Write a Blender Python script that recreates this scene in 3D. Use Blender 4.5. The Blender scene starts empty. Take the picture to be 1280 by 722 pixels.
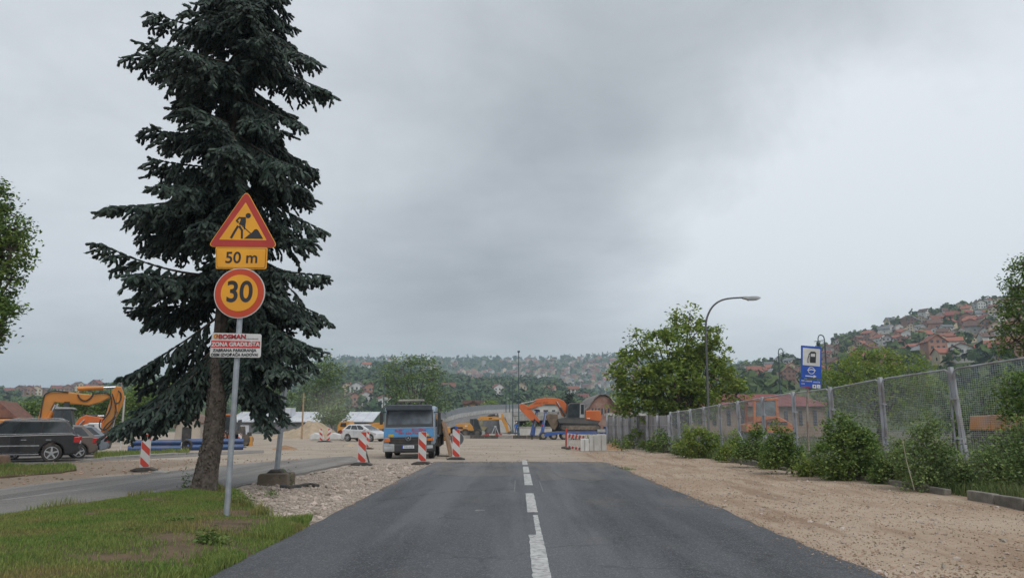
import bpy, bmesh, math, random
import numpy as np
from mathutils import Vector, Matrix, noise as mnoise

scene = bpy.context.scene
col = scene.collection
R = math.radians
# ------------------------------------------------------------------ camera
FPX, CX, CY, HOR, H = 950.0, 640.0, 361.0, 528.0, 1.65
PITCH = math.atan((HOR - CY) / FPX)
cam_d = bpy.data.cameras.new('camera'); cam = bpy.data.objects.new('camera', cam_d); col.objects.link(cam)
cam.location = (0, 0, H); cam.rotation_euler = (R(90) + PITCH, 0, 0)
cam_d.sensor_fit = 'HORIZONTAL'; cam_d.sensor_width = 36; cam_d.lens = 36 * FPX / 1280
cam_d.clip_start = 0.1; cam_d.clip_end = 12000
scene.camera = cam
# ------------------------------------------------------------------ light and sky
SUN_EL, SUN_AZ = 52, 152
world = bpy.data.worlds.new('World'); scene.world = world; world.use_nodes = True
nt = world.node_tree; N = nt.nodes; L = nt.links
N.clear()
def nd(t, **k):
    n = N.new(t)
    for a, b in k.items(): setattr(n, a, b)
    return n
def lk(a, b): L.new(a, b)
def mth(op, a, b=None, c=None):
    n = nd('ShaderNodeMath', operation=op)
    for i, v in enumerate((a, b, c)):
        if v is None: continue
        if isinstance(v, (int, float)): n.inputs[i].default_value = v
        else: lk(v, n.inputs[i])
    return n.outputs[0]
def mixc(fac, a, b):
    n = nd('ShaderNodeMix', data_type='RGBA')
    for i, v in ((0, fac), (6, a), (7, b)):
        if isinstance(v, (int, float)): n.inputs[i].default_value = v
        elif isinstance(v, tuple): n.inputs[i].default_value = (*v, 1)
        else: lk(v, n.inputs[i])
    return n.outputs[2]
def pixdir(u, v):
    d = Vector(((u - CX) / FPX, 1.0, (CY - v) / FPX))
    d.rotate(Matrix.Rotation(PITCH, 3, 'X')); return d
tc = nd('ShaderNodeTexCoord'); dirv = tc.outputs['Generated']
sep = nd('ShaderNodeSeparateXYZ'); lk(dirv, sep.inputs[0])
den = mth('ADD', mth('MAXIMUM', sep.outputs[2], 0.0), 0.16)
comb = nd('ShaderNodeCombineXYZ'); lk(mth('DIVIDE', sep.outputs[0], den), comb.inputs[0]); lk(mth('DIVIDE', sep.outputs[1], den), comb.inputs[1])
def wnoise(scale, detail, rough, off, vec=None):
    mp = nd('ShaderNodeMapping'); mp.inputs['Location'].default_value = off
    lk(vec or comb.outputs[0], mp.inputs['Vector'])
    n = nd('ShaderNodeTexNoise'); n.inputs['Scale'].default_value = scale; n.inputs['Detail'].default_value = detail
    n.inputs['Roughness'].default_value = rough; n.inputs['Distortion'].default_value = 0.35
    lk(mp.outputs[0], n.inputs['Vector']); return n
n1 = wnoise(0.75, 7, 0.52, (3.1, 1.7, 0)); n2 = wnoise(2.6, 6, 0.6, (0.4, 8.2, 0))
# cloud banks seen in the picture: soft lobes whose outline is warped by noise
wv = nd('ShaderNodeVectorMath', operation='MULTIPLY_ADD'); sub = nd('ShaderNodeVectorMath', operation='SUBTRACT')
nw = wnoise(2.2, 6, 0.6, (5, 5, 5), dirv)
lk(nw.outputs['Color'], sub.inputs[0]); sub.inputs[1].default_value = (0.5, 0.5, 0.5)
lk(sub.outputs[0], wv.inputs[0]); wv.inputs[1].default_value = (0.34, 0.34, 0.34); lk(dirv, wv.inputs[2])
def lobe(u, v, s, amp):
    d = pixdir(u, v).normalized()
    n = nd('ShaderNodeVectorMath', operation='DISTANCE'); lk(wv.outputs[0], n.inputs[0]); n.inputs[1].default_value = d
    q = mth('DIVIDE', n.outputs['Value'], s)
    return mth('MULTIPLY', mth('EXPONENT', mth('MULTIPLY', mth('MULTIPLY', q, q), -1.0)), amp)
val = mth('MULTIPLY_ADD', mth('SUBTRACT', n1.outputs[0], 0.5), 0.95, 0.49)
val = mth('ADD', val, mth('MULTIPLY', mth('SUBTRACT', n2.outputs[0], 0.5), 0.46))
for a in ((930, 300, .13, .46), (840, 345, .11, .34), (1060, 270, .15, .42), (1200, 240, .20, .40), (1330, 180, .22, .26), (620, 300, .24, -.19), (500, 390, .18, -.14), (820, 170, .24, -.15), (1020, 70, .20, -.18), (420, 50, .20, .12), (150, 180, .30, .14), (1180, 395, .10, -.16)):
    val = mth('ADD', val, lobe(*a))
val.node.use_clamp = True
cl = mixc(val, (2.95, 3.2, 3.48), (7.05, 7.4, 7.8))
hz = mth('EXPONENT', mth('MULTIPLY', mth('MAXIMUM', sep.outputs[2], 0.0), -9.0))
cl = mixc(mth('MULTIPLY', hz, 0.45), cl, (5.2, 5.5, 5.8))
sky = nd('ShaderNodeTexSky', sky_type='NISHITA', sun_disc=False)
sky.sun_elevation = R(SUN_EL); sky.sun_rotation = R(SUN_AZ); sky.air_density = 1.0; sky.dust_density = 4.0
cl = mixc(0.93, sky.outputs[0], cl)
bg = nd('ShaderNodeBackground'); lk(cl, bg.inputs[0]); bg.inputs[1].default_value = 0.10
wo = nd('ShaderNodeOutputWorld'); lk(bg.outputs[0], wo.inputs[0])
sun_d = bpy.data.lights.new('sun', 'SUN'); sun_d.energy = 1.5; sun_d.angle = R(45); sun_d.color = (1.0, .97, .93)
sun = bpy.data.objects.new('sun', sun_d); col.objects.link(sun)
sun.rotation_euler = (R(90 - SUN_EL), 0, R(180 - SUN_AZ)); sun.location = (0, 0, 60)
# ------------------------------------------------------------------ render settings
scene.view_settings.view_transform = 'Standard'; scene.view_settings.look = 'None'
scene.view_settings.gamma = 1; scene.view_settings.use_curve_mapping = False
scene.view_settings.exposure = 0.3
scene.render.engine = 'CYCLES'
try:
    scene.cycles.use_denoising = True; scene.cycles.denoiser = 'OPENIMAGEDENOISE'
except Exception: pass
scene.cycles.max_bounces = 6; scene.cycles.diffuse_bounces = 3; scene.cycles.glossy_bounces = 3
scene.cycles.transmission_bounces = 4; scene.cycles.volume_bounces = 1; scene.cycles.transparent_max_bounces = 6

# ------------------------------------------------------------------ projections
def G(u, v, z=0.0):
    d = pixdir(u, v); t = (z - H) / d.z
    return Vector((d.x * t, d.y * t, z))
def AT(u, v, y):
    d = pixdir(u, v); t = y / d.y
    return Vector((d.x * t, y, H + d.z * t))
class Tr:
    """a vertical plane standing in the place; gives true metres on it for an outline seen in the photograph"""
    def __init__(s, u, v, yaw=0.0, y=None, z=0.0):
        if y is None: s.O = G(u, v, z)
        else:
            s.O = AT(u, v, y); s.O.z = z
        s.yaw = R(yaw); s.ax = Vector((math.cos(s.yaw), math.sin(s.yaw), 0)); s.ny = Vector((-math.sin(s.yaw), math.cos(s.yaw), 0))
    def p(s, u, v, b=0.0):
        d = pixdir(u, v); C = Vector((0, 0, H)); O = s.O + s.ny * b
        t = (O - C).dot(s.ny) / d.dot(s.ny); P = C + d * t
        return ((P - s.O).dot(s.ax), P.z - s.O.z)
    def pts(s, seq, b=0.0, zoom=None):
        if zoom: ox, oy, k = zoom; seq = [(ox + a / k, oy + c / k) for a, c in seq]
        return [s.p(a, c, b) for a, c in seq]
# ------------------------------------------------------------------ materials
MATS = {}
def M(name, c, c2=None, scale=4.0, rough=.75, metal=0.0, bump=0.0, bscale=40.0, detail=5.0, spec=.5, c3=None, c3amt=.5, c3scale=1.2, isl=0.0, coat=0.0, coords='Object', transl=0.0, lo=.35, hi=.65, rnd=0.0):
    if name in MATS: return MATS[name]
    m = bpy.data.materials.new(name); m.use_nodes = True; MATS[name] = m
    t = m.node_tree; nn, ll = t.nodes, t.links; b = nn['Principled BSDF']; out = nn['Material Output']
    b.inputs['Roughness'].default_value = rough; b.inputs['Metallic'].default_value = metal
    b.inputs['Specular IOR Level'].default_value = spec
    if coat: b.inputs['Coat Weight'].default_value = coat; b.inputs['Coat Roughness'].default_value = .06
    co = nn.new('ShaderNodeTexCoord').outputs[coords]
    c2 = c2 or tuple(x * .72 for x in c)
    def noi(sc, de, seed):
        n = nn.new('ShaderNodeTexNoise'); n.inputs['Scale'].default_value = sc; n.inputs['Detail'].default_value = de
        mp = nn.new('ShaderNodeMapping'); mp.inputs['Location'].default_value = (seed, seed * 1.7, seed * .6)
        ll.new(co, mp.inputs[0]); ll.new(mp.outputs[0], n.inputs['Vector']); return n.outputs['Fac']
    def ramp(f, a, d):
        n = nn.new('ShaderNodeMapRange'); n.interpolation_type = 'SMOOTHSTEP'; n.inputs[1].default_value = a; n.inputs[2].default_value = d
        ll.new(f, n.inputs[0]); return n.outputs[0]
    def mix(f, x, y):
        n = nn.new('ShaderNodeMix'); n.data_type = 'RGBA'
        for i, v in ((0, f), (6, x), (7, y)):
            if isinstance(v, tuple): n.inputs[i].default_value = (*v, 1)
            elif isinstance(v, float): n.inputs[i].default_value = v
            else: ll.new(v, n.inputs[i])
        return n.outputs[2]
    colr = mix(ramp(noi(scale, detail, 1.3), lo, hi), c, c2)
    if c3: 
        f = ramp(noi(c3scale, 6, 7.1), .45, .68)
        mm = nn.new('ShaderNodeMath'); mm.operation = 'MULTIPLY'; mm.inputs[1].default_value = c3amt; ll.new(f, mm.inputs[0])
        colr = mix(mm.outputs[0], colr, c3)
    if isl or rnd:
        hs = nn.new('ShaderNodeHueSaturation'); ll.new(colr, hs.inputs['Color'])
        if isl: src = nn.new('ShaderNodeNewGeometry').outputs['Random Per Island']; am = isl
        else: src = nn.new('ShaderNodeObjectInfo').outputs['Random']; am = rnd
        mr = nn.new('ShaderNodeMapRange'); mr.inputs[3].default_value = 1 - am; mr.inputs[4].default_value = 1 + am; ll.new(src, mr.inputs[0]); ll.new(mr.outputs[0], hs.inputs['Value'])
        if isl:
            mr2 = nn.new('ShaderNodeMapRange'); mr2.inputs[3].default_value = .5 + am * .05; mr2.inputs[4].default_value = .5 - am * .05
            ll.new(src, mr2.inputs[0]); ll.new(mr2.outputs[0], hs.inputs['Hue'])
        colr = hs.outputs[0]
    ll.new(colr, b.inputs['Base Color'])
    if bump:
        bn = nn.new('ShaderNodeBump'); bn.inputs['Strength'].default_value = min(1, bump); bn.inputs['Distance'].default_value = .02
        ll.new(noi(bscale, 6, 3.3), bn.inputs['Height']); ll.new(bn.outputs[0], b.inputs['Normal'])
    if transl:
        tr = nn.new('ShaderNodeBsdfTranslucent'); ll.new(colr, tr.inputs[0])
        ms = nn.new('ShaderNodeMixShader'); ms.inputs[0].default_value = transl
        ll.new(b.outputs[0], ms.inputs[1]); ll.new(tr.outputs[0], ms.inputs[2]); ll.new(ms.outputs[0], out.inputs['Surface'])
    return m
def glass(name, c=(.02, .025, .03), rough=.06): return M(name, c, c2=tuple(x * 1.6 for x in c), scale=2, rough=rough, spec=.8)
# ------------------------------------------------------------------ mesh collector
class MB:
    def __init__(s): s.v = []; s.f = []
    def add(s, vs, fs):
        o = len(s.v); s.v += [tuple(x) for x in vs]; s.f += [tuple(i + o for i in f) for f in fs]; return s
    def box(s, c, sz, rot=None):
        hx, hy, hz_ = sz[0] / 2, sz[1] / 2, sz[2] / 2
        vs = [Vector((x, y, z)) for x in (-hx, hx) for y in (-hy, hy) for z in (-hz_, hz_)]
        if rot is not None: vs = [rot @ v for v in vs]
        vs = [v + Vector(c) for v in vs]
        return s.add(vs, [(0, 1, 3, 2), (4, 6, 7, 5), (0, 4, 5, 1), (2, 3, 7, 6), (0, 2, 6, 4), (1, 5, 7, 3)])
    def prism(s, poly, b0, b1):
        """outline in (x, z) pulled along y from b0 to b1"""
        n = len(poly); A = sum(poly[i][0] * poly[(i + 1) % n][1] - poly[(i + 1) % n][0] * poly[i][1] for i in range(n))
        if A < 0: poly = poly[::-1]
        vs = [(x, b0, z) for x, z in poly] + [(x, b1, z) for x, z in poly]
        return s.add(vs, [tuple(range(n)), tuple(range(2 * n - 1, n - 1, -1))] + [(i, i + n, (i + 1) % n + n, (i + 1) % n)[::-1] for i in range(n)][::1])
    def plate(s, poly, z0, z1):
        """outline in (x, y) with thickness in z"""
        n = len(poly); A = sum(poly[i][0] * poly[(i + 1) % n][1] - poly[(i + 1) % n][0] * poly[i][1] for i in range(n))
        if A < 0: poly = poly[::-1]
        vs = [(x, y, z0) for x, y in poly] + [(x, y, z1) for x, y in poly]
        return s.add(vs, [tuple(range(n - 1, -1, -1)), tuple(range(n, 2 * n))] + [(i, (i + 1) % n, (i + 1) % n + n, i + n) for i in range(n)])
    def tube(s, pts, rs, n=8, caps=True):
        pts = [Vector(p) for p in pts]
        if isinstance(rs, (int, float)): rs = [rs] * len(pts)
        o = len(s.v); t0 = (pts[1] - pts[0]).normalized()
        a = t0.orthogonal().normalized()
        for i, p in enumerate(pts):
            t = (pts[min(i + 1, len(pts) - 1)] - pts[max(i - 1, 0)])
            t = t.normalized() if t.length > 1e-9 else t0
            a = (a - t * a.dot(t)); a = a.normalized() if a.length > 1e-6 else t.orthogonal().normalized()
            b = t.cross(a)
            for k in range(n):
                q = 2 * math.pi * k / n
                s.v.append(tuple(p + (a * math.cos(q) + b * math.sin(q)) * rs[i]))
        for i in range(len(pts) - 1):
            for k in range(n):
                s.f.append((o + i * n + k, o + i * n + (k + 1) % n, o + (i + 1) * n + (k + 1) % n, o + (i + 1) * n + k))
        if caps:
            s.f.append(tuple(o + k for k in range(n - 1, -1, -1))); e = o + (len(pts) - 1) * n
            s.f.append(tuple(e + k for k in range(n)))
        return s
    def cyl(s, p0, p1, r0, r1=None, n=14): return s.tube([p0, p1], [r0, r0 if r1 is None else r1], n)
    def ring(s, c, r, r2, y0, y1, n=28, th0=0):
        """annulus facing y, in the xz plane"""
        o = len(s.v)
        for k in range(n):
            q = 2 * math.pi * k / n + th0; cs, sn = math.cos(q), math.sin(q)
            s.v += [(c[0] + r * cs, y0, c[1] + r * sn), (c[0] + r2 * cs, y0, c[1] + r2 * sn), (c[0] + r * cs, y1, c[1] + r * sn), (c[0] + r2 * cs, y1, c[1] + r2 * sn)]
        for k in range(n):
            a, b = o + 4 * k, o + 4 * ((k + 1) % n)
            s.f += [(a, b, b + 1, a + 1), (a + 2, a + 3, b + 3, b + 2), (a, a + 2, b + 2, b), (a + 1, b + 1, b + 3, a + 3)]
        return s
    def ball(s, c, r, n=10, m=6):
        o = len(s.v); c = Vector(c); r = Vector(r) if not isinstance(r, (int, float)) else Vector((r, r, r))
        for i in range(m + 1):
            ph = math.pi * i / m
            for k in range(n):
                q = 2 * math.pi * k / n
                s.v.append((c.x + r.x * math.sin(ph) * math.cos(q), c.y + r.y * math.sin(ph) * math.sin(q), c.z + r.z * math.cos(ph)))
        for i in range(m):
            for k in range(n):
                s.f.append((o + i * n + k, o + (i + 1) * n + k, o + (i + 1) * n + (k + 1) % n, o + i * n + (k + 1) % n))
        return s
    def mesh(s, name):
        me = bpy.data.meshes.new(name); me.from_pydata(s.v, [], s.f); me.validate(); me.update(); return me
    def build(s, name, mat, parent=None, smooth=False, bevel=0.0, fix=True):
        me = s.mesh(name)
        if fix:
            bm = bmesh.new(); bm.from_mesh(me); bmesh.ops.recalc_face_normals(bm, faces=bm.faces); bm.to_mesh(me); bm.free()
        me.materials.append(mat); o = bpy.data.objects.new(name, me); col.objects.link(o); o.parent = parent
        if smooth:
            for p in me.polygons: p.use_smooth = True
            try: me.set_sharp_from_angle(angle=R(42))
            except Exception: pass
        if bevel:
            b = o.modifiers.new('bevel', 'BEVEL'); b.width = bevel; b.segments = 2; b.limit_method = 'ANGLE'; b.angle_limit = R(40)
        return o
def mb(): return MB()
def npmesh(name, V, F, mat, parent=None, smooth=False):
    V = np.asarray(V, dtype=np.float32).reshape(-1, 3); F = np.asarray(F, dtype=np.int32); k = F.shape[1]
    me = bpy.data.meshes.new(name); me.vertices.add(len(V)); me.vertices.foreach_set('co', V.ravel())
    me.loops.add(F.size); me.loops.foreach_set('vertex_index', F.ravel()); me.polygons.add(len(F))
    me.polygons.foreach_set('loop_start', np.arange(0, F.size, k, dtype=np.int32)); 
    me.polygons.foreach_set('use_smooth', np.full(len(F), smooth, dtype=bool))
    me.update(calc_edges=True); me.materials.append(mat)
    o = bpy.data.objects.new(name, me); col.objects.link(o); o.parent = parent; return o
def tag(o, label=None, cat=None, group=None, kind=None):
    if label: o['label'] = label
    if cat: o['category'] = cat
    if group: o['group'] = group
    if kind: o['kind'] = kind
    return o
def thing(name, label, cat, loc=(0, 0, 0), yaw=0.0, group=None):
    o = bpy.data.objects.new(name, None); col.objects.link(o); o.empty_display_size = .2
    o.location = loc; o.rotation_euler = (0, 0, yaw); return tag(o, label, cat, group)
def copy_tree(o, parent=None):
    c = o.copy(); col.objects.link(c); c.parent = parent
    for ch in o.children: copy_tree(ch, c)
    return c
def text_mesh(txt, size, name, mat, parent, loc, align='CENTER', extrude=.002, sx=1.0, bold=0.0):
    """lettering facing -y in the xz plane of its parent"""
    cu = bpy.data.curves.new('lettering', 'FONT'); cu.body = txt; cu.size = size; cu.align_x = align; cu.align_y = 'CENTER'; cu.extrude = extrude; cu.offset = bold
    to = bpy.data.objects.new('tmp', cu); col.objects.link(to)
    me = bpy.data.meshes.new_from_object(to.evaluated_get(bpy.context.evaluated_depsgraph_get()))
    bpy.data.objects.remove(to); bpy.data.curves.remove(cu)
    me.transform(Matrix.Rotation(R(90), 4, 'X') @ Matrix.Diagonal((sx, 1, 1, 1)))
    me.materials.clear(); me.materials.append(mat)
    o = bpy.data.objects.new(name, me); col.objects.link(o); o.parent = parent; o.location = loc; return o
rng = np.random.default_rng(11); rnd = random.Random(5)
def smoothpoly(p, it=2, closed=False):
    p = [Vector(q) for q in p]
    for _ in range(it):
        q = [p[0]]
        for a, b in zip(p[:-1], p[1:]): q += [a * .75 + b * .25, a * .25 + b * .75]
        q.append(p[-1]); p = q
    return p
# ------------------------------------------------------------------ the ground
def vnoise(x, y, sc, seed=0):
    x = np.asarray(x, float) / sc + seed * 17.3; y = np.asarray(y, float) / sc + seed * 9.1
    xi, yi = np.floor(x), np.floor(y); fx, fy = x - xi, y - yi
    fx = fx * fx * (3 - 2 * fx); fy = fy * fy * (3 - 2 * fy)
    def h(a, b):
        q = np.sin(a * 127.1 + b * 311.7 + seed * 74.7) * 43758.5453; return q - np.floor(q)
    return (h(xi, yi) * (1 - fx) + h(xi + 1, yi) * fx) * (1 - fy) + (h(xi, yi + 1) * (1 - fx) + h(xi + 1, yi + 1) * fx) * fy
def sstep(a, b, x): t = np.clip((np.asarray(x, float) - a) / (b - a), 0, 1); return t * t * (3 - 2 * t)
RX0, RX1, RY1 = -3.24, 3.98, 33.0                      # carriageway edges and the line where the asphalt is cut
def bump(x, y):
    a = (vnoise(x, y, 1.7, 1) - .5) * .05 + (vnoise(x, y, .55, 2) - .5) * .035 + (vnoise(x, y, 5, 3) - .5) * .05
    near = sstep(0, .8, np.minimum(np.abs(x - RX0), np.abs(x - RX1)))
    inroad = ((x > RX0) & (x < RX1) & (y < RY1))
    ms = 1 - sstep(26, 40, np.abs(y) + np.abs(x) * .2)
    return np.where(inroad, -.05, (a * near - .012) * (.10 + .90 * ms))
gx = np.concatenate([-np.geomspace(4200, 27, 26), np.arange(-26, 14.01, .27), np.geomspace(15, 4200, 28)])
gy = np.concatenate([-np.geomspace(700, 3, 14), np.arange(-2, 62, .3), np.geomspace(63, 4200, 30)])
XX, YY = np.meshgrid(gx, gy); ZZ = bump(XX, YY)
nx, ny = len(gx), len(gy); ii = (np.arange(ny - 1)[:, None] * nx + np.arange(nx - 1)[None, :]).ravel()
gm = bpy.data.materials.new('loose gravel and dirt'); gm.use_nodes = True
def ground_material():
    t = gm.node_tree; nn, ll = t.nodes, t.links; b = nn['Principled BSDF']; b.inputs['Roughness'].default_value = .95; b.inputs['Specular IOR Level'].default_value = .15
    co = nn.new('ShaderNodeTexCoord').outputs['Object']; sp = nn.new('ShaderNodeSeparateXYZ'); ll.new(co, sp.inputs[0])
    def mt(op, a, b_=None):
        n = nn.new('ShaderNodeMath'); n.operation = op
        for i, v in enumerate((a, b_)):
            if v is None: continue
            if isinstance(v, (int, float)): n.inputs[i].default_value = v
            else: ll.new(v, n.inputs[i])
        return n.outputs[0]
    def noi(sc, de, stretch=(1, 1, 1), ro=.6):
        mp = nn.new('ShaderNodeMapping'); mp.inputs['Scale'].default_value = stretch; ll.new(co, mp.inputs[0])
        n = nn.new('ShaderNodeTexNoise'); n.inputs['Scale'].default_value = sc; n.inputs['Detail'].default_value = de; n.inputs['Roughness'].default_value = ro
        ll.new(mp.outputs[0], n.inputs['Vector']); return n.outputs['Fac']
    def ss(f, a, c):
        n = nn.new('ShaderNodeMapRange'); n.interpolation_type = 'SMOOTHSTEP'; n.inputs[1].default_value = a; n.inputs[2].default_value = c; ll.new(f, n.inputs[0]); return n.outputs[0]
    def mx(f, x, y):
        n = nn.new('ShaderNodeMix'); n.data_type = 'RGBA'
        for i, v in ((0, f), (6, x), (7, y)):
            if isinstance(v, tuple): n.inputs[i].default_value = (*v, 1)
            elif isinstance(v, float): n.inputs[i].default_value = v
            else: ll.new(v, n.inputs[i])
        return n.outputs[2]
    wob = mt('MULTIPLY', mt('SUBTRACT', noi(.5, 4), .5), 5.0)
    big = noi(.35, 5); fine = noi(14, 6); grit = noi(70, 3)
    vor = nn.new('ShaderNodeTexVoronoi'); vor.inputs['Scale'].default_value = 16; ll.new(co, vor.inputs['Vector'])
    vsep = nn.new('ShaderNodeSeparateColor'); ll.new(vor.outputs['Color'], vsep.inputs[0])
    site = mx(ss(big, .35, .65), (.325, .27, .212), (.40, .345, .285))
    tracks = noi(1.6, 5, (.22, 1.6, 1)); site = mx(mt('MULTIPLY', ss(tracks, .52, .7), .5), site, (.215, .165, .12))
    rightg = mx(ss(big, .35, .65), (.335, .25, .178), (.415, .33, .25)); rightg = mx(mt('MULTIPLY', ss(noi(.8, 6, (1.8, .22, 1)), .48, .66), .7), rightg, (.20, .128, .08))
    leftg = mx(ss(fine, .35, .65), (.30, .25, .21), (.385, .335, .29)); leftg = mx(mt('MULTIPLY', ss(big, .5, .7), .35), leftg, (.20, .15, .11))
    xr = ss(mt('ADD', sp.outputs[0], mt('MULTIPLY', wob, .3)), 2.2, 4.2)
    yf = ss(mt('ADD', sp.outputs[1], wob), 42, 52)
    xl = ss(mt('ADD', sp.outputs[0], mt('MULTIPLY', wob, .12)), -8.2, -7.6)
    yl = ss(mt('ADD', sp.outputs[1], mt('MULTIPLY', wob, .5)), 36, 33)
    c = mx(mt('MULTIPLY', xl, yl), site, leftg)
    c = mx(mt('MULTIPLY', xr, mt('SUBTRACT', 1.0, yf)), c, rightg)
    xm = ss(mt('ADD', sp.outputs[0], mt('MULTIPLY', wob, .3)), -12.2, -13.5)
    c = mx(mt('MULTIPLY', xm, mt('MULTIPLY', yl, .7)), c, (.20, .145, .10))
    c = mx(mt('MULTIPLY', ss(vsep.outputs[0], .55, 1.0), .18), c, (.36, .31, .265))
    c = mx(mt('MULTIPLY', ss(vsep.outputs[1], .7, 1.0), .16), c, (.13, .10, .08))
    c = mx(mt('MULTIPLY', ss(grit, .48, .70), .38), c, (.14, .105, .08)); c = mx(mt('MULTIPLY', ss(noi(28, 5, ro=.7), .52, .68), .40), c, (.46, .40, .34)); c = mx(mt('MULTIPLY', ss(noi(5, 6, ro=.7), .52, .70), .30), c, (.17, .12, .085))
    far = ss(mt('ADD', sp.outputs[1], mt('MULTIPLY', wob, 4.0)), 125, 160); c = mx(far, c, (.055, .075, .035))
    rs = ss(mt('ADD', sp.outputs[0], mt('MULTIPLY', wob, .12)), 11.6, 12.8); c = mx(mt('MULTIPLY', rs, .85), c, (.065, .07, .04))
    ll.new(c, b.inputs['Base Color'])
    bp = nn.new('ShaderNodeBump'); bp.inputs['Strength'].default_value = .5; bp.inputs['Distance'].default_value = .02
    ll.new(mt('ADD', fine, mt('MULTIPLY', vor.outputs['Distance'], -.9)), bp.inputs['Height']); ll.new(bp.outputs[0], b.inputs['Normal'])
ground_material()
ground = npmesh('ground', np.stack([XX, YY, ZZ], -1), np.stack([ii, ii + 1, ii + nx + 1, ii + nx], 1), gm, smooth=True)
tag(ground, kind='structure')
# ------------------------------------------------------------------ carriageway
def asphalt(name, base, dark, lightp, sc=1.0):
    m = bpy.data.materials.new(name); m.use_nodes = True; t = m.node_tree; nn, ll = t.nodes, t.links; b = nn['Principled BSDF']
    b.inputs['Roughness'].default_value = .82; b.inputs['Specular IOR Level'].default_value = .3
    co = nn.new('ShaderNodeTexCoord').outputs['Object']
    def noi(s_, de, st=(1, 1, 1), ro=.6, off=0):
        mp = nn.new('ShaderNodeMapping'); mp.inputs['Scale'].default_value = st; mp.inputs['Location'].default_value = (off, off, 0); ll.new(co, mp.inputs[0])
        n = nn.new('ShaderNodeTexNoise'); n.inputs['Scale'].default_value = s_; n.inputs['Detail'].default_value = de; n.inputs['Roughness'].default_value = ro
        ll.new(mp.outputs[0], n.inputs['Vector']); return n.outputs['Fac']
    def ss(f, a, c, k=1.0):
        n = nn.new('ShaderNodeMapRange'); n.interpolation_type = 'SMOOTHSTEP'; n.inputs[1].default_value = a; n.inputs[2].default_value = c; n.inputs[4].default_value = k; ll.new(f, n.inputs[0]); return n.outputs[0]
    def mx(f, x, y):
        n = nn.new('ShaderNodeMix'); n.data_type = 'RGBA'
        for i, v in ((0, f), (6, x), (7, y)):
            if isinstance(v, tuple): n.inputs[i].default_value = (*v, 1)
            else: ll.new(v, n.inputs[i])
        return n.outputs[2]
    c = mx(ss(noi(.8, 5, (1, .3, 1)), .38, .64), base, dark)
    c = mx(ss(noi(1.1, 4, (1, .035, 1), .55, 21), .45, .62, .6), c, tuple(x * 1.55 for x in base))
    c = mx(ss(noi(.9, 5, (1, .06, 1), .6, 33), .52, .66, .7), c, tuple(x * .6 for x in dark))
    c = mx(ss(noi(1.5, 6, (1, .22, 1), .65, 4), .55, .72, .5), c, lightp)
    c = mx(ss(noi(45, 5, ro=.75), .50, .66, .9), c, tuple(x * 2.6 for x in base))
    c = mx(ss(noi(60, 4, ro=.7, off=9), .52, .7, .7), c, tuple(x * .35 for x in dark))
    ds = nn.new('ShaderNodeVectorMath'); ds.operation = 'MULTIPLY_ADD'; nz_ = nn.new('ShaderNodeTexNoise'); nz_.inputs['Scale'].default_value = 1.3; nz_.inputs['Detail'].default_value = 5; ll.new(co, nz_.inputs['Vector'])
    ll.new(nz_.outputs['Color'], ds.inputs[0]); ds.inputs[1].default_value = (.9, .9, .9); ll.new(co, ds.inputs[2])
    vo = nn.new('ShaderNodeTexVoronoi'); vo.feature = 'DISTANCE_TO_EDGE'; vo.inputs['Scale'].default_value = .30; ll.new(ds.outputs[0], vo.inputs['Vector']); ck = ss(vo.outputs['Distance'], .014, .003, .30)
    mk = nn.new('ShaderNodeMath'); mk.operation = 'MULTIPLY'; ll.new(ck, mk.inputs[0]); ll.new(ss(noi(.35, 3, off=17), .48, .58), mk.inputs[1]); c = mx(mk.outputs[0], c, tuple(x * .28 for x in dark))
    sy = nn.new('ShaderNodeSeparateXYZ'); ll.new(co, sy.inputs[0]); dq = nn.new('ShaderNodeMath'); dq.operation = 'MULTIPLY'; ll.new(ss(sy.outputs[1], 20, 34, 1.0), dq.inputs[0]); ll.new(ss(noi(1.2, 6, (1, .35, 1), .65, 27), .40, .66, .75), dq.inputs[1]); c = mx(dq.outputs[0], c, (.19, .165, .14))
    dust = noi(.5, 6, (1, .5, 1), .6, 11); c = mx(ss(dust, .56, .74, .35), c, (.16, .135, .11))
    ll.new(c, b.inputs['Base Color'])
    bp = nn.new('ShaderNodeBump'); bp.inputs['Strength'].default_value = 1.0; bp.inputs['Distance'].default_value = .012
    ll.new(noi(70, 4, ro=.7), bp.inputs['Height']); ll.new(bp.outputs[0], b.inputs['Normal']); return m
A_ROAD = asphalt('worn asphalt', (.086, .090, .097), (.064, .068, .074), (.112, .115, .12))
A_OLD = asphalt('old pale asphalt', (.175, .166, .155), (.14, .134, .127), (.215, .20, .18))
A_PATCH = asphalt('grey repair asphalt', (.10, .10, .10), (.085, .085, .086), (.12, .12, .12))
def edge(x, y0, y1, step, amp, seed):
    ys = np.arange(y0, y1, step); return [(x + (vnoise(y, seed, .5, seed) - .5) * amp + (vnoise(y, seed, 2.4, seed + 3) - .5) * amp * 1.2, float(y)) for y in ys]
lp = edge(RX0, -14, RY1 - .4, .18, .09, 4); rp = edge(RX1, -14, RY1 - 2.0, .18, .10, 6)
fp = [(RX1 - .1 - i * .18, RY1 - .5 * max(0, 1 - i * .2) + float(vnoise(i, 3, 2.2, 8) - .5) * .10) for i in range(int((RX1 - RX0) / .18))]
road = mb().plate(rp + fp + lp[::-1], -.04, .035).build('road', A_ROAD); tag(road, kind='structure')
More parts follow.
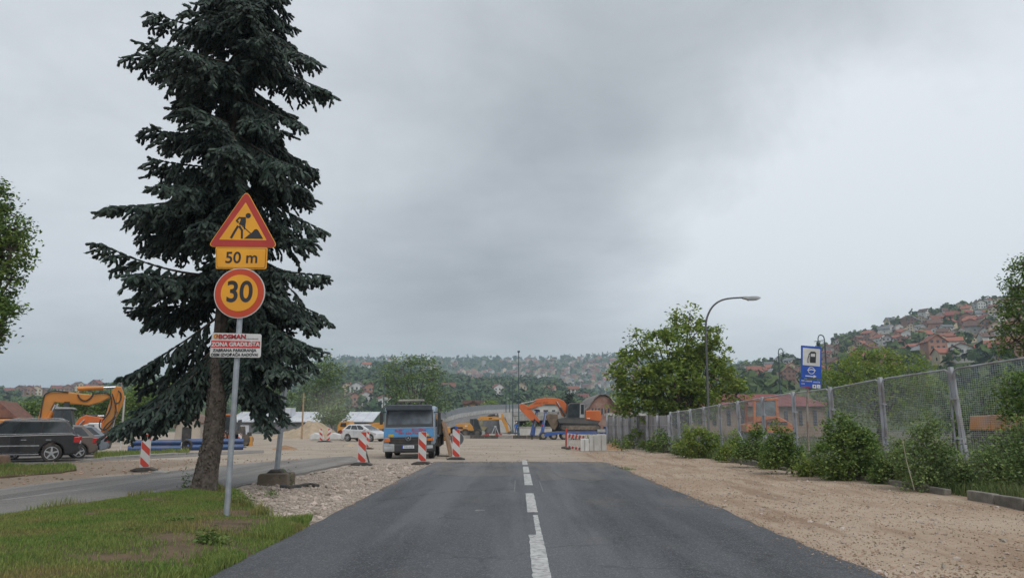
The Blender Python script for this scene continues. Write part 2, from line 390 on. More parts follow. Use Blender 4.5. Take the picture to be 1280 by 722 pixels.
# darker and paler repair strips laid into the carriageway
def patch(pts, m, z, nm='asphalt_patch'):
    q = [G(u, v) for u, v in pts]; o = mb().plate([(p.x, p.y) for p in q], z - .003, z).build(nm, m, road); return o
patch([(556, 585), (600, 588), (640, 590), (638, 596), (590, 597), (538, 594)], A_PATCH, .039)
patch([(690, 590), (737, 592), (760, 600), (738, 604), (700, 597)], A_PATCH, .039)
patch([(470, 628), (505, 606), (648, 607), (647, 613), (560, 616)], A_ROAD, .039)
patch([(670, 590), (688, 591), (705, 600), (676, 603)], A_PATCH, .039)
W_MARK = M('worn road paint', (.50, .50, .49), (.36, .36, .355), scale=5, c3=(.10, .10, .10), c3amt=.6, c3scale=14, rough=.8, bump=.4, bscale=80)
def dash(v0, v1, wl, wr, name='lane_dash'):
    def cx(y): return .315 + (y - 8.1) * .0088
    y0, y1 = G(640, v1).y, G(640, v0).y; pts = []
    ys = np.linspace(y0, y1, max(4, int((y1 - y0) / .12)))
    pts = [(cx(y) + wr + (vnoise(y, 1, .12, 2) - .5) * .02, y) for y in ys] + [(cx(y) - wl + (vnoise(y, 1, .12, 5) - .5) * .02, y) for y in ys[::-1]]
    mb().plate([(float(a), float(b)) for a, b in pts], .0355, .0395).build(name, W_MARK, road)
for v0, v1, a, b in ((575.9, 581.5, .10, .10), (584, 591.5, .09, .11), (593, 607.6, .09, .12), (618, 642, .09, .10), (646, 671, -.01, .09), (671, 735, .10, .10), (760, 900, .1, .1)): dash(v0, v1, a, b)
for (a, b) in (((644, 602), (643, 616)), ((674, 602), (679, 616))):
    p, q = G(*a), G(*b); d = Vector((.012, 0, 0)); mb().plate([(p.x - .009, p.y), (p.x + .009, p.y), (q.x + .009, q.y), (q.x - .009, q.y)], .0355, .0395).build('paint_stroke', M('faint chalk', (.22, .22, .22), (.12, .12, .12), scale=6), road)
p = G(600, 640); mb().plate([(p.x - .1, p.y - .12), (p.x + .1, p.y - .1), (p.x + .07, p.y + .13), (p.x - .08, p.y + .1)], .0355, .0395).build('paint_stroke', M('faint chalk', (.2, .2, .2)), road)
# side road
far_e = [(-60, 621), (0, 612), (100, 600), (200, 591.5), (300, 580.5), (400, 573), (440, 570.5)]; near_e = [(452, 577.5), (430, 581), (340, 600), (290, 611), (230, 617), (180, 623), (60, 640), (0, 650), (-160, 690), (-500, 900)]
sp_ = [G(*p) for p in far_e + near_e]; pts = []
for a, b in zip(sp_, sp_[1:] + sp_[:1]):
    n = max(1, int((b - a).length / .35))
    for i in range(n):
        q = a.lerp(b, i / n); w = .10 if 0 < i else .04
        pts.append((q.x + (float(vnoise(q.x, q.y, .5, 9)) - .5) * w, q.y + (float(vnoise(q.x, q.y, .6, 12)) - .5) * w * 1.6))
side_road = mb().plate(pts, -.05, .042).build('side_road', A_OLD); tag(side_road, kind='structure')
for a, b in (((0, 627.5), (118, 611.5)), ((180, 604), (228, 598.5)), ((255, 595), (285, 591))):
    p, q = G(*a), G(*b); d = (q - p).normalized(); n = Vector((-d.y, d.x, 0)) * .045
    mb().plate([(x.x, x.y) for x in (p - n, q - n, q + n, p + n)], .0425, .0465).build('lane_line', M('faded paint', (.30, .29, .275), (.20, .19, .18), scale=3, rough=.85), side_road)
# parking asphalt under the cars
q = [G(*p) for p in ((-260, 586), (60, 579), (105, 577), (330, 565.5), (330, 562.5), (160, 569), (120, 563), (-260, 566))]
park = mb().plate([(p.x, p.y) for p in q], -.05, .02).build('parking_strip', A_OLD); tag(park, kind='structure')
# ------------------------------------------------------------------ grass verge
SOIL = M('dark verge soil', (.15, .11, .075), (.09, .068, .046), scale=3, rough=.95, bump=1, bscale=25, c3=(.17, .12, .075), c3scale=1.5, spec=.1)
verge_px = [(-700, 900), (-160, 688), (0, 647), (60, 638), (130, 628.5), (185, 620), (230, 614), (262, 612.5), (285, 614), (303, 622), (312, 634), (330, 645), (356, 650), (390, 652), (384, 657)]
vp = [G(*p) for p in verge_px]; verge = [(p.x, p.y) for p in vp] + [(RX0 + .03, G(384, 657).y - .3), (RX0 + .03, 1.0)]
def inside(poly, x, y):
    x, y = np.asarray(x), np.asarray(y); c = np.zeros(x.shape, bool); n = len(poly)
    for i in range(n):
        (x1, y1), (x2, y2) = poly[i], poly[(i + 1) % n]
        if y1 == y2: continue
        c ^= ((y1 > y) != (y2 > y)) & (x < (x2 - x1) * (y - y1) / (y2 - y1) + x1)
    return c
def pdist(poly, x, y):
    d = np.full(np.shape(x), 1e9); n = len(poly)
    for i in range(n):
        a, b = np.array(poly[i]), np.array(poly[(i + 1) % n]); e = b - a; L2 = max(e @ e, 1e-9)
        t = np.clip(((x - a[0]) * e[0] + (y - a[1]) * e[1]) / L2, 0, 1); d = np.minimum(d, np.hypot(x - a[0] - t * e[0], y - a[1] - t * e[1]))
    return d
def verge_z(x, y):
    d = np.where(inside(verge, x, y), pdist(verge, x, y), 0)
    return .045 + .10 * sstep(0, 1.1, d) + (vnoise(x, y, .9, 21) - .5) * .05 * sstep(0, .5, d)
g1, g2 = np.arange(-14, -2.9, .13), np.arange(1.2, 18.6, .13); VX, VY = np.meshgrid(g1, g2)
ins = inside(verge, VX, VY); VZ = np.where(ins, verge_z(VX, VY), -.1)
k = len(g1); ci = (np.arange(len(g2) - 1)[:, None] * k + np.arange(k - 1)[None, :]).ravel()
ok = ins.ravel(); cf = np.stack([ci, ci + 1, ci + k + 1, ci + k], 1); cf = cf[ok[cf].sum(1) >= 2]
vg = npmesh('verge_soil', np.stack([VX, VY, VZ], -1), cf, SOIL, smooth=True); tag(vg, kind='structure')
# blades
BARE = [(250, 702, 95, 20), (215, 686, 44, 9), (312, 650, 55, 10), (350, 640, 26, 8), (280, 668, 52, 9), (150, 713, 70, 9), (195, 634, 30, 3), (110, 652, 20, 3), (330, 662, 30, 6)]
def bare_mask(x, y):
    dd = np.stack([x, y, np.zeros_like(x)], -1) - np.array([0, 0, H]); cp, sp2 = math.cos(PITCH), math.sin(PITCH)
    fw = dd[..., 1] * cp + dd[..., 2] * sp2; up = -dd[..., 1] * sp2 + dd[..., 2] * cp
    u = CX + FPX * dd[..., 0] / fw; v = CY - FPX * up / fw; m = np.zeros_like(x)
    for a, b, c, d in BARE: m = np.maximum(m, np.exp(-(((u - a) / c) ** 2 + ((v - b) / d) ** 2) ** 2))
    return m
def blades(name, n, sampler, hmin, hmax, w, mat, zf, label, lean=.5):
    x, y = sampler(n); n = len(x); z = zf(x, y); h = rng.uniform(hmin, hmax, n) * (.6 + .8 * vnoise(x, y, .45, 31)); a = rng.uniform(0, 2 * np.pi, n); l = rng.uniform(.1, 1, n) * lean * h; la = rng.uniform(0, 2 * np.pi, n)
    wx, wy = np.cos(a) * w / 2, np.sin(a) * w / 2; lx, ly = np.cos(la) * l, np.sin(la) * l
    V = np.stack([np.stack([x - wx, y - wy, z - .01], -1), np.stack([x + wx, y + wy, z - .01], -1), np.stack([x + wx * .7 + lx * .4, y + wy * .7 + ly * .4, z + h * .6], -1), np.stack([x - wx * .7 + lx * .4, y - wy * .7 + ly * .4, z + h * .6], -1), np.stack([x + lx, y + ly, z + h], -1)], 1)
    b = np.arange(n)[:, None] * 5; F = np.concatenate([b + np.array([0, 1, 2]), b + np.array([0, 2, 3]), b + np.array([3, 2, 4])])
    o = npmesh(name, V, F, mat); tag(o, label, 'grass', kind='stuff'); return o
GRASS = M('lawn grass', (.140, .225, .050), (.195, .250, .068), scale=.9, rough=.7, isl=.42, transl=.3, c3=(.30, .22, .10), c3amt=.6, c3scale=.75, spec=.25)
def s_verge(n):
    y = rng.uniform(6.8, 18.5, n * 3) ; x = rng.uniform(-12, -3, n * 3); m = inside(verge, x, y); x, y = x[m], y[m]
    keep = rng.uniform(0, 1, len(x)) > bare_mask(x, y) * .97; keep &= rng.uniform(0, 1, len(x)) < np.clip(1.4 - (y - 8) * .07, .45, 1); x, y = x[keep][:n], y[keep][:n]; return x, y
blades('grass', 105000, s_verge, .018, .055, .010, GRASS, verge_z, 'short green grass with dry and bare patches on the roadside verge')
def s_tall(n):
    t = rng.integers(0, len(vp) - 3, n * 2) + 1; f = rng.uniform(0, 1, n * 2); P = np.array([(p.x, p.y) for p in vp]); a, b = P[t], P[np.minimum(t + 1, len(P) - 1)]
    q = a + (b - a) * f[:, None] + rng.normal(0, .12, (n * 2, 2)); m = inside(verge, q[:, 0], q[:, 1]) & (q[:, 1] > 6.8) & (vnoise(q[:, 0], q[:, 1], .8, 41) > .45); q = q[m][:n]; return q[:, 0], q[:, 1]
blades('tall_grass', 5000, s_tall, .07, .19, .011, GRASS, verge_z, 'longer grass tufts fringing the edge of the verge', .6)
def s_road_edge(n):
    y = rng.uniform(7, 17, n * 2); x = RX0 - np.abs(rng.normal(0, .22, n * 2)) + .02; m = vnoise(x, y, .6, 43) > .38; m &= inside(verge, x, y); return x[m][:n], y[m][:n]
blades('kerbside_grass', 9000, s_road_edge, .05, .13, .010, GRASS, verge_z, 'dark green grass fringe hanging over the asphalt edge', .7)
# broad weeds
def leafy(P, size, up=.5, jit=.3):
    """folded leaf diamonds at the given points"""
    n = len(P); nm = rng.normal(0, 1, (n, 3)); nm[:, 2] = np.abs(nm[:, 2]) + up; nm /= np.linalg.norm(nm, axis=1, keepdims=True)
    t = rng.normal(0, 1, (n, 3)); t -= nm * (t * nm).sum(1, keepdims=True); t /= np.linalg.norm(t, axis=1, keepdims=True); b = np.cross(nm, t)
    s = (size * rng.uniform(1 - jit, 1 + jit, n))[:, None]
    V = np.stack([P - t * s * .55, P + b * s * .34 + nm * s * .10, P + t * s * .6 - nm * s * .08, P - b * s * .34 + nm * s * .10], 1)
    q = np.arange(n)[:, None] * 4; return V.reshape(-1, 3), np.concatenate([q + np.array([0, 1, 2]), q + np.array([0, 2, 3])])
WEED = M('weed leaf', (.10, .17, .04), (.13, .19, .05), scale=3, rough=.6, isl=.35, transl=.3, spec=.3)
def weed(u, v, r, n, size, label, z=None, h=.12):
    p = G(u, v); x = p.x + rng.normal(0, r, n); y = p.y + rng.normal(0, r, n); zz = (verge_z(x, y) if z is None else z) + np.abs(rng.normal(0, h, n))
    V, F = leafy(np.stack([x, y, zz], -1), size, 1.0); o = npmesh('weed', V, F, WEED); return tag(o, label, 'weed', kind='stuff')
weed(300, 634, .18, 330, .045, 'leafy broad weed at the foot of the yellow road sign pole')
weed(338, 620, .10, 140, .04, 'small green weed on the rubble edge beside the verge', z=.03, h=.06)
weed(222, 664, .12, 200, .05, 'flat clover patch beside the bare soil on the verge', h=.03)
weed(262, 690, .10, 200, .06, 'bright leafy weed between bare soil and asphalt edge', h=.08)
weed(232, 611, .08, 120, .05, 'thin dark weed at the left foot of the spruce trunk', h=.22)
weed(328, 588, .10, 170, .05, 'weed sprouting against the side of the concrete pole block', z=.05, h=.16) if False else None
weed(780, 586.5, .22, 160, .05, 'sparse weed tuft on the tan gravel beside the asphalt', z=.0, h=.04)
for i_, (u_, v_) in enumerate(((60, 668), (130, 640), (205, 650), (160, 678), (330, 652), (95, 690), (372, 651), (20, 655))):
    weed(u_, v_, .06 + .02 * (i_ % 3), 70 + 20 * (i_ % 4), .03, ['small clover tuft in the open lawn', 'weed tuft by the lawn edge along the side road', 'flat weed between dry lawn patches', 'clover patch in the middle of the lawn', 'weed rosette on bare verge soil near the asphalt', 'low weed beside the lower bare patch', 'last weed at the tip of the verge', 'tiny weed close to the side road'][i_], h=.02)
# ------------------------------------------------------------------ loose stones
def stones(name, n, sampler, smin, smax, mat, label, sides=8, powr=2.2):
    x, y = sampler(n); n = len(x); z = bump(x, y)
    base = np.array([(1, 0, 0), (0, 1, 0), (-1, 0, 0), (0, -1, 0), (0, 0, 1), (0, 0, -.7)], float); F0 = np.array([(0, 1, 4), (1, 2, 4), (2, 3, 4), (3, 0, 4), (1, 0, 5), (2, 1, 5), (3, 2, 5), (0, 3, 5)])
    if sides == 20:
        bm = bmesh.new(); bmesh.ops.create_icosphere(bm, subdivisions=1, radius=1); base = np.array([v.co[:] for v in bm.verts]); F0 = np.array([[v.index for v in f.verts] for f in bm.faces]); bm.free()
    s = smin + (smax - smin) * rng.uniform(0, 1, n) ** powr
    V = base[None] * (1 + rng.normal(0, .22, (n, len(base), 1))) * np.stack([s * rng.uniform(.6, 1.3, n), s * rng.uniform(.6, 1.3, n), s * rng.uniform(.45, .8, n)], -1)[:, None]
    a = rng.uniform(0, 6.28, n); ca, sa = np.cos(a)[:, None], np.sin(a)[:, None]; V = np.stack([V[..., 0] * ca - V[..., 1] * sa, V[..., 0] * sa + V[..., 1] * ca, V[..., 2]], -1)
    V += np.stack([x, y, z + s * .25], -1)[:, None]
    F = (np.arange(n)[:, None, None] * len(base) + F0[None]).reshape(-1, 3); o = npmesh(name, V, F, mat); return tag(o, label, 'stones', kind='stuff')
STONE_P = M('pale limestone chips', (.42, .36, .31), (.32, .27, .225), scale=3, isl=.30, rough=.9, bump=.4, bscale=30, spec=.2)
STONE_T = M('tan gravel chips', (.35, .26, .19), (.25, .18, .125), scale=1.5, isl=.45, rough=.92, spec=.15)
LG = [G(*p) for p in ((303, 626), (330, 646), (388, 653), (560, 577), (452, 579), (430, 583), (345, 600), (290, 613))]; LGp = [(p.x, p.y) for p in LG]
def s_left(n):
    a = np.array(LGp); x = rng.uniform(a[:, 0].min(), a[:, 0].max(), n * 4); y = a[:, 1].min() + (a[:, 1].max() - a[:, 1].min()) * rng.uniform(0, 1, n * 4) ** 1.6; m = inside(LGp, x, y); return x[m][:n], y[m][:n]
stones('rubble_stones', 14000, s_left, .009, .042, STONE_P, 'pale crushed limestone strip between the two roads', 8, 2.4)
stones('rubble_rocks', 420, s_left, .03, .10, STONE_P, 'fist-sized pale rocks lying on the limestone strip', 20, 2.0)
def s_right(n):
    y = 6.8 + 40 * rng.uniform(0, 1, n * 2) ** 2.0; x = RX1 + .03 + rng.uniform(0, 1, n * 2) ** 1.15 * 5.8; m = (vnoise(x, y, 1.3, 51) * .6 + .4 > rng.uniform(0, 1, len(x))); return x[m][:n], y[m][:n]
stones('gravel_chips', 32000, s_right, .005, .020, STONE_T, 'tan gravel chips spread along the wire fence side of the road', 8, 2.0)
stones('gravel_lumps', 1500, s_right, .010, .045, STONE_P, 'pale gravel lumps scattered over the tan gravel', 20, 3.0)
def s_site(n):
    y = rng.uniform(33.5, 60, n); x = rng.uniform(-14, 8, n); return x, y
stones('site_stones', 1500, s_site, .015, .06, STONE_P, 'scattered pale stones on the dusty building site ground', 8, 3)
def s_leftdirt(n):
    y = rng.uniform(17, 36, n * 2); x = rng.uniform(-24, -8.5, n * 2); m = ~inside([(p[0], p[1]) for p in pts], x, y); return x[m][:n], y[m][:n]
stones('dirt_stones', 2600, s_leftdirt, .012, .06, STONE_T, 'small tan stones on the dirt strip beyond the side road', 8, 3)
def s_spill(n):
    y = rng.uniform(6.8, 33, n); sd = rng.uniform(0, 1, n) < .62; x = np.where(sd, RX1 - rng.exponential(.13, n), RX0 + rng.exponential(.09, n)); m = sd | (y > 12.5); m &= vnoise(x * 0, y, .9, 81) > .35; return x[m], y[m]
_b = bump; bump = lambda x, y: np.full(np.shape(x), .036)
stones('spilled_grit', 3200, s_spill, .004, .018, STONE_T, 'loose grit spilled over both edges of the asphalt', 8, 2.5)
def s_spill2(n):
    y = 33 - rng.exponential(.6, n); x = rng.uniform(RX0, RX1, n); return x, y
stones('spilled_grit', 900, s_spill2, .006, .025, STONE_P, 'pale grit dragged over the cut end of the asphalt', 8, 2.5)
bump = _b
# ------------------------------------------------------------------ hills
def azel(u, v):
    d = pixdir(u, v); return math.atan2(d.x, d.y), d.z / math.hypot(d.x, d.y)
class Hill:
    def __init__(s, ctrl, r0, rr, seed, power=1.0):
        q = [azel(*c) for c in ctrl]; s.a = np.array([x[0] for x in q]); s.t = np.array([x[1] for x in q]); s.r0, s.rr, s.seed, s.pw = r0, rr, seed, power
    def z(s, az, r):
        az, r = np.asarray(az, float), np.asarray(r, float); t = np.interp(az, s.a, s.t); k = np.clip((r - s.r0) / (s.rr - s.r0), 0, 1) ** s.pw; zr = t * s.rr + H
        up = zr * k; back = np.maximum(0, r - s.rr); w = (vnoise(az * 900, r, 60, s.seed) - .5) * .10 * zr * k * (1 - k) * 4
        return np.where(r > s.rr, np.maximum(zr - back * .12, -1.5), up + w) - 2.5 * (1 - np.clip(k * 8, 0, 1))
    def build(s, mat, r_end):
        na, nr = 150, 34; A = np.linspace(s.a[0], s.a[-1], na); Rr = np.concatenate([np.linspace(s.r0, s.rr, nr - 8), np.linspace(s.rr + 20, r_end, 8)])
        AA, RR = np.meshgrid(A, Rr); Z = s.z(AA, RR); V = np.stack([np.sin(AA) * RR, np.cos(AA) * RR, Z], -1); i = (np.arange(nr - 1)[:, None] * na + np.arange(na - 1)[None, :]).ravel()
        o = npmesh('hillside', V, np.stack([i, i + 1, i + na + 1, i + na], 1), mat, smooth=True); return tag(o, kind='structure')
    def r_at(s, u, v):
        az, t = azel(u, v); rs = np.linspace(s.r0 + 5, s.rr, 400); e = (s.z(np.full(400, az), rs) - H) / rs; j = int(np.argmin(np.abs(e - t))); return az, float(rs[j])
    def put(s, u, v):
        az, r = s.r_at(u, v); return Vector((math.sin(az) * r, math.cos(az) * r, float(s.z(az, r))))
HILL_G = M('hill meadow', (.06, .085, .03), (.10, .115, .05), scale=.02, rough=.95, spec=.1)
hillF = Hill([(-900, 505), (-200, 502), (100, 500), (200, 488), (300, 470), (380, 456), (420, 450), (500, 449), (560, 450), (620, 450), (700, 449), (735, 447), (760, 446), (850, 450), (940, 456), (1000, 462), (1300, 470), (2200, 470)], 900, 1900, 3)
hillM = Hill([(330, 526), (370, 490), (400, 474), (440, 466), (470, 459), (490, 461), (540, 470), (590, 480), (640, 478), (690, 478), (720, 488), (750, 502), (790, 518), (830, 527)], 330, 800, 5)
hillR = Hill([(820, 527), (860, 496), (900, 474), (930, 463), (960, 459), (1000, 450), (1030, 438), (1055, 428), (1090, 420), (1110, 411), (1140, 400), (1170, 393), (1200, 388), (1230, 382), (1260, 380), (1400, 368), (2000, 380)], 220, 720, 7)
hillL = Hill([(-900, 470), (-300, 484), (0, 494), (60, 494), (110, 491), (150, 483), (200, 478), (280, 476), (330, 490), (380, 522), (400, 527)], 350, 820, 9)
hillF.build(HILL_G, 2500); hillM.build(HILL_G, 1150); hillR.build(HILL_G, 1100); hillL.build(HILL_G, 1150)
# ------------------------------------------------------------------ houses on the hills
ROOFS = {'orange tiled': M('orange roof tile', (.27, .095, .06), (.19, .075, .05), scale=.8, rnd=.3, rough=.85), 'red tiled': M('red roof tile', (.25, .065, .05), (.18, .055, .045), scale=.8, rnd=.3, rough=.85), 'brown': M('brown roof', (.14, .075, .055), (.09, .055, .045), scale=.8, rnd=.3, rough=.85), 'grey': M('grey roof sheet', (.17, .175, .185), (.11, .115, .12), scale=.8, rnd=.3, rough=.6)}
WALLS = {'white': M('white house render', (.62, .61, .58), (.48, .47, .45), scale=.5, rnd=.15, rough=.9), 'cream': M('cream house render', (.55, .46, .33), (.45, .37, .26), scale=.5, rnd=.2, rough=.9), 'bare brick': M('hollow brick wall', (.33, .17, .12), (.25, .13, .095), scale=.6, rnd=.25, rough=.95), 'grey': M('grey house render', (.36, .345, .33), (.27, .26, .25), scale=.5, rnd=.2, rough=.9)}
WIN = glass('dark far window', (.03, .035, .045), .15)
def house_meshes(w, d, h, pitch, gable_front, fl):
    """w along x, d along y, front faces -y"""
    rise = math.tan(R(pitch)) * (w if gable_front else d) / 2
    wall = mb()
    if gable_front: wall.prism([(-w / 2, -5), (w / 2, -5), (w / 2, h), (0, h + rise), (-w / 2, h)], -d / 2, d / 2)
    else:
        n0 = len(wall.v); wall.prism([(-d / 2, -5), (d / 2, -5), (d / 2, h), (0, h + rise), (-d / 2, h)], -w / 2, w / 2); wall.v = [(y, x, z) for x, y, z in wall.v]
    roof = mb(); ov = .7; th = .28; tt = math.tan(R(pitch)); half = (w if gable_front else d) / 2
    sec = [(-half - ov, h - ov * tt + .05), (0, h + rise + .05), (half + ov, h - ov * tt + .05), (half + ov, h - ov * tt + .05 + th), (0, h + rise + .05 + th), (-half - ov, h - ov * tt + .05 + th)]
    L_ = (d if gable_front else w) / 2 + .6; roof.prism(sec, -L_, L_)
    if not gable_front: roof.v = [(y, x, z) for x, y, z in roof.v]
    chim = mb().box((w * .18 if not gable_front else w * .2, d * .1, h + rise * .9), (.7, .7, 2.0))
    wins = []
    for f in range(fl):
        z = 1.5 + f * 2.9
        for k in (-.3, .02, .31): wins.append((k * w, -d / 2 - .03, z, 0))
        wins.append((-w / 2 - .03, -.1 * d, z, 1)); wins.append((w / 2 + .03, .1 * d, z, 1))
    return wall, roof, chim, wins
HT = [(10, 9, 5.6, 32, True, 2), (11, 9, 5.8, 30, False, 2), (9, 10, 7.4, 36, True, 3), (12, 9, 4.2, 28, False, 1), (9, 8, 6.2, 24, True, 2)]
HM = []
wm = mb().box((0, 0, 0), (1.3, .08, 1.4)).mesh('window'); wm.materials.append(WIN); wms = mb().box((0, 0, 0), (.08, 1.3, 1.4)).mesh('window'); wms.materials.append(WIN)
for t in HT:
    a, b, c, w = house_meshes(*t); ms = []
    for q, nm in ((a, 'wall'), (b, 'roof'), (c, 'chimney')):
        me = q.mesh(nm); bm = bmesh.new(); bm.from_mesh(me); bmesh.ops.recalc_face_normals(bm, faces=bm.faces); bm.to_mesh(me); bm.free(); me.materials.append(WIN); ms.append(me)
    HM.append((ms, w))
HK = ['gabled', 'broad', 'tall', 'long low', 'narrow']
def add_house(P, yaw, kind, roofk, wallk, where, group, windows=True, sc=1.0):
    art = 'an' if roofk[0] == 'o' else 'a'
    root = thing('hill_house', f'{HK[kind]} {wallk} house with {roofk} roof {where}', 'house', P, yaw, group); root.scale = (sc, sc, sc)
    (wl, rf, ch), wins = HM[kind]
    for me, m in ((wl, WALLS[wallk]), (rf, ROOFS[roofk])):
        o = bpy.data.objects.new(me.name.split('.')[0], me); col.objects.link(o); o.parent = root; o.material_slots[0].link = 'OBJECT'; o.material_slots[0].material = m
        last = o
    if windows:
        o = bpy.data.objects.new('chimney', ch); col.objects.link(o); o.parent = last; o.material_slots[0].link = 'OBJECT'; o.material_slots[0].material = WALLS['bare brick']
        for x, y, z, sd in wins:
            if sd == 0 or (sd == 1 and (x < 0) == (P.x > 0)):
                o = bpy.data.objects.new('window', wms if sd else wm); col.objects.link(o); o.parent = root; o.location = (x, y, z)
    return root
def pick(r): return r.choices(['orange tiled', 'red tiled', 'brown', 'grey'], [5, 4, 3, 2])[0], r.choices(['white', 'cream', 'bare brick', 'grey'], [4, 3, 4, 2])[0]
rh = random.Random(21); house_px = []
def spread(n, u0, u1, t0, t1, hill, dux, dvx, maxtry=6000, accept=None):
    got = []
    for _ in range(maxtry):
        if len(got) >= n: break
        u = rh.uniform(u0, u1); az, _e = azel(u, 400); te = float(np.interp(az, hill.a, hill.t)); v_r = 528 - 0; 
        # pixel row of the ridge at this column
        lo, hi = 300.0, 530.0
        for _k in range(22):
            mid = (lo + hi) / 2
            if azel(u, mid)[1] > te: lo = mid
            else: hi = mid
        v = lo + rh.uniform(t0, t1)
        if v > 522 or (accept and not accept(u, v, v - lo)): continue
        if any(abs(u - a) < dux and abs(v - b) < dvx for a, b in got): continue
        got.append((u, v))
    return got
hr = spread(185, 872, 1300, 1, 70, hillR, 7.6, 3.8, accept=lambda u, v, t: rh.random() < (1.0 if t < 26 else .55 if t < 46 else .16) and t < 16 + max(0, u - 900) * .17)
for u, v in hr:
    P = hillR.put(u, v); k = rh.randrange(5); rf, wl = pick(rh); yaw = -math.atan2(P.x, P.y) + rh.uniform(-.7, .7) + (rh.choice((0, 0, 1.57)))
    add_house(P, yaw, k, rf, wl, 'on the steep hill above the fence', 'houses on the hillside above the fence', True, rh.uniform(.58, .86)); house_px.append((u, v, 7.0, 6))
hf = spread(92, 500, 790, 2, 40, hillF, 4.0, 2.2, accept=lambda u, v, t: rh.random() < (.25 if u < 600 else .75 if u < 680 else 1.0) * (1 if t < 24 + max(0, u - 690) * .25 else .12))
for u, v in hf:
    P = hillF.put(u, v); rf, wl = pick(rh); add_house(P, -math.atan2(P.x, P.y) + rh.uniform(-.8, .8), rh.randrange(5), rf, wl, 'on the distant hill beyond the ramp', 'houses on the distant hill', False, rh.uniform(.85, 1.15))
def far_mass(n):
    got = spread(n, 430, 800, 1, 44, hillF, 2.6, 1.5, 9000, accept=lambda u, v, t: rh.random() < (.3 if u < 590 else .8 if u < 680 else 1.0) * (1 if t < 26 + max(0, u - 690) * .25 else .15)); V, F, mi = [], [], []
    for u, v in got:
        P = hillF.put(u, v); w, d, h = rh.uniform(6, 10), rh.uniform(6, 9), rh.uniform(4, 6.5); yaw = -math.atan2(P.x, P.y) + rh.uniform(-.8, .8); o = len(V); rz = rh.uniform(2, 3.4); ov = .6
        loc = [(-w / 2, -d / 2, -4), (w / 2, -d / 2, -4), (w / 2, d / 2, -4), (-w / 2, d / 2, -4), (-w / 2, -d / 2, h), (w / 2, -d / 2, h), (w / 2, d / 2, h), (-w / 2, d / 2, h), (-w / 2 - ov, -d / 2 - ov, h), (w / 2 + ov, -d / 2 - ov, h), (w / 2 + ov, d / 2 + ov, h), (-w / 2 - ov, d / 2 + ov, h), (-w / 2 - ov, 0, h + rz), (w / 2 + ov, 0, h + rz)]
        c, s_ = math.cos(yaw), math.sin(yaw); V += [(P.x + x * c - y * s_, P.y + x * s_ + y * c, P.z + z) for x, y, z in loc]; wm_ = rh.randrange(3); rm_ = 3 + rh.choices(range(3), [5, 4, 2])[0]
        for f, m in (((0, 1, 5, 4), wm_), ((1, 2, 6, 5), wm_), ((2, 3, 7, 6), wm_), ((3, 0, 4, 7), wm_), ((8, 9, 13, 12), rm_), ((10, 11, 12, 13), rm_), ((9, 10, 13), wm_), ((11, 8, 12), wm_)): F.append(tuple(i + o for i in f)); mi.append(m)
    me = bpy.data.meshes.new('distant_houses'); me.from_pydata(V, [], F)
    for m in (WALLS['white'], WALLS['cream'], WALLS['bare brick'], ROOFS['orange tiled'], ROOFS['red tiled'], ROOFS['grey']): me.materials.append(m)
    me.polygons.foreach_set('material_index', mi); o = bpy.data.objects.new('distant_houses', me); col.objects.link(o); tag(o, 'mass of tiny red roofed houses covering the distant hill', 'houses', kind='stuff')
far_mass(240)
hl = [(8, 492), (27, 491), (37, 494), (46, 492), (62, 492), (72, 491), (85, 490), (97, 489), (107, 488), (120, 487), (152, 481)]
for u, v in hl:
    P = hillL.put(u, v); rf, wl = pick(rh); add_house(P, -math.atan2(P.x, P.y) + rh.uniform(-.6, .6), rh.randrange(5), rh.choice(('brown', 'red tiled')), 'bare brick' if rh.random() < .6 else 'cream', 'along the ridge behind the excavator boom', 'houses along the ridge behind the excavator', True, 1.0); house_px.append((u, v, 9, 9))
hm = [(434, 494, 'red tiled', 'cream', 0), (447, 493, 'grey', 'white', 0), (462, 495, 'red tiled', 'bare brick', 0), (456, 507, 'red tiled', 'white', 0), (440, 508, 'brown', 'bare brick', 4), (458, 461, 'orange tiled', 'white', 1), (652, 491, 'orange tiled', 'cream', 0), (622, 493, 'orange tiled', 'white', 0), (686, 495, 'orange tiled', 'cream', 1), (716, 494, 'orange tiled', 'white', 1), (728, 505, 'red tiled', 'cream', 1), (560, 492, 'orange tiled', 'cream', 1), (712, 486, 'grey', 'white', 1), (480, 512, 'red tiled', 'white', 4)]
for u, v, rf, wl, k in hm:
    P = hillM.put(u, v); add_house(P, -math.atan2(P.x, P.y) + rh.uniform(-.4, .4), k, rf, wl, 'among trees on the wooded lower hill', 'houses among trees on the lower hill', True, .9); house_px.append((u, v, 8, 8))
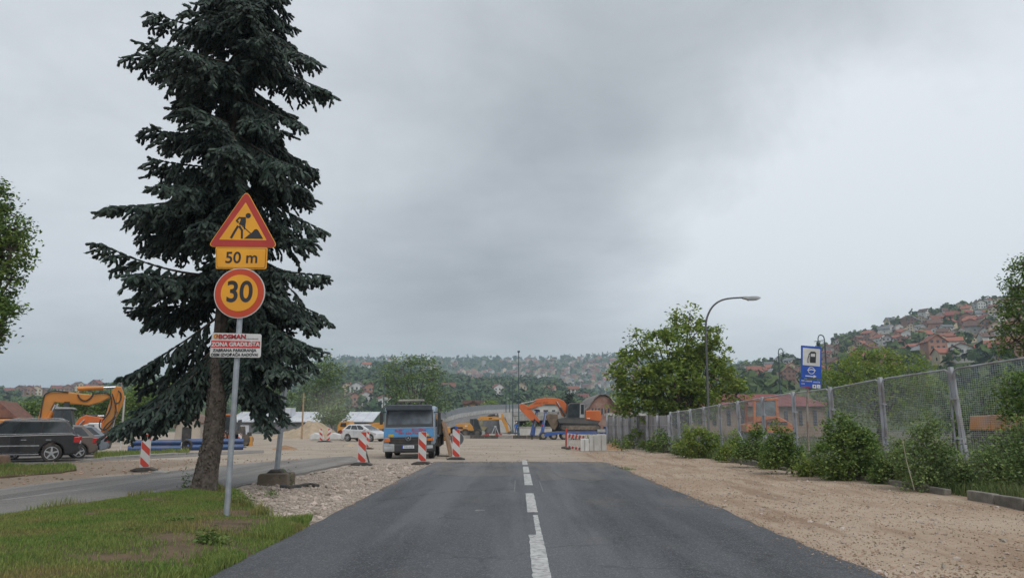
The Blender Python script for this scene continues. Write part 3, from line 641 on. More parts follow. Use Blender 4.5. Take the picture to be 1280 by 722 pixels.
# ------------------------------------------------------------------ woodland covering the hills
def woods(name, hill, n, u0, u1, rmin, crown, quads, qs, mat, label, avoid=None, dens=None, hmul=1.0):
    A0, A1 = azel(u0, 450)[0], azel(u1, 450)[0]; az = rng.uniform(A0, A1, n); r = rmin + (hill.rr * 1.02 - rmin) * rng.uniform(0, 1, n) ** .8
    z = hill.z(az, np.minimum(r, hill.rr * 1.04)); x, y = np.sin(az) * r, np.cos(az) * r; keep = z > 0.5
    if dens is not None: keep &= vnoise(x, y, dens[0], 61) * .75 + .25 > rng.uniform(0, 1, n) * dens[1] + .05
    if avoid:
        cp, sp2 = math.cos(PITCH), math.sin(PITCH); dz = z + crown * .5 - H; fw = y * cp + dz * sp2; up = -y * sp2 + dz * cp; u = CX + FPX * x / fw; v = CY - FPX * up / fw
        for a, b, ru, rv in avoid: keep &= ~((np.abs(u - a) < ru) & (v > b - rv) & (v < b + rv * .75) & (rng.uniform(0, 1, n) < .9))
    x, y, z = x[keep], y[keep], z[keep]; m = len(x); s = crown * rng.uniform(.6, 1.25, m)
    d = rng.normal(0, 1, (m, quads, 3)); d /= np.linalg.norm(d, axis=2, keepdims=True); d[..., 2] = np.where(d[..., 2] < -.4, -d[..., 2], d[..., 2])
    rad = rng.uniform(.55, 1.0, (m, quads, 1)); lob = 1 + .3 * np.sin(d[..., :1] * 5 + rng.uniform(0, 6, (m, 1, 1)))
    P = d * rad * lob * (s[:, None, None] * .5) * np.array([1, 1, .95 * hmul]); P += np.stack([x, y, z + s * .45 * hmul], -1)[:, None]
    P = P.reshape(-1, 3); nm = d.reshape(-1, 3) + rng.normal(0, .35, P.shape); nm /= np.linalg.norm(nm, axis=1, keepdims=True)
    t = rng.normal(0, 1, P.shape); t -= nm * (t * nm).sum(1, keepdims=True); t /= np.linalg.norm(t, axis=1, keepdims=True); b = np.cross(nm, t); q = (np.repeat(s, quads) * qs * rng.uniform(.6, 1.3, len(P)))[:, None]
    V = np.stack([P - t * q, P + b * q * .8, P + t * q * 1.1, P - b * q * .9], 1); k = np.arange(len(P))[:, None] * 4
    o = npmesh(name, V, np.concatenate([k + np.array([0, 1, 2]), k + np.array([0, 2, 3])]), mat); return tag(o, label, 'woodland', kind='stuff')
WOOD1 = M('woodland leaf', (.050, .085, .030), (.090, .125, .042), scale=.045, rough=.8, isl=.3, spec=.15, lo=.3, hi=.7)
WOOD2 = M('dark woodland leaf', (.048, .085, .038), (.080, .118, .048), scale=.03, rough=.8, isl=.3, spec=.15, lo=.3, hi=.7)
woods('hill_woodland', hillR, 2100, 830, 1420, 240, 8.0, 34, .21, WOOD1, 'green trees and shrubs filling the hillside between the houses above the fence', house_px, (60, 1.0))
woods('hill_woodland', hillM, 3200, 335, 825, 350, 7.5, 36, .17, WOOD2, 'dense dark wood on the lower hill behind the bridge ramp', house_px, (70, .6))
woods('hill_woodland', hillL, 1000, -500, 395, 380, 8.0, 30, .22, WOOD2, 'blue-green wood on the ridge behind the yellow excavator', house_px)
woods('hill_woodland', hillF, 4600, -300, 1300, 1000, 11, 12, .33, WOOD2, 'far hazy wood covering the distant hill between its houses', None, (160, 1.15))
woods('ridge_conifers', hillF, 260, 380, 960, 1860, 7, 10, .3, WOOD2, 'row of pointed trees along the skyline of the distant hill', None, None, 2.0)
# ------------------------------------------------------------------ buildings and mid-distance structures
CONC = M('weathered concrete', (.36, .345, .32), (.26, .25, .235), scale=1.5, rough=.9, bump=.4, bscale=30, c3=(.18, .17, .155), c3amt=.5, c3scale=.8, spec=.2)
CONC_L = M('pale concrete', (.50, .49, .47), (.40, .39, .37), scale=1.2, rough=.9, bump=.3, bscale=25, c3=(.3, .29, .27), c3amt=.4, spec=.2)
STEEL = M('galvanised steel', (.36, .38, .40), (.28, .30, .32), scale=6, rough=.5, metal=.45, c3=(.24, .25, .26), c3amt=.5)
DARK = M('black rubber and plastic', (.022, .022, .024), (.035, .034, .033), scale=5, rough=.7, c3=(.13, .11, .085), c3amt=.35, c3scale=3)
IRON = M('dirty dark iron', (.05, .048, .046), (.085, .075, .062), scale=4, rough=.75, c3=(.17, .135, .095), c3amt=.5, c3scale=2.5)
def building(tr, name, label, cat, parts, depth):
    root = thing(name, label, cat, tr.O, tr.yaw)
    for nm, poly, b0, b1, m in parts: mb().prism(poly, b0, b1).build(nm, m, root)
    return root
def rect(t, u0, v0, u1, v1, b=0.0):
    a = t.p(u0, v0, b); c = t.p(u1, v1, b); x0, x1 = min(a[0], c[0]), max(a[0], c[0]); z0, z1 = min(a[1], c[1]), max(a[1], c[1]); return [(x0, z0), (x1, z0), (x1, z1), (x0, z1)]
# long white depot roof on the far side of the site
SHEET = M('white roof sheet', (.55, .57, .60), (.46, .48, .52), scale=.6, rough=.5); SHED = M('dark shed wall', (.12, .125, .13), (.17, .17, .17), scale=.5, rough=.8)
t = Tr(360, 545, 0, y=118)
root = thing('depot_shed', 'long low depot with a white sheet roof behind the sand heap', 'shed', t.O, 0)
mb().prism(rect(t, 288, 527, 466, 546), 0, 12).build('wall', SHED, root)
x0, x1 = t.p(286, 520)[0], t.p(402, 520)[0]
for xa, xb in ((286, 402), (428, 467)):
    a, b = t.p(xa, 520)[0], t.p(xb, 520)[0]; z0, z1 = t.p(xa, 527.2)[1], t.p(xa, 519.5)[1]; n = int((b - a) / 1.2)
    rf = mb().add([(a, -.5, z0), (b, -.5, z0), (b, 6, z1 + .6), (a, 6, z1 + .6), (a, -.5, z0 + .12), (b, -.5, z0 + .12), (b, 6, z1 + .72), (a, 6, z1 + .72)], [(0, 3, 2, 1), (4, 5, 6, 7), (0, 1, 5, 4), (2, 3, 7, 6), (0, 4, 7, 3), (1, 2, 6, 5)]).build('roof', SHEET, root)
    sl = (z1 + .6 - z0) / 6.5
    for i in range(n + 1):
        x = a + (b - a) * i / n; mb().box((x, 2.75, (z0 + z1 + .6) / 2 + .15), (.10, 6.5, .09), Matrix.Rotation(math.atan(sl), 3, 'X')).build('roof_rib', SHEET, rf)
mb().prism(rect(t, 300, 531, 311, 543), -.12, -.02).build('door', SHEET, root)
mb().prism(rect(t, 349, 509, 360, 520), 1, 4).build('roof_box', SHEET, root)
# cream hut behind the pipes
t = Tr(240, 551, 12, y=52); z = (130, 490, 6.56)
HUT = M('cream plaster', (.46, .40, .33), (.36, .31, .26), scale=1, rough=.9)
root = thing('site_hut', 'small cream hut with a dark doorway behind the blue pipes', 'hut', t.O, t.yaw)
mb().prism(t.pts([(570, 410), (590, 290), (620, 225), (680, 185), (760, 215), (790, 260), (790, 410)], 0, z), 0, 4).build('wall', HUT, root)
mb().prism(t.pts([(585, 292), (618, 220), (680, 178), (764, 208), (798, 256), (806, 250), (766, 196), (680, 164), (612, 210), (575, 290)], 0, z), -.25, 4.2).build('roof', M('hut roof', (.2, .13, .1)), root)
mb().prism(rect(t, 130 + 645 / 6.56, 490 + 285 / 6.56, 130 + 712 / 6.56, 490 + 405 / 6.56), -.06, .02).build('door', DARK, root)
# hall with the barrel roof
BRK = M('weathered brick gable', (.30, .165, .125), (.22, .125, .10), scale=.9, rough=.95, c3=(.36, .30, .26), c3amt=.4)
t = Tr(757, 545, 0, y=112); z = (640, 480, 8.02)
root = thing('brick_hall', 'brick hall with a rounded barrel roof behind the orange excavator', 'building', t.O, 0)
arch = [(740, 540), (740, 260), (770, 240), (800, 190), (835, 145), (880, 115), (935, 115), (980, 140), (1010, 175), (1035, 205), (1200, 210), (1200, 540)]
mb().prism(t.pts(arch, 0, z), 0, 18).build('wall', BRK, root)
mb().prism(t.pts([(733, 262), (768, 236), (797, 187), (832, 140), (878, 106), (937, 106), (983, 131), (1016, 168), (1042, 202), (1200, 206), (1200, 196), (1046, 192), (1024, 160), (988, 121), (940, 96), (876, 96), (825, 131), (788, 180), (760, 228), (728, 252)], 0, z), -.4, 18.4).build('roof', M('hall roof edge', (.23, .2, .19), (.16, .14, .13)), root)
mb().prism(t.pts([(975, 125), (990, 122), (1042, 195), (1028, 203)], 0, z), -.7, -.42).build('barge_board', CONC_L, root)
for i in range(6):
    a = 800 + i * 32; mb().prism(t.pts([(a, 300), (a + 15, 300), (a + 15, 240), (a, 240)], 0, z), -.06, .03).build('window', WIN, root)
mb().prism(t.pts([(735, 205), (735, 175), (640, 180), (640, 205)], 0, z), 3, 12).build('side_roof', ROOFS['red tiled'], root)
# orange site boxes and pale ledge beside the hall
t = Tr(775, 548, 0, y=84)
root = thing('orange_container', 'orange site container with a pale roof edge behind the grey board fence', 'container', t.O, 0)
mb().prism(rect(t, 762, 519, 836, 548), 0, 2.6).build('body', M('faded orange paint', (.45, .15, .05), (.34, .12, .05), scale=1, rough=.6), root)
mb().prism(rect(t, 759, 516, 838, 519.2), -.2, 2.8).build('roof', CONC_L, root)
for i in range(10):
    x = t.p(764 + i * 7.6, 530)[0]; mb().box((x, -.05, 1.5), (.12, .1, 2.3)).build('rib', MATS['faded orange paint'], root)
# long building with the red roof behind the wire fence
t = Tr(960, 545, 0, y=86)
root = thing('red_roof_depot', 'long tan depot with a low red roof behind the wire fence', 'building', t.O, 0)
mb().prism(rect(t, 862, 507, 1034, 546), 0, 10).build('wall', M('tan plaster', (.29, .215, .16), (.22, .165, .125), scale=.4, rough=.95), root)
a0, a1 = t.p(856, 507)[0], t.p(1030, 507)[0]; z0, z1 = t.p(860, 507.5)[1], t.p(860, 494)[1]
RR_ = M('red sheet roof', (.20, .052, .046), (.15, .042, .04), scale=.7, rough=.7)
rf = mb().add([(a0, -.6, z0), (a1 + 1.4, -.6, z0), (a1 - 1.5, 5, z1 + .35), (a0, 5, z1 + .35), (a0, 10.6, z0), (a1 + 1.4, 10.6, z0)], [(0, 1, 2, 3), (3, 2, 5, 4), (1, 5, 2), (0, 3, 4), (0, 4, 5, 1)]).build('roof', RR_, root)
for i in range(9):
    u = 872 + i * 18; w = mb().prism(rect(t, u, 513, u + 5.5, 531), -.07, .02).build('window', WIN, root)
# white house behind the excavator and dark chalet on the slope
t = Tr(684, 530, 0, y=150)
root = thing('white_house', 'white house with a dark roof glimpsed under the orange excavator boom', 'house', t.O, 0)
mb().prism(t.pts([(664, 532), (664, 511), (676, 505.5), (697, 506), (702, 516), (702, 532)]), 0, 8).build('wall', WALLS['white'], root)
mb().prism(t.pts([(663, 512), (676, 505), (698, 505.4), (703.5, 516.5), (704.5, 515.5), (698.6, 503.8), (675.5, 503.5), (662, 511)]), -.4, 8.4).build('roof', ROOFS['grey'], root)
for u in (671, 690): mb().prism(rect(t, u, 512, u + 4, 516), -.06, .02).build('window', WIN, root)
t = Tr(592, 516, 0, y=215, z=0)
root = thing('chalet', 'brown chalet with a broad dark roof on the slope above the bridge ramp', 'house', t.O, 0); z = (560, 480, 9.02)
mb().prism(t.pts([(175, 420), (178, 225), (235, 215), (285, 185), (345, 220), (392, 225), (392, 420)], 0, z), 0, 9).build('wall', M('orange brick plaster', (.40, .23, .13), (.33, .19, .11), scale=.6), root)
mb().prism(t.pts([(165, 225), (165, 178), (400, 180), (418, 222), (345, 224), (286, 186), (235, 219)], 0, z), -1.0, 9.5).build('roof', ROOFS['brown'], root)
for u in (225, 310, 350): mb().prism(t.pts([(u, 240), (u + 22, 240), (u + 22, 226), (u, 226)], 0, z), -.07, .02).build('window', WIN, root)
# bridge ramp under construction
root = thing('bridge_ramp', 'new asphalt ramp with concrete parapet climbing to a bridge', 'ramp', (0, 0, 0))
def wp(u, v, y): return AT(u, v, y)
A_NEW = asphalt('fresh grey asphalt', (.13, .13, .135), (.11, .11, .115), (.16, .16, .16))
top = [wp(552, 531, 125), wp(600, 524, 140), wp(640, 519, 165), wp(560, 527, 150), wp(590, 520, 160), wp(640, 517.5, 185)]
n_, f_ = [wp(556, 537, 112), wp(578, 529, 128), wp(612, 518.5, 150), wp(650, 516, 175)], [wp(548, 530, 132), wp(575, 521.5, 148), wp(605, 516.5, 172), wp(655, 513.5, 200)]
m_ = mb()
for i in range(3): m_.add([n_[i], n_[i + 1], f_[i + 1], f_[i]], [(0, 1, 2, 3)])
m_.build('roadway', A_NEW, root)
def wallstrip(P, h, th, mat, nm, z_to_ground=False):
    q = mb()
    for a, b in zip(P[:-1], P[1:]):
        d = (b - a); d.z = 0; d.normalize(); nn_ = Vector((-d.y, d.x, 0)) * th; za, zb = (0, 0) if z_to_ground else (a.z, b.z)
        lo = [Vector((a.x, a.y, za)), Vector((b.x, b.y, zb))]; hi = [a + Vector((0, 0, h)), b + Vector((0, 0, h))]
        q.add([lo[0], lo[1], lo[1] + nn_, lo[0] + nn_, hi[0], hi[1], hi[1] + nn_, hi[0] + nn_], [(0, 1, 2, 3), (4, 7, 6, 5), (0, 4, 5, 1), (1, 5, 6, 2), (2, 6, 7, 3), (3, 7, 4, 0)])
    return q.build(nm, mat, root)
wallstrip([p + Vector((0, .2, 0)) for p in f_], .75, .35, CONC_L, 'parapet', True)
wallstrip([p + Vector((0, .5, .8)) for p in f_], 1.1, .06, STEEL, 'railing')
gl = [wp(585, 540, 108), wp(603, 540, 112), wp(615, 528, 128), wp(612, 518.5, 150), wp(578, 529, 128)]
mb().add(gl, [(0, 1, 2, 4), (4, 2, 3)]).build('grass_slope', M('rough ramp grass', (.11, .11, .045), (.16, .13, .06), scale=.5, rough=.95), root)
t = Tr(620, 541, 0, y=120)
o = mb().prism(t.pts([(602, 541), (604, 524), (612, 517), (628, 516), (630, 541)]), 0, 22).build('embankment', M('grey packed chippings', (.12, .125, .135), (.16, .16, .165), scale=1.2, rough=.95, bump=.6, bscale=12), root); o.location = t.O
o = mb().prism(t.pts([(626, 541), (623, 516), (640, 515), (648, 540)]), -1.5, 16).build('abutment', CONC_L, root); o.location = t.O
o = mb().prism(t.pts([(640, 520), (740, 516), (740, 522), (640, 526)]), 3, 9).build('deck', CONC, root); o.location = t.O
o = mb().prism(t.pts([(630, 515.5), (740, 511), (740, 516.2), (630, 519)]), 9, 9.4).build('guard_wall', CONC, root); o.location = t.O
o = mb().prism(t.pts([(642, 541), (642, 526), (740, 522), (740, 541)]), 9, 10).build('dark_opening', IRON, root); o.location = t.O  # dark slab whose colour stands in for the shaded opening under the deck
# kerb of the raised site, concrete ledges
t = Tr(640, 548, 0, y=82)
q = thing('site_kerb', 'long low concrete kerb closing the gravel below the yellow excavator', 'kerb', t.O, 0)
x0, x1 = t.p(570, 548)[0], t.p(694, 548)[0]; n = 7
for i in range(n):
    a, b = x0 + (x1 - x0) * i / n, x0 + (x1 - x0) * (i + 1) / n; mb().box(((a + b) / 2, .3, .16), (b - a - .03, .5, .36 + .02 * (i % 2))).build('kerb_stone', IRON if i % 3 else CONC, q)
t = Tr(668, 541, 0, y=100); q = thing('concrete_ledge', 'pale concrete ledge behind the blue low loader ramps', 'wall', t.O, 0)
mb().prism(rect(t, 648, 534, 690, 545), 0, .5).build('wall', CONC_L, q, bevel=.03); mb().prism(rect(t, 647, 532.8, 691, 534), -.08, .6).build('coping', CONC, q)
for (u0, u1, y, lab) in ((602, 612, 96, 'red plastic barrier under the yellow excavator boom'), (618, 628, 96, 'red plastic barrier beside the white tripod on site')):
    t = Tr((u0 + u1) / 2, 545, 0, y=y); q = thing('plastic_barrier', lab, 'barrier', t.O, 0, 'red plastic barriers under the boom'); RED_P = M('red plastic', (.5, .05, .035), (.4, .04, .03), rough=.5)
    mb().prism(t.pts([(u0, 545), (u0 + .8, 541.5), (u1 - .8, 541.5), (u1, 545)]), -.15, .15).build('body', RED_P, q, bevel=.02)
    for s_ in (-.3, .3): mb().box((s_, 0, .06), (.25, .5, .12)).build('foot', DARK, q)
t = Tr(619, 545, 0, y=95); q = thing('surveyor_tripod', 'white tripod standing between two red plastic barriers', 'tripod', t.O, 0)
hz0 = t.p(619, 533)[1]
for dx, dy in ((-.55, -.2), (.55, -.2), (0, .55)): mb().cyl((dx, dy, 0), (dx * .1, dy * .1, hz0), .035).build('leg', SHEET, q)
mb().cyl((0, 0, hz0 - .05), (0, 0, hz0 + .12), .14).build('head', SHEET, q)
# ------------------------------------------------------------------ heaps of sand and spoil
def heap(name, label, u, v, y, wpx, hpx, mat, depth=None, seed=1, peaks=((0, 1.0),)):
    c = AT(u, v, y) if y else G(u, v); c.z = 0; sc = c.y / FPX; w, h = wpx * sc / 2, hpx * sc; d = depth or w * .8; n = 44; V = []
    for j in range(n):
        for i in range(n):
            a, b = (i / (n - 1) * 2 - 1), (j / (n - 1) * 2 - 1); z = 0
            for px_, ph in peaks: z = max(z, ph * max(0, 1 - math.hypot((a - px_) * (1.0 / (1 - abs(px_) * .5)), b)) ** .9)
            z = h * z * (1 + (float(vnoise(i, j, 3.0, seed)) - .5) * .34 + (float(vnoise(i, j, 1.2, seed + 2)) - .5) * .16) - .04
            V.append((a * w, b * d, z))
    F = [(j * n + i, j * n + i + 1, (j + 1) * n + i + 1, (j + 1) * n + i) for j in range(n - 1) for i in range(n - 1)]
    o = npmesh(name, V, F, mat, smooth=True); o.location = c; return tag(o, label, 'heap')
SAND = M('tan sand', (.40, .315, .215), (.32, .25, .17), scale=1.2, rough=.97, bump=.8, bscale=8, c3=(.25, .19, .13), c3amt=.5); SPOIL = M('orange spoil', (.31, .185, .10), (.23, .135, .075), scale=1.5, rough=.97, bump=.9, bscale=14)
heap('sand_heap', 'tall heap of tan sand in front of the white roofed depot', 386, 549, 86, 74, 22, SAND, 6, 3, ((.15, 1.0), (-.45, .5)))
heap('spoil_heap', 'low heap of brown rubble on the site beside the sand heap', 356, 561, 49, 34, 5.5, SPOIL, 1.2, 5)
heap('spoil_heap', 'heap of orange soil at the end of the grey board fence', 765, 561, None, 34, 9.5, SPOIL, 1.4, 7)
heap('spoil_heap', 'shallow mound of dirt behind the kerb stone by the verge lawn', 60, 590, None, 60, 3, SPOIL, 1.2, 9)
heap('gravel_mound', 'small pale gravel mound beside the wheel of the white car', 438, 557, None, 14, 4, SAND, .8, 11)
# ------------------------------------------------------------------ poles and lamps
TEAL = M('dark teal lamp paint', (.035, .065, .075), (.05, .08, .09), scale=3, rough=.5); GREYP = M('grey lamp paint', (.075, .077, .082), (.10, .10, .105), scale=2, rough=.5)
def lamp_pole(u, vb, vt, y, label, r=.09, mat=TEAL, head=True, name='street_lamp'):
    t = Tr(u, vb, 0, y=y); hh = t.p(u, vt)[1]; q = thing(name, label, 'street lamp', t.O)
    mb().tube([(0, 0, 0), (0, 0, hh * .5), (0, 0, hh)], [r, r * .8, r * .6], 8).build('pole', mat, q, smooth=True); mb().cyl((0, 0, 0), (0, 0, .5), r * 1.6, r * 1.5, 10).build('base', mat, q)
    if head: mb().box((0, -.3, hh + .05), (.3, 1.2, .12)).build('lamp_head', mat, q, bevel=.03)
    return q
lamp_pole(648.5, 545, 440, 92, 'tallest dark lamp post behind the worker in blue', .075)
lamp_pole(641, 543, 474, 118, 'slim dark lamp post left of the tallest one by the bridge', .09)
lamp_pole(637, 542, 478, 126, 'slender dark post between two other lamp posts by the bridge', .075)
lamp_pole(632.5, 541, 482, 140, 'short dark lamp post beside the concrete abutment', .08)
lamp_pole(478.5, 545, 472, 100, 'thin teal lamp post rising behind the blue truck cab', .09)
WOODP = M('timber pole', (.36, .25, .15), (.28, .19, .12), scale=4, rough=.9)
t = Tr(377, 550, 0, y=80); q = tag(mb().tube([(0, 0, 0), (0, 0, t.p(377, 491)[1])], [.10, .075], 8).build('timber_pole', WOODP), 'pale timber pole standing in the sand heap', 'pole'); q.location = t.O
t = Tr(151, 553, 0, y=50); q = tag(mb().tube([(0, 0, 0), (0, 0, t.p(155, 494)[1])], [.07, .05], 8).build('white_post', CONC_L), 'slim white post beside the yellow excavator stick', 'post'); q.location = t.O
# big lamp behind the wire fence
t = Tr(886, 548, 0, y=47); q = thing('street_lamp', 'tall grey street lamp with a curved arm rising beside the round tree', 'street lamp', t.O)
arc = [(886, 548), (885, 505), (883.5, 450), (881.8, 410), (883, 398), (888, 386), (896, 377.5), (908, 372.8), (930, 371.6)]
P3 = [(a, 0, b) for a, b in t.pts(arc)]
mb().tube([P3[0]] + smoothpoly(P3[1:], 2), [.085, .08] + [.075 - .035 * i / 40 for i in range(len(smoothpoly(P3[1:], 2)) - 1)], 10).build('pole', GREYP, q, smooth=True)
a, b = t.p(928, 371.6), t.p(951, 371.4); mb().prism([(a[0], a[1] - .07), (a[0] + .3, a[1] - .15), (b[0] - .15, b[1] - .14), (b[0], b[1] - .03), (b[0] - .25, b[1] + .06), (a[0], a[1] + .05)], -.16, .16).build('lamp_head', M('lamp shell', (.42, .44, .46), (.34, .36, .38), rough=.4), q, bevel=.03)
mb().prism([(a[0] + .35, a[1] - .2), (b[0] - .25, b[1] - .18), (b[0] - .2, b[1] - .13), (a[0] + .3, a[1] - .14)], -.12, .12).build('lens', M('lamp lens', (.5, .5, .48), rough=.2), q)
mb().cyl((0, 0, 0), (0, 0, .9), .12, .115, 10).build('base', GREYP, q)
def hook_lamp(u, vb, y, top, hook, arm, label):
    t = Tr(u, vb, 0, y=y); q = thing('hook_lamp', label, 'street lamp', t.O); sc = y / FPX
    P = [(a, 0, b) for a, b in t.pts([(u, vb), top])]; Hk = [(a, 0, b) for a, b in t.pts(hook)]
    mb().tube([P[0], P[1]], [.11, .08], 8).build('pole', TEAL, q, smooth=True)
    mb().tube(smoothpoly(Hk, 2), .055, 6).build('hook', TEAL, q, smooth=True)
    a, b = t.pts(arm); mb().cyl((a[0], 0, a[1]), (b[0], 0, b[1]), .045, .03, 6).build('bracket', TEAL, q)
    e = Hk[-1]; mb().ball((e[0], 0, e[2] - .22), (.2, .2, .26), 10, 6).build('lantern', TEAL, q, smooth=True)
hook_lamp(977, 540, 92, (973.4, 446), [(973.4, 446), (972.8, 440), (973.5, 436.5), (976, 435), (978.5, 437), (979, 441)], [(973.5, 442.5), (981.5, 439)], 'hooked teal street lamp standing behind the red roofed depot fence')
hook_lamp(1037, 535, 78, (1031, 428), [(1031, 428), (1030, 421), (1027.5, 418.5), (1024, 418.5), (1022.5, 422), (1022.6, 426.5)], [(1031, 425), (1017.5, 426.6)], 'hooked teal street lamp rising behind the blue fuel sign')
hook_lamp(1221, 500, 160, (1219, 440), [(1219, 440), (1219.5, 437), (1221.5, 436), (1224, 438), (1226, 441)], [(1219, 443), (1228, 440)], 'small hooked lamp below the houses above the tall fence panel')
# ------------------------------------------------------------------ wire fence
FGREY = M('weathered galvanised post', (.42, .43, .47), (.33, .34, .37), scale=3, rough=.6, metal=.1, c3=(.20, .15, .11), c3amt=.55, c3scale=2.0); WIRE = M('dull wire', (.46, .48, .50), (.36, .37, .37), scale=3, rough=.6, metal=.1)
k = 15.53
def fence_pt(u):
    s_ = (u - CX) / FPX / math.cos(0); 
    # the fence stands on a straight line x = 12.33 - .168*(y - 24.9)
    d = pixdir(u, 520); y = (12.33 + .168 * 24.9) / (d.x / d.y + .168); return Vector((d.x / d.y * y, y, 0))
fposts = [(838, 515), (848, 513.5), (863, 511.5), (880, 508.5), (900, 505), (923, 501.5), (954, 496.5), (993, 490), (1040, 484.5), (1104, 472.5), (1194, 460), (1330, 440)]
fence = thing('wire_fence', 'tall fence of grey framed wire mesh panels along the gravel', 'fence', (0, 0, 0))
FP = []
for u, v in fposts:
    b = fence_pt(u); top = AT(u, v, b.y).z; FP.append((b, top))
fd = (FP[0][0] - FP[-1][0]).normalized(); fn = Vector((-fd.y, fd.x, 0))
for i, (b, top) in enumerate(FP):
    lean = Vector((.0, 0, 0)) if i != 10 else Vector((-.25, 0, 0))
    mb().box((0, 0, 0), (.1, .1, .1)) if False else None
    w = .12; rot = Matrix.Rotation(math.atan2(fd.y, fd.x), 3, 'Z'); base = b - lean
    vs = [base + rot @ Vector((x * w / 2, y * w / 2, -.05)) for x, y in ((-1, -1), (1, -1), (1, 1), (-1, 1))] + [b + rot @ Vector((x * w / 2, y * w / 2, top + .03)) for x, y in ((-1, -1), (1, -1), (1, 1), (-1, 1))]
    mb().add(vs, [(0, 3, 2, 1), (4, 5, 6, 7), (0, 1, 5, 4), (1, 2, 6, 5), (2, 3, 7, 6), (3, 0, 4, 7)]).build('post', FGREY, fence, bevel=.012)
for i in range(len(FP) - 1):
    (b0, t0), (b1, t1) = FP[i], FP[i + 1]; L_ = (b1 - b0).length; d = (b1 - b0).normalized(); g = .10; dl = -.25 if i == 9 else 0; dr_ = -.25 if i == 10 else 0
    def fpnt(s_, h): 
        x = g + (L_ - 2 * g) * s_; zt = (t0 + (t1 - t0) * s_); zb = .14; return b0 + d * x + fn * .0 + Vector((0, 0, zb + (zt - .03 - zb) * h))
    cr = .16 / (L_ - 2 * g); ch = .16 / max(t0, t1)
    loop = [fpnt(0, 0), fpnt(0, 1 - ch), fpnt(cr * .3, 1 - ch * .3), fpnt(cr, 1), fpnt(1 - cr, 1), fpnt(1 - cr * .3, 1 - ch * .3), fpnt(1, 1 - ch), fpnt(1, 0), fpnt(0, 0)]
    pan = mb().tube(loop, .03, 6, caps=False).build('panel_frame', FGREY, fence, smooth=True)
    w = mb(); hgt = max(t0, t1); nh = int(hgt / .062); nv = int(L_ / .085); r_ = .0042 if b0.y < 33 else .005
    for j in range(1, nh):
        h_ = j / nh; w.tube([fpnt(0, h_), fpnt(.33, h_ + .002 * math.sin(j)), fpnt(.66, h_ - .002 * math.sin(j * 2)), fpnt(1, h_)], r_, 3, caps=False)
    for j in range(1, nv): w.tube([fpnt(j / nv, 0), fpnt(j / nv, .995)], r_, 3, caps=False)
    wmesh = w.build('wire_mesh', WIRE, pan, fix=False); tag(wmesh, kind='stuff')
    for hh in (.35, .72): mb().box(tuple(fpnt(0, hh) + d * -.05), (.16, .16, .05), Matrix.Rotation(math.atan2(d.y, d.x), 3, 'Z')).build('clamp', FGREY, fence)
b0, b1 = FP[5][0], FP[5][0] + fd * 1.0; mb().cyl(tuple(b0 + Vector((-.05, -.1, 1.25))), tuple(b0 - fd * .9 + Vector((-.1, -.2, .45))), .03).build('brace', FGREY, fence)
# kerb stones under the fence
kp = [G(*p) for p in ((1330, 646), (1285, 636), (1215, 622), (1110, 604), (1000, 591), (905, 574.5), (842, 566), (795, 561))]
kerb = thing('fence_kerb', 'worn concrete kerb stones along the foot of the wire fence', 'kerb', (0, 0, 0)); rk = random.Random(3)
for a, b in zip(kp[:-1], kp[1:]):
    n = max(1, round((b - a).length / 1.05)); d = (b - a).normalized()
    for i in range(n):
        if rk.random() < .16: continue
        c = a.lerp(b, (i + .5) / n); o = mb().box((0, 0, 0), ((b - a).length / n - .04, .17, .26)).build('kerb_stone', M('stained kerb', (.21, .19, .165), (.14, .125, .105), scale=3, rough=.95, bump=.8, bscale=20, c3=(.10, .10, .06), c3amt=.5, rnd=.25), kerb, bevel=.025)
        o.location = c + Vector((rk.uniform(-.03, .03), rk.uniform(-.03, .03), .03 + rk.uniform(-.05, .03))); o.rotation_euler = (rk.uniform(-.12, .12), rk.uniform(-.03, .03), math.atan2(d.y, d.x) + rk.uniform(-.05, .05))
# grey board fence beyond the wire panels
BOARD = M('grey weathered board', (.34, .33, .335), (.25, .24, .24), scale=2.5, rough=.9, rnd=.22, bump=.4, bscale=25, c3=(.3, .25, .2), c3amt=.4)
bf = thing('board_fence', 'grey upright board fence continuing beyond the wire mesh panels', 'fence', (0, 0, 0))
e0 = FP[0][0]; e1 = AT(761, 545, 60.0); e1.z = 0; n = 34; d = (e1 - e0).normalized(); Lb = (e1 - e0).length
for i in range(n):
    c = e0.lerp(e1, (i + .5) / n); u_ = CX + FPX * c.x / c.y; top = AT(u_, 520 - (u_ - 761) / 77 * 1.5, c.y).z + rk.uniform(-.05, .05)
    o = mb().box((0, 0, 0), (Lb / n - .03, .035, top)).build('board', BOARD, bf); o.location = (c.x, c.y, top / 2); o.rotation_euler = (0, rk.uniform(-.015, .015), math.atan2(d.y, d.x) + rk.uniform(-.06, .06))
for i in range(8):
    c = e0.lerp(e1, i / 7) + Vector((-.12, -.05, 0)); top = AT(CX + FPX * c.x / c.y, 518.5, c.y).z; o = mb().box((0, 0, 0), (.13, .13, top)).build('post', FGREY, bf); o.location = (c.x, c.y, top / 2)
for hz_ in (.6, 1.5): mb().cyl((e0.x, e0.y + .06, hz_), (e1.x, e1.y + .06, hz_), .04, n=6).build('rail', BOARD, bf)
c = e1; top = AT(761, 517, c.y).z; mb().box((c.x - .1, c.y, top / 2), (.16, .16, top)).build('end_post', FGREY, bf)
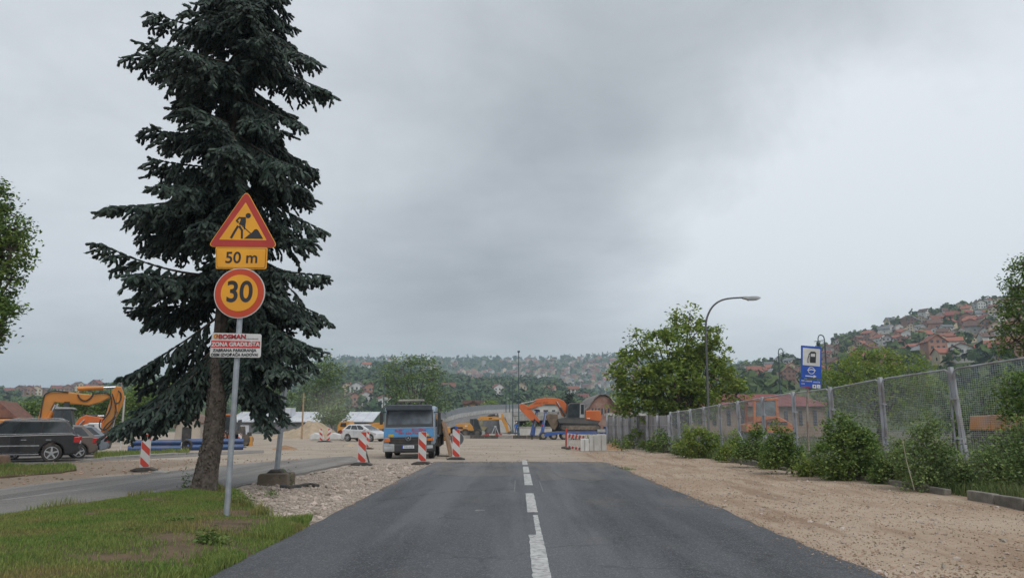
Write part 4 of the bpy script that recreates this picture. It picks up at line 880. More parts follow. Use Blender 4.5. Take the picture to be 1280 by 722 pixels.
# ------------------------------------------------------------------ road signs
YEL = M('sign yellow', (.78, .36, .018), (.70, .31, .016), scale=2, rough=.42, c3=(.6, .28, .03), c3amt=.3); REDS = M('sign red', (.42, .035, .025), (.36, .03, .022), scale=2, rough=.42); ORR = M('sign orange red', (.52, .055, .015), (.46, .05, .015), scale=2, rough=.42)
BLK = M('sign black', (.022, .023, .027), rough=.45); WHT = M('sign white', (.58, .58, .57), (.50, .50, .49), scale=3, rough=.45, c3=(.42, .41, .39), c3amt=.4); BLUE = M('sign blue', (.012, .07, .38), (.01, .06, .33), scale=3, rough=.4)
POLE = M('galvanised pole', (.38, .41, .44), (.30, .33, .36), scale=7, rough=.45, metal=.5, c3=(.22, .23, .24), c3amt=.4)
def rounded(poly, r, n=5):
    out = []; m = len(poly)
    for i in range(m):
        p0, p, p1 = Vector(poly[i - 1]), Vector(poly[i]), Vector(poly[(i + 1) % m]); a = (p0 - p).normalized(); b = (p1 - p).normalized(); h = math.acos(max(-1, min(1, a.dot(b)))) / 2; k = min(r / math.tan(h), .45 * min((p0 - p).length, (p1 - p).length))
        A, B = p + a * k, p + b * k
        for j in range(n + 1):
            s_ = j / n; q = A * (1 - s_) ** 2 + p * 2 * s_ * (1 - s_) + B * s_ ** 2; out.append((q.x, q.y))
    return out
t = Tr(283, 645, 0, z=.10); sg = thing('road_works_sign', 'yellow road works sign pole with triangle, 50 m plate and 30 disc', 'road sign', t.O)
pb, pt_ = (0, 0), t.p(309, 262)
mb().tube([(0, 0, -.2), (pt_[0] * .5, 0, pt_[1] * .5), (pt_[0], 0, pt_[1])], .048, 14).build('pole', POLE, sg, smooth=True)
z1, z2 = (255, 235, 6.56), (255, 330, 5.55); F0 = -.06
tri = t.pts([(362, 28), (42, 490), (618, 497)], 0, z1)
tp = mb().prism(rounded(tri, .075), F0 - .02, F0).build('warning_triangle', YEL, sg)
tri2 = t.pts([(362, 36), (50, 487), (611, 493)], 0, z1); mb().prism(rounded(tri2, .07), F0 - .024, F0 - .0205).build('red_border', REDS, tp)
mb().prism(rounded(t.pts([(356, 128), (138, 432), (527, 438)], 0, z1), .008, 2), F0 - .028, F0 - .0245).build('yellow_field', YEL, tp)
y0, y1 = F0 - .032, F0 - .0285
def bar(m_, pts, w):
    P = [Vector(p) for p in pts]
    for i in range(len(P) - 1):
        d = (P[i + 1] - P[i]).normalized(); n = Vector((-d.y, d.x)) * w / 2; e = d * w * .25; m_.prism([tuple(P[i] - n - e), tuple(P[i + 1] - n + e), tuple(P[i + 1] + n + e), tuple(P[i] + n - e)], y0 - .0003 * (i + 1), y1)
pic = mb(); hc = t.pts([(377, 237)], 0, z1)[0]; pic.prism([(hc[0] + .047 * math.cos(a * .4488), hc[1] + .047 * math.sin(a * .4488)) for a in range(14)], y0, y1)
pic.prism(t.pts([(302, 248), (357, 250), (358, 290), (350, 322), (336, 320), (300, 308), (318, 268)], 0, z1), y0 - .0016, y1)
wpx = 1 / 6.56 * t.O.y / FPX
bar(pic, t.pts([(306, 252), (282, 278), (296, 292)], 0, z1), 13 * wpx); bar(pic, t.pts([(292, 324), (266, 366), (238, 416)], 0, z1), 19 * wpx); bar(pic, t.pts([(305, 324), (326, 356), (325, 420)], 0, z1), 17 * wpx); bar(pic, t.pts([(350, 290), (346, 345)], 0, z1), 11 * wpx); bar(pic, t.pts([(330, 322), (404, 388)], 0, z1), 7 * wpx)
pic.prism(t.pts([(344, 424), (380, 394), (410, 372), (428, 350), (446, 347), (458, 356), (498, 425)], 0, z1), y0 - .0008, y1)
pic.build('pictogram', BLK, tp)
pq = t.pts([(108, 490), (532, 496), (522, 671), (110, 668)], 0, z1); pl = mb().prism(rounded(pq, .03), F0 - .018, F0).build('distance_plate', YEL, sg)
def shrink(poly, k):
    cx_, cz_ = sum(p[0] for p in poly) / len(poly), sum(p[1] for p in poly) / len(poly); return [(cx_ + (x - cx_) * (1 - k), cz_ + (z - cz_) * (1 - k * 2.2)) for x, z in poly]
mb().prism(rounded(shrink(pq, .045), .03), F0 - .022, F0 - .0185).build('black_line', BLK, pl); mb().prism(rounded(shrink(pq, .060), .025), F0 - .026, F0 - .0225).build('yellow_field', YEL, pl)
c = t.pts([(322, 582)], 0, z1)[0]; text_mesh('50 m', .285, 'lettering', BLK, pl, (c[0], F0 - .029, c[1]), sx=1.0, bold=.004)
dc = t.pts([(257, 205)], 0, z2)[0]; rr = 173 / 5.55 * t.O.y / FPX * 1.03
dk = mb().cyl((dc[0], F0 - .02, dc[1]), (dc[0], F0, dc[1]), rr, n=48).build('speed_disc', WHT, sg)
mb().cyl((dc[0], F0 - .024, dc[1]), (dc[0], F0 - .0205, dc[1]), rr * .965, n=48).build('red_ring', ORR, dk); mb().cyl((dc[0], F0 - .028, dc[1]), (dc[0], F0 - .0245, dc[1]), rr * .725, n=48).build('yellow_field', YEL, dk)
text_mesh('30', .52, 'lettering', BLK, dk, (dc[0], F0 - .031, dc[1] + .005), sx=.92, bold=.010)
ib = t.pts([(68, 478), (408, 488), (402, 650), (50, 646)], 0, z2); ip = mb().prism(rounded(ib, .04), F0 - .015, F0).build('info_board', WHT, sg)
band = t.pts([(62, 532), (400, 538), (398, 584), (60, 580)], 0, z2); mb().prism(band, F0 - .019, F0 - .0155).build('red_band', M('notice red', (.50, .03, .03), (.44, .03, .03), rough=.5), ip)
def line(txt, zx, zy, size, m, sx=1.0, align='CENTER', bold=0.0):
    c = t.pts([(zx, zy)], 0, z2)[0]; text_mesh(txt, size, 'lettering', m, ip, (c[0], F0 - .022, c[1]), sx=sx, align=align, bold=bold)
line('BOSMAN', 208, 507, .105, M('notice dark red', (.40, .02, .03), rough=.5), 1.12, bold=.004); line('ZONA GRADILIŠTA', 230, 560, .098, WHT, .98, bold=.003)
line('ZABRANA PARKIRANJA', 224, 600, .070, BLK, 1.02, bold=.0015); line('OSIM IZVOĐAČA RADOVA!', 223, 631, .070, BLK, .95, bold=.0015)
c = t.pts([(98, 503)], 0, z2)[0]; mb().ring((c[0] - .004, c[1]), .045, .022, F0 - .022, F0 - .0155, 16).build('emblem', M('emblem ochre', (.55, .25, .03), rough=.5), ip); mb().prism([(c[0] - .01, c[1] - .02), (c[0] + .03, c[1] - .005), (c[0] + .012, c[1] + .03)], F0 - .0235, F0 - .0155).build('emblem', M('notice dark red', (0, 0, 0)), ip)
for i in range(6):
    c = t.pts([(306 + i * 15, 520)], 0, z2)[0]; mb().box((c[0], F0 - .017, c[1]), (.032, .006, .009 + .003 * (i % 2))).build('small_print', M('grey print', (.2, .2, .2)), ip)
for v in (300, 325, 368, 432):
    c = t.p(300, v); xx = pt_[0] * c[1] / pt_[1]; mb().box((xx, -.022, c[1]), (.15, .05, .05)).build('clamp', POLE, sg)
# blue fuel sign
t = Tr(1012, 593, 6); fs = thing('fuel_sign', 'blue and white fuel station sign on a rusty pole in a concrete foot', 'road sign', t.O, t.yaw)
RUST = M('rusty pole', (.20, .14, .105), (.28, .25, .23), scale=5, rough=.85); h_ = t.p(1013, 432)[1]
mb().tube([(0, 0, 0), (t.p(1010.5, 500)[0] * .5, 0, h_ * .5), (t.p(1012, 440)[0], 0, h_ - .05)], .035, 10).build('pole', RUST, fs, smooth=True)
mb().cyl((0, 0, -.05), (0, 0, .30), .27, .24, 14).build('foot', CONC, fs, bevel=.03); mb().cyl((0, 0, .3), (0, 0, .36), .31, .30, 14).build('foot_rim', CONC, fs)
z = (990, 420, 9.02); F1 = -.045
bp_ = t.pts([(92, 104), (323, 124), (320, 484), (92, 466)], 0, z); sp1 = mb().prism(rounded(bp_, .03), F1 - .02, F1).build('sign_panel', BLUE, fs)
mb().prism(t.pts([(112, 130), (306, 148), (303, 342), (110, 325)], 0, z), F1 - .024, F1 - .0205).build('white_field', WHT, sp1)
ya, yb = F1 - .028, F1 - .0245
mb().prism(rounded(t.pts([(192, 182), (205, 174), (248, 176), (260, 190), (256, 303), (190, 300)], 0, z), .012, 3), ya, yb).build('pump_symbol', BLK, sp1)
mb().prism(t.pts([(200, 198), (248, 200), (247, 233), (200, 230)], 0, z), ya - .003, ya - .0003).build('pump_window', WHT, sp1)
hp = [(a, ya + .001, b) for a, b in t.pts([(192, 196), (180, 205), (172, 235), (160, 270), (162, 296), (172, 300), (178, 285), (180, 230), (188, 222)], 0, z)]; mb().tube(hp, .009, 5).build('pump_hose', BLK, sp1); mb().prism(t.pts([(175, 205), (190, 188), (196, 200), (182, 214)], 0, z), ya, yb).build('pump_nozzle', BLK, sp1)
cc = t.pts([(207, 388)], 0, z)[0]; mb().ring(cc, .118, .098, ya, F1 - .0205, 28).build('emblem_ring', WHT, sp1)
mb().prism(t.pts([(160, 380), (205, 370), (255, 384), (254, 394), (206, 381), (160, 390)], 0, z), ya - .003, F1 - .0205).build('emblem_wing', WHT, sp1)
mb().prism(t.pts([(140, 440), (232, 450), (232, 437), (266, 456), (230, 472), (230, 462), (140, 452)], 0, z), ya, F1 - .0205).build('arrow', WHT, sp1)
lp_ = t.pts([(80, 480), (318, 504), (316, 592), (80, 572)], 0, z); sp2_ = mb().prism(rounded(lp_, .02), F1 - .02, F1).build('lower_plate', BLUE, fs)
for x0, x1, zy in ((92, 130, 500), (140, 215, 506), (225, 305, 518), (92, 132, 534)):
    n = max(2, int((x1 - x0) / 12))
    for i in range(n):
        c = t.pts([(x0 + (x1 - x0) * (i + .5) / n, zy + (x1 - x0) * .05 * i / n)], 0, z)[0]; mb().box((c[0], F1 - .022, c[1]), (.018 + .004 * (i % 3), .004, .03 + .006 * (i % 2))).build('small_print', WHT, sp2_)
mb().prism(t.pts([(92, 560), (195, 570), (195, 578), (92, 568)], 0, z), F1 - .024, F1 - .0205).build('red_line', REDS, sp2_)
for x0, x1 in ((220, 262), (270, 308)): mb().prism(t.pts([(x0, 544), (x1, 548), (x1, 588), (x0, 584)], 0, z), F1 - .024, F1 - .0205).build('white_square', WHT, sp2_)
c = t.pts([(241, 565)], 0, z)[0]; mb().cyl((c[0], F1 - .027, c[1]), (c[0], F1 - .0242, c[1]), .028, n=12).build('dot_symbol', BLK, sp2_)
c = t.pts([(289, 568)], 0, z)[0]; mb().box((c[0], F1 - .0255, c[1]), (.035, .003, .02)).build('cup_symbol', BLUE, sp2_)
# ------------------------------------------------------------------ striped warning boards
def clip(poly, a, b, c, keep):
    out = []
    for i in range(len(poly)):
        p, q = poly[i], poly[(i + 1) % len(poly)]; dp, dq = (a * p[0] + b * p[1] - c) * keep, (a * q[0] + b * q[1] - c) * keep
        if dp >= 0: out.append(p)
        if (dp >= 0) != (dq >= 0): s_ = dp / (dp - dq); out.append((p[0] + (q[0] - p[0]) * s_, p[1] + (q[1] - p[1]) * s_))
    return out
RED_B = M('reflective red', (.50, .05, .03), (.42, .045, .03), scale=4, rough=.45, c3=(.33, .08, .05), c3amt=.4); RUBB = M('recycled rubber', (.045, .043, .042), (.075, .07, .062), scale=5, rough=.9, c3=(.16, .135, .105), c3amt=.5)
def warning_board(u, vb, hpx, label, yaw=0, lean=0.0, y=None, flip=1, base=True, lamp=False, wf=1.0):
    t = Tr(u, vb, yaw, y=y); sc = t.O.y / FPX; hh = hpx * sc; w = .25 * hh / 1.0 * wf; z0 = .12
    q = thing('warning_board', label, 'warning board', t.O, t.yaw, 'striped boards guarding the site'); q.rotation_euler = (0, lean, t.yaw)
    if base:
        b = mb().prism([(-.42, 0), (-.40, .05), (-.22, .11), (.22, .11), (.40, .05), (.42, 0)], -.2, .2).build('rubber_base', RUBB, q, bevel=.015)
    mb().box((0, .03, (z0 + hh) / 2), (.04, .03, hh - .05)).build('post', POLE, q)
    r = [(-w / 2, z0), (w / 2, z0), (w / 2, hh), (-w / 2, hh)]; pn = mb().prism(rounded(r, .02, 3), -.012, .012).build('panel', WHT, q)
    ins_ = [(-w / 2 + .012, z0 + .012), (w / 2 - .012, z0 + .012), (w / 2 - .012, hh - .012), (-w / 2 + .012, hh - .012)]; per = (hh - z0) / 2.12
    for i in range(-1, 4):
        c0 = z0 + per * i - .02; pg = clip(clip(ins_, flip * .95, 1, c0, 1), flip * .95, 1, c0 + per * .45, -1)
        if len(pg) > 2: mb().prism(pg, -.015, -.0123).build('stripe', RED_B, pn)
    if lamp: mb().box((0, 0, hh + .07), (.15, .09, .13)).build('warning_lamp', M('blue lamp', (.03, .12, .5)), q, bevel=.02)
    return q
warning_board(180, 588, 44, 'striped board on a black rubber foot under the low spruce branch', 10, lamp=False)
warning_board(452, 581, 40, 'striped board where the side road asphalt ends', 0)
warning_board(458.5, 561, 21, 'smaller striped board half hidden behind the one at the side road end', 0)
warning_board(527.5, 580, 39, 'striped board standing directly before the blue truck bumper', 0)
warning_board(570, 574, 36.5, 'striped board with blue cap at the asphalt corner', 0, lamp=True)
warning_board(402, 552, 16, 'striped board of the leaning pair beside the sand heap', 0, -.12)
warning_board(409.5, 552, 16, 'striped board of the leaning pair near the white car', 0, .14, flip=-1)
warning_board(299.5, 556, 17, 'striped board between spruce trunk and hanging branch on the site', 0, y=52)
# round sign back behind the capped board
t = Tr(571, 571, 0, y=38.5); q = thing('round_sign', 'grey back of a round sign just behind the blue capped striped board', 'road sign', t.O); c = t.p(571.5, 548); mb().cyl((0, 0, 0), (0, 0, c[1] + .1), .03).build('pole', POLE, q)
mb().cyl((c[0], -.04, c[1]), (c[0], -.02, c[1]), 8.3 * 38.5 / FPX, n=32).build('disc', STEEL, q); mb().cyl((c[0], -.05, c[1]), (c[0], -.041, c[1]), 8.3 * 38.5 / FPX * .93, n=32).build('rim', GREYP, q)
# brace leaning on the board at the side road end
p0, p1 = G(461.5, 578), AT(455.5, 560, G(461.5, 578).y); tag(mb().cyl(tuple(p0), tuple(p1 + Vector((0, .15, 0))), .035, n=8).build('prop_pipe', DARK), 'black pipe propped against the striped board at the side road end', 'pipe')
# ------------------------------------------------------------------ pole on the concrete block, black hose
t = Tr(340, 607, 0); q = thing('foundation_block', 'mossy concrete foundation block carrying a cut grey post', 'block', t.O); sc = t.O.y / FPX
m_ = mb().prism([(-19 * sc, -.05), (19 * sc, -.05), (18.5 * sc, 13 * sc), (17 * sc, 15 * sc), (-16 * sc, 14.5 * sc), (-18.5 * sc, 12 * sc)], 0, .75); m_.build('block', M('mossy concrete', (.17, .135, .10), (.11, .09, .065), scale=3, rough=.95, bump=1, bscale=14, c3=(.25, .21, .17), c3amt=.5), q, bevel=.035)
mb().prism([(-11 * sc, 14.5 * sc), (11 * sc, 14.5 * sc), (6 * sc, 19 * sc), (-5 * sc, 19 * sc)], .15, .6).build('base_cone', RUBB, q, bevel=.03)
px0 = t.p(340.5, 590)[0]; mb().tube([(px0, .38, 17 * sc), (px0 + .08, .38, 2.0), (px0 + .14, .38, 3.4)], [.075, .065, .055], 12).build('post', POLE, q, smooth=True)
hp = [tuple(G(u, v) + Vector((0, 0, .03))) for u, v in ((352, 609), (362, 610.5), (374, 609), (386, 606.5), (397, 608.5))]; tag(mb().tube(smoothpoly(hp, 2), .055, 8).build('drain_hose', DARK, smooth=True), 'length of black drain hose lying on the limestone beside the block', 'hose')
weed(357, 606, .10, 220, .055, 'bright green weed sprouting beside the mossy foundation block', z=.02, h=.18)
# blocks and bits
BL = M('brown stone', (.20, .13, .09), (.14, .09, .065), scale=4, rough=.95, bump=1, bscale=10)
t = Tr(1, 581, 20); o = mb().prism(t.pts([(-14, 581), (9, 581), (8.5, 571), (5, 568.5), (-12, 569)]), 0, .6).build('kerb_block', BL, bevel=.05); o.location = t.O; o.rotation_euler.z = t.yaw; tag(o, 'rough brown block beside the black car at the lawn strip', 'block')
t = Tr(202, 593, 10); o = mb().prism(t.pts([(186, 593.5), (205, 595), (208, 590), (190, 588.5)]), 0, .5).build('concrete_lump', CONC, bevel=.03); o.location = t.O; o.rotation_euler.z = t.yaw; tag(o, 'flat concrete lump beside the foot of the striped board', 'block')
# grass strip by the parking
gs = [G(*p) for p in ((-120, 603), (40, 594), (75, 591), (96, 587), (86, 582), (-120, 585))]; gsp = [(p.x, p.y) for p in gs]
def s_strip(n):
    a = np.array(gsp); x = rng.uniform(a[:, 0].min(), a[:, 0].max(), n * 4); y = rng.uniform(a[:, 1].min(), a[:, 1].max(), n * 4); m = inside(gsp, x, y); return x[m][:n], y[m][:n]
blades('strip_grass', 9000, s_strip, .08, .2, .022, GRASS, lambda x, y: bump(x, y), 'grass strip between the dirt and the parked black car')
o = mb().plate(gsp, -.06, .03).build('strip_soil', SOIL); tag(o, kind='structure')
gs2 = [G(*p) for p in ((118, 574), (236, 568), (236, 564.5), (118, 569.5))]; gsp2 = [(p.x, p.y) for p in gs2]
def s_strip2(n):
    a = np.array(gsp2); x = rng.uniform(a[:, 0].min(), a[:, 0].max(), n * 4); y = rng.uniform(a[:, 1].min(), a[:, 1].max(), n * 4); m = inside(gsp2, x, y); return x[m][:n], y[m][:n]
blades('strip_grass', 5000, s_strip2, .1, .28, .03, GRASS, lambda x, y: bump(x, y), 'grass strip in front of the blue pipes')
k2 = [G(*p) for p in ((106, 577), (150, 573.5), (195, 570.5), (245, 567))]; kb = thing('lawn_kerb', 'low broken kerb along the grass before the blue pipes', 'kerb', (0, 0, 0))
for a, b in zip(k2[:-1], k2[1:]):
    for i in range(2):
        c = a.lerp(b, (i + .5) / 2); d = b - a; o = mb().box((0, 0, 0), (d.length / 2 - .06, .22, .22)).build('kerb_stone', CONC, kb, bevel=.02); o.location = c + Vector((0, 0, rk.uniform(0, .05))); o.rotation_euler = (rk.uniform(-.1, .1), 0, math.atan2(d.y, d.x))
# ------------------------------------------------------------------ blue pipes
BPIPE = M('blue pipe', (.018, .058, .19), (.025, .07, .17), scale=1, rough=.45, c3=(.2, .17, .13), c3amt=.25); pd = [(160, 563, 226, 560, 44.5), (166, 558, 226, 555, 45), (228, 562, 304, 559.5, 47.2), (232, 556, 304, 553.5, 47.6), (176, 560, 224, 557, 46.2)]
for i, (u0, v0, u1, v1, y) in enumerate(pd):
    a, b = AT(u0, v0, y), AT(u1, v1, y + 1.2); r_ = .17; hzz = r_ + (.33 if i in (1, 3) else 0) + (.0)
    a.z = b.z = hzz; q = thing('water_pipe', ['long blue pipe on the grass nearest the kerb', 'blue pipe resting on the front pipes beside the dark coil', 'lower blue pipe of the stack behind the spruce trunk', 'upper blue pipe of the stack behind the spruce trunk', 'middle blue pipe lying behind the front pipe'][i], 'pipe', a, 0, 'blue pipes stacked on the site')
    d = b - a; mb().tube([(0, 0, 0), tuple(d)], r_, 16, caps=False).build('pipe', BPIPE, q, smooth=True); e = d.normalized()
    mb().tube([tuple(-e * .03), tuple(e * .12)], r_ * 1.12, 16, caps=True).build('end_cap', DARK if i in (2, 3) else BPIPE, q)
for i, (u, v, rp_) in enumerate(((219, 556.5, 6), (234, 555.5, 6.5))):
    c = AT(u, v, 46.3); r_ = rp_ * 46 / FPX; c.z = r_ + .03; q = thing('pipe_coil', ['black pipe coil standing before the blue pipes', 'black pipe collar leaning beside the first coil'][i], 'pipe coil', (c.x, c.y, 0)); ring = []
    P = [(math.cos(a * .3142) * r_ * .8, 0, c.z + math.sin(a * .3142) * r_ * .8) for a in range(21)]
    mb().tube(P, r_ * .24, 8, caps=False).build('outer_ring', DARK, q, smooth=True); mb().ring((0, c.z), r_ * .62, r_ * .35, .02, .25, 20).build('hub', DARK, q)
# ------------------------------------------------------------------ barrier and concrete blocks on the right
t = Tr(720, 562, -38); q = thing('barrier_panel', 'leaning white and red barrier panel against concrete blocks', 'barrier', t.O, t.yaw); sc = t.O.y / FPX; W_, H_ = 1.35, .95; q.rotation_euler = (.10, .10, t.yaw)
for x, z_, sx, sz in ((0, .12, W_, .18), (0, H_ - .13, W_, .26), (-W_ / 2 + .05, H_ / 2, .1, H_), (W_ / 2 - .05, H_ / 2, .1, H_)): mb().box((x, .001 * sx, z_), (sx, .05 + .004 * sz, sz)).build('rail', WHT, q, bevel=.01)
for i in range(5): mb().box((-W_ / 2 + .2 + i * .25, -.03, H_ - .13), (.12, .012, .25), Matrix.Rotation(.35, 3, 'Y')).build('stripe', RED_B, q); mb().box((-W_ / 2 + .2 + i * .25, -.03, .12), (.12, .012, .16), Matrix.Rotation(.35, 3, 'Y')).build('stripe', RED_B, q)
for i in range(9): mb().box((-W_ / 2 + .15 + i * .13, .0, .45), (.03, .03, .5)).build('bar', WHT, q)
mb().box((-W_ / 2 - .05, -.02, .62), (.09, .09, 1.25)).build('corner_post', RED_B, q, bevel=.02); mb().box((-W_ / 2, 0, .05), (.6, .4, .1)).build('foot', RUBB, q, bevel=.02)
bl = [(731, 560.5, 10.5, 15, 'white water-filled barrier block right behind the leaning panel'), (742.5, 560, 11.5, 19, 'tall grey concrete block between white barrier and end block'), (752, 559.5, 12.5, 20, 'tallest grey concrete block beside the orange soil heap')]
for i, (u, v, wp_, hp_, lab) in enumerate(bl):
    t = Tr(u, v, -6, y=45.5 + i * .3); sc = t.O.y / FPX; q = thing('concrete_block', lab, 'block', t.O, t.yaw, 'blocks beside the barrier'); w, hh = wp_ * sc, hp_ * sc
    mb().box((0, .35, hh / 2), (w - .02, .7, hh)).build('block', CONC_L if i else WHT, q, bevel=.025)
    for s_ in (-1, 1): mb().box((s_ * w * .25, .35, hh + .03), (.08, .3, .06)).build('lifting_key', CONC, q)
    mb().box((0, -.012, hh * .5), (w * .06, .03, hh * .92)).build('joint_strip', CONC, q)
# ------------------------------------------------------------------ vehicles
TYRE = M('tyre rubber', (.02, .02, .021), (.035, .033, .03), scale=6, rough=.85, c3=(.14, .115, .085), c3amt=.35, c3scale=3); RIM = M('alloy rim', (.55, .56, .58), (.45, .46, .48), rough=.3, metal=.7); CHROME = M('chrome strip', (.55, .56, .58), rough=.25, metal=.8)
GLS = glass('car glass', (.025, .03, .034), .05); TAIL = M('tail lamp red', (.45, .02, .02), (.35, .02, .02), rough=.2); AMBER = M('amber lamp', (.65, .17, .02), rough=.3); LENS = M('head lamp lens', (.42, .44, .46), (.34, .36, .38), rough=.12); PLATE = M('number plate', (.62, .63, .66), rough=.5); PBLUE = M('plate blue', (.02, .06, .40), rough=.5)
def add_wheel(par, x, y, z, r, w, rim=RIM, spokes=5, side=-1):
    """wheel in the xz plane, outer face towards side*y"""
    a, b = y - w / 2, y + w / 2
    wh = mb().tube([(x, a + .0, z), (x, a + w * .12, z), (x, b - w * .12, z), (x, b, z)], [r * .93, r, r, r * .93], 26).build('wheel', TYRE, par, smooth=True)
    f = a if side < 0 else b; s = side
    mb().cyl((x, f + s * .004, z), (x, f - s * .05, z), r * .70, n=26).build('rim_well', DARK, wh)
    rm = mb(); rm.ring((x, z), r * .70, r * .63, f + s * .008, f - s * .03, 28)
    for k in range(spokes):
        q = 2 * math.pi * k / spokes + .3; c, s_ = math.cos(q), math.sin(q); px, pz = -s_, c; wi, wo = r * .10, r * .075
        P = [(x + c * r * .08 + px * wi, z + s_ * r * .08 + pz * wi), (x + c * r * .08 - px * wi, z + s_ * r * .08 - pz * wi), (x + c * r * .65 - px * wo, z + s_ * r * .65 - pz * wo), (x + c * r * .65 + px * wo, z + s_ * r * .65 + pz * wo)]
        rm.prism(P, min(f + s * .014, f + s * .006) - .0004 * k, max(f + s * .014, f + s * .006))
    rm.cyl((x, f + s * .02, z), (x, f, z), r * .16, n=12); rm.build('rim', rim, wh)
    return wh
def car(name, label, O, yaw, paint, L_, w, r, xf, xr, zb, belt, roof, prof, gh, win, mirror=True, strips=False, flip=1, rimspokes=5):
    """front at -x (flip=1); prof: upper outline of the body from front to rear; gh: greenhouse (x at belt, x at roof) front and rear; win: splits of the side glass"""
    q = thing(name, label, 'car', O, yaw); R_ = r * 1.16; bot = []
    def arc(cx_): return [(cx_ + R_ * math.cos(a), max(zb, r + R_ * math.sin(a))) for a in np.linspace(math.pi * .0, math.pi, 11)]
    pts_ = list(prof); lo = [(pts_[-1][0] - .03, zb + .08), (xr + R_ + .02, zb)] + [p for p in arc(xr)] + [p for p in arc(xf)] + [(xf - R_ - .02, zb), (pts_[0][0] + .03, zb + .06)]
    mb().prism(pts_ + lo, -w / 2, w / 2).build('body', paint, q, bevel=.055, smooth=True)
    mb().box(((xf + xr) / 2, 0, zb + .12), (xr - xf + .3, w * .7, .2)).build('underbody', DARK, q)
    (b0, r0), (b1, r1) = gh; yb, yr = w * .475, w * .40
    vs = [(b0, -yb, belt), (b1, -yb, belt), (b1, yb, belt), (b0, yb, belt), (r0, -yr, roof - .05), (r1, -yr, roof - .05), (r1, yr, roof - .05), (r0, yr, roof - .05)]
    vs2 = [(r0 + .22, -yr * .8, roof), (r1 - .2, -yr * .8, roof), (r1 - .2, yr * .8, roof), (r0 + .22, yr * .8, roof)]
    mb().add(vs + vs2, [(0, 1, 5, 4), (1, 2, 6, 5), (2, 3, 7, 6), (3, 0, 4, 7), (4, 5, 9, 8), (5, 6, 10, 9), (6, 7, 11, 10), (7, 4, 8, 11), (8, 9, 10, 11)]).build('cabin', paint, q, bevel=.05, smooth=True)
    def sp(f, h, sd):
        xa, xb = b0 + (r0 - b0) * h, b1 + (r1 - b1) * h; return (xa + (xb - xa) * f, sd * (yb + (yr - yb) * h + .006), belt + (roof - .05 - belt) * h)
    for sd in (-1, 1):
        for f0, f1, g0, g1 in win:
            a = [sp(f0, .08, sd), sp(f1, .08, sd), sp(g1, .90, sd), sp(g0, .90, sd)]; c = [Vector(p) - Vector((0, sd * .02, 0)) for p in a]
            mb().add(a + c, [(0, 1, 2, 3), (4, 7, 6, 5), (0, 4, 5, 1), (1, 5, 6, 2), (2, 6, 7, 3), (3, 7, 4, 0)]).build('window', GLS, q)
    for bx, rx, nm, s in ((b0, r0, 'windscreen', -1), (b1, r1, 'rear_window', 1)):
        def fp_(yv, h): return Vector((bx + (rx - bx) * h + s * .006, yv * (yb + (yr - yb) * h), belt + (roof - .05 - belt) * h))
        a = [fp_(-.88, .1), fp_(.88, .1), fp_(.86, .9), fp_(-.86, .9)]; c = [p - Vector((s * .02, 0, 0)) for p in a]; mb().add(a + c, [(0, 1, 2, 3), (4, 7, 6, 5), (0, 4, 5, 1), (1, 5, 6, 2), (2, 6, 7, 3), (3, 7, 4, 0)]).build(nm, GLS, q)
    for xx in (xf, xr):
        for sd in (-1, 1): add_wheel(q, xx, sd * (w / 2 - .12), r, r, .23, RIM, rimspokes, sd)
    for sd in (-1, 1):
        zt = belt - .05
        mb().box((pts_[-1][0] - .10, sd * (w / 2 - .07), zt - .12), (.24, .17, .26)).build('tail_light', TAIL, q, bevel=.03)
        mb().box((pts_[0][0] + .22, sd * (w / 2 - .13), pts_[1][1] - .06), (.36, .26, .14)).build('headlight', LENS, q, bevel=.04)
        if mirror: mb().box((b0 + .45, sd * (w / 2 + .09), belt + .08), (.16, .2, .14)).build('mirror', paint, q, bevel=.04)
        for fx in (.36, .62): mb().box((b0 + (b1 - b0) * fx + .3, sd * (w / 2 + .012), belt - .16), (.2, .03, .035)).build('door_handle', CHROME if strips else paint, q)
        for fx in (.30, .56): mb().box((b0 + (b1 - b0) * fx, sd * (w / 2 - .001), (belt + zb) / 2 + .12), (.008, .01, belt - zb - .35)).build('door_gap', DARK, q)
        if strips:
            mb().prism([(b0 + .1, 1.145), (b1 - .15, 1.20), (b1 - .15, 1.235), (b0 + .1, 1.18)], sd * (w * .475) - .02, sd * (w * .475) + .02).build('chrome_strip', CHROME, q)
            mb().box(((xf + xr) / 2, sd * (w / 2 + .005), .70), (xr - xf - 2 * R_ - .05, .02, .05)).build('chrome_strip', CHROME, q); mb().box(((xf + xr) / 2, sd * (w / 2 - .02), zb + .07), (xr - xf - 2 * R_ - .02, .1, .045)).build('sill_strip', CHROME, q)
            mb().tube([(r0 + .3, sd * yr * .93, roof + .005), (r0 + .5, sd * yr * .93, roof + .04), (r1 - .4, sd * yr * .93, roof + .04), (r1 - .2, sd * yr * .93, roof + .005)], .018, 6).build('roof_rail', CHROME, q)
    mb().box((pts_[-1][0] + .01, 0, .82), (.03, .52, .12)).build('number_plate', PLATE, q); mb().box((pts_[0][0] - .0, 0, .5), (.03, .52, .12)).build('number_plate', PLATE, q)
    mb().box((pts_[-1][0] - .04, 0, zb + .25), (.16, w * .94, .2)).build('bumper', paint, q, bevel=.04)
    return q
PB = M('black car paint', (.012, .013, .016), (.016, .017, .02), scale=1, rough=.25, coat=.8, c3=(.03, .028, .026), c3amt=.2); PBR = M('brown metallic paint', (.13, .10, .085), (.10, .08, .07), scale=1, rough=.35, coat=.6); PW = M('white car paint', (.62, .63, .65), (.52, .53, .55), scale=1, rough=.3, coat=.6, c3=(.42, .39, .35), c3amt=.3); PG = M('grey blue car paint', (.17, .19, .22), (.14, .16, .19), rough=.3, coat=.6)
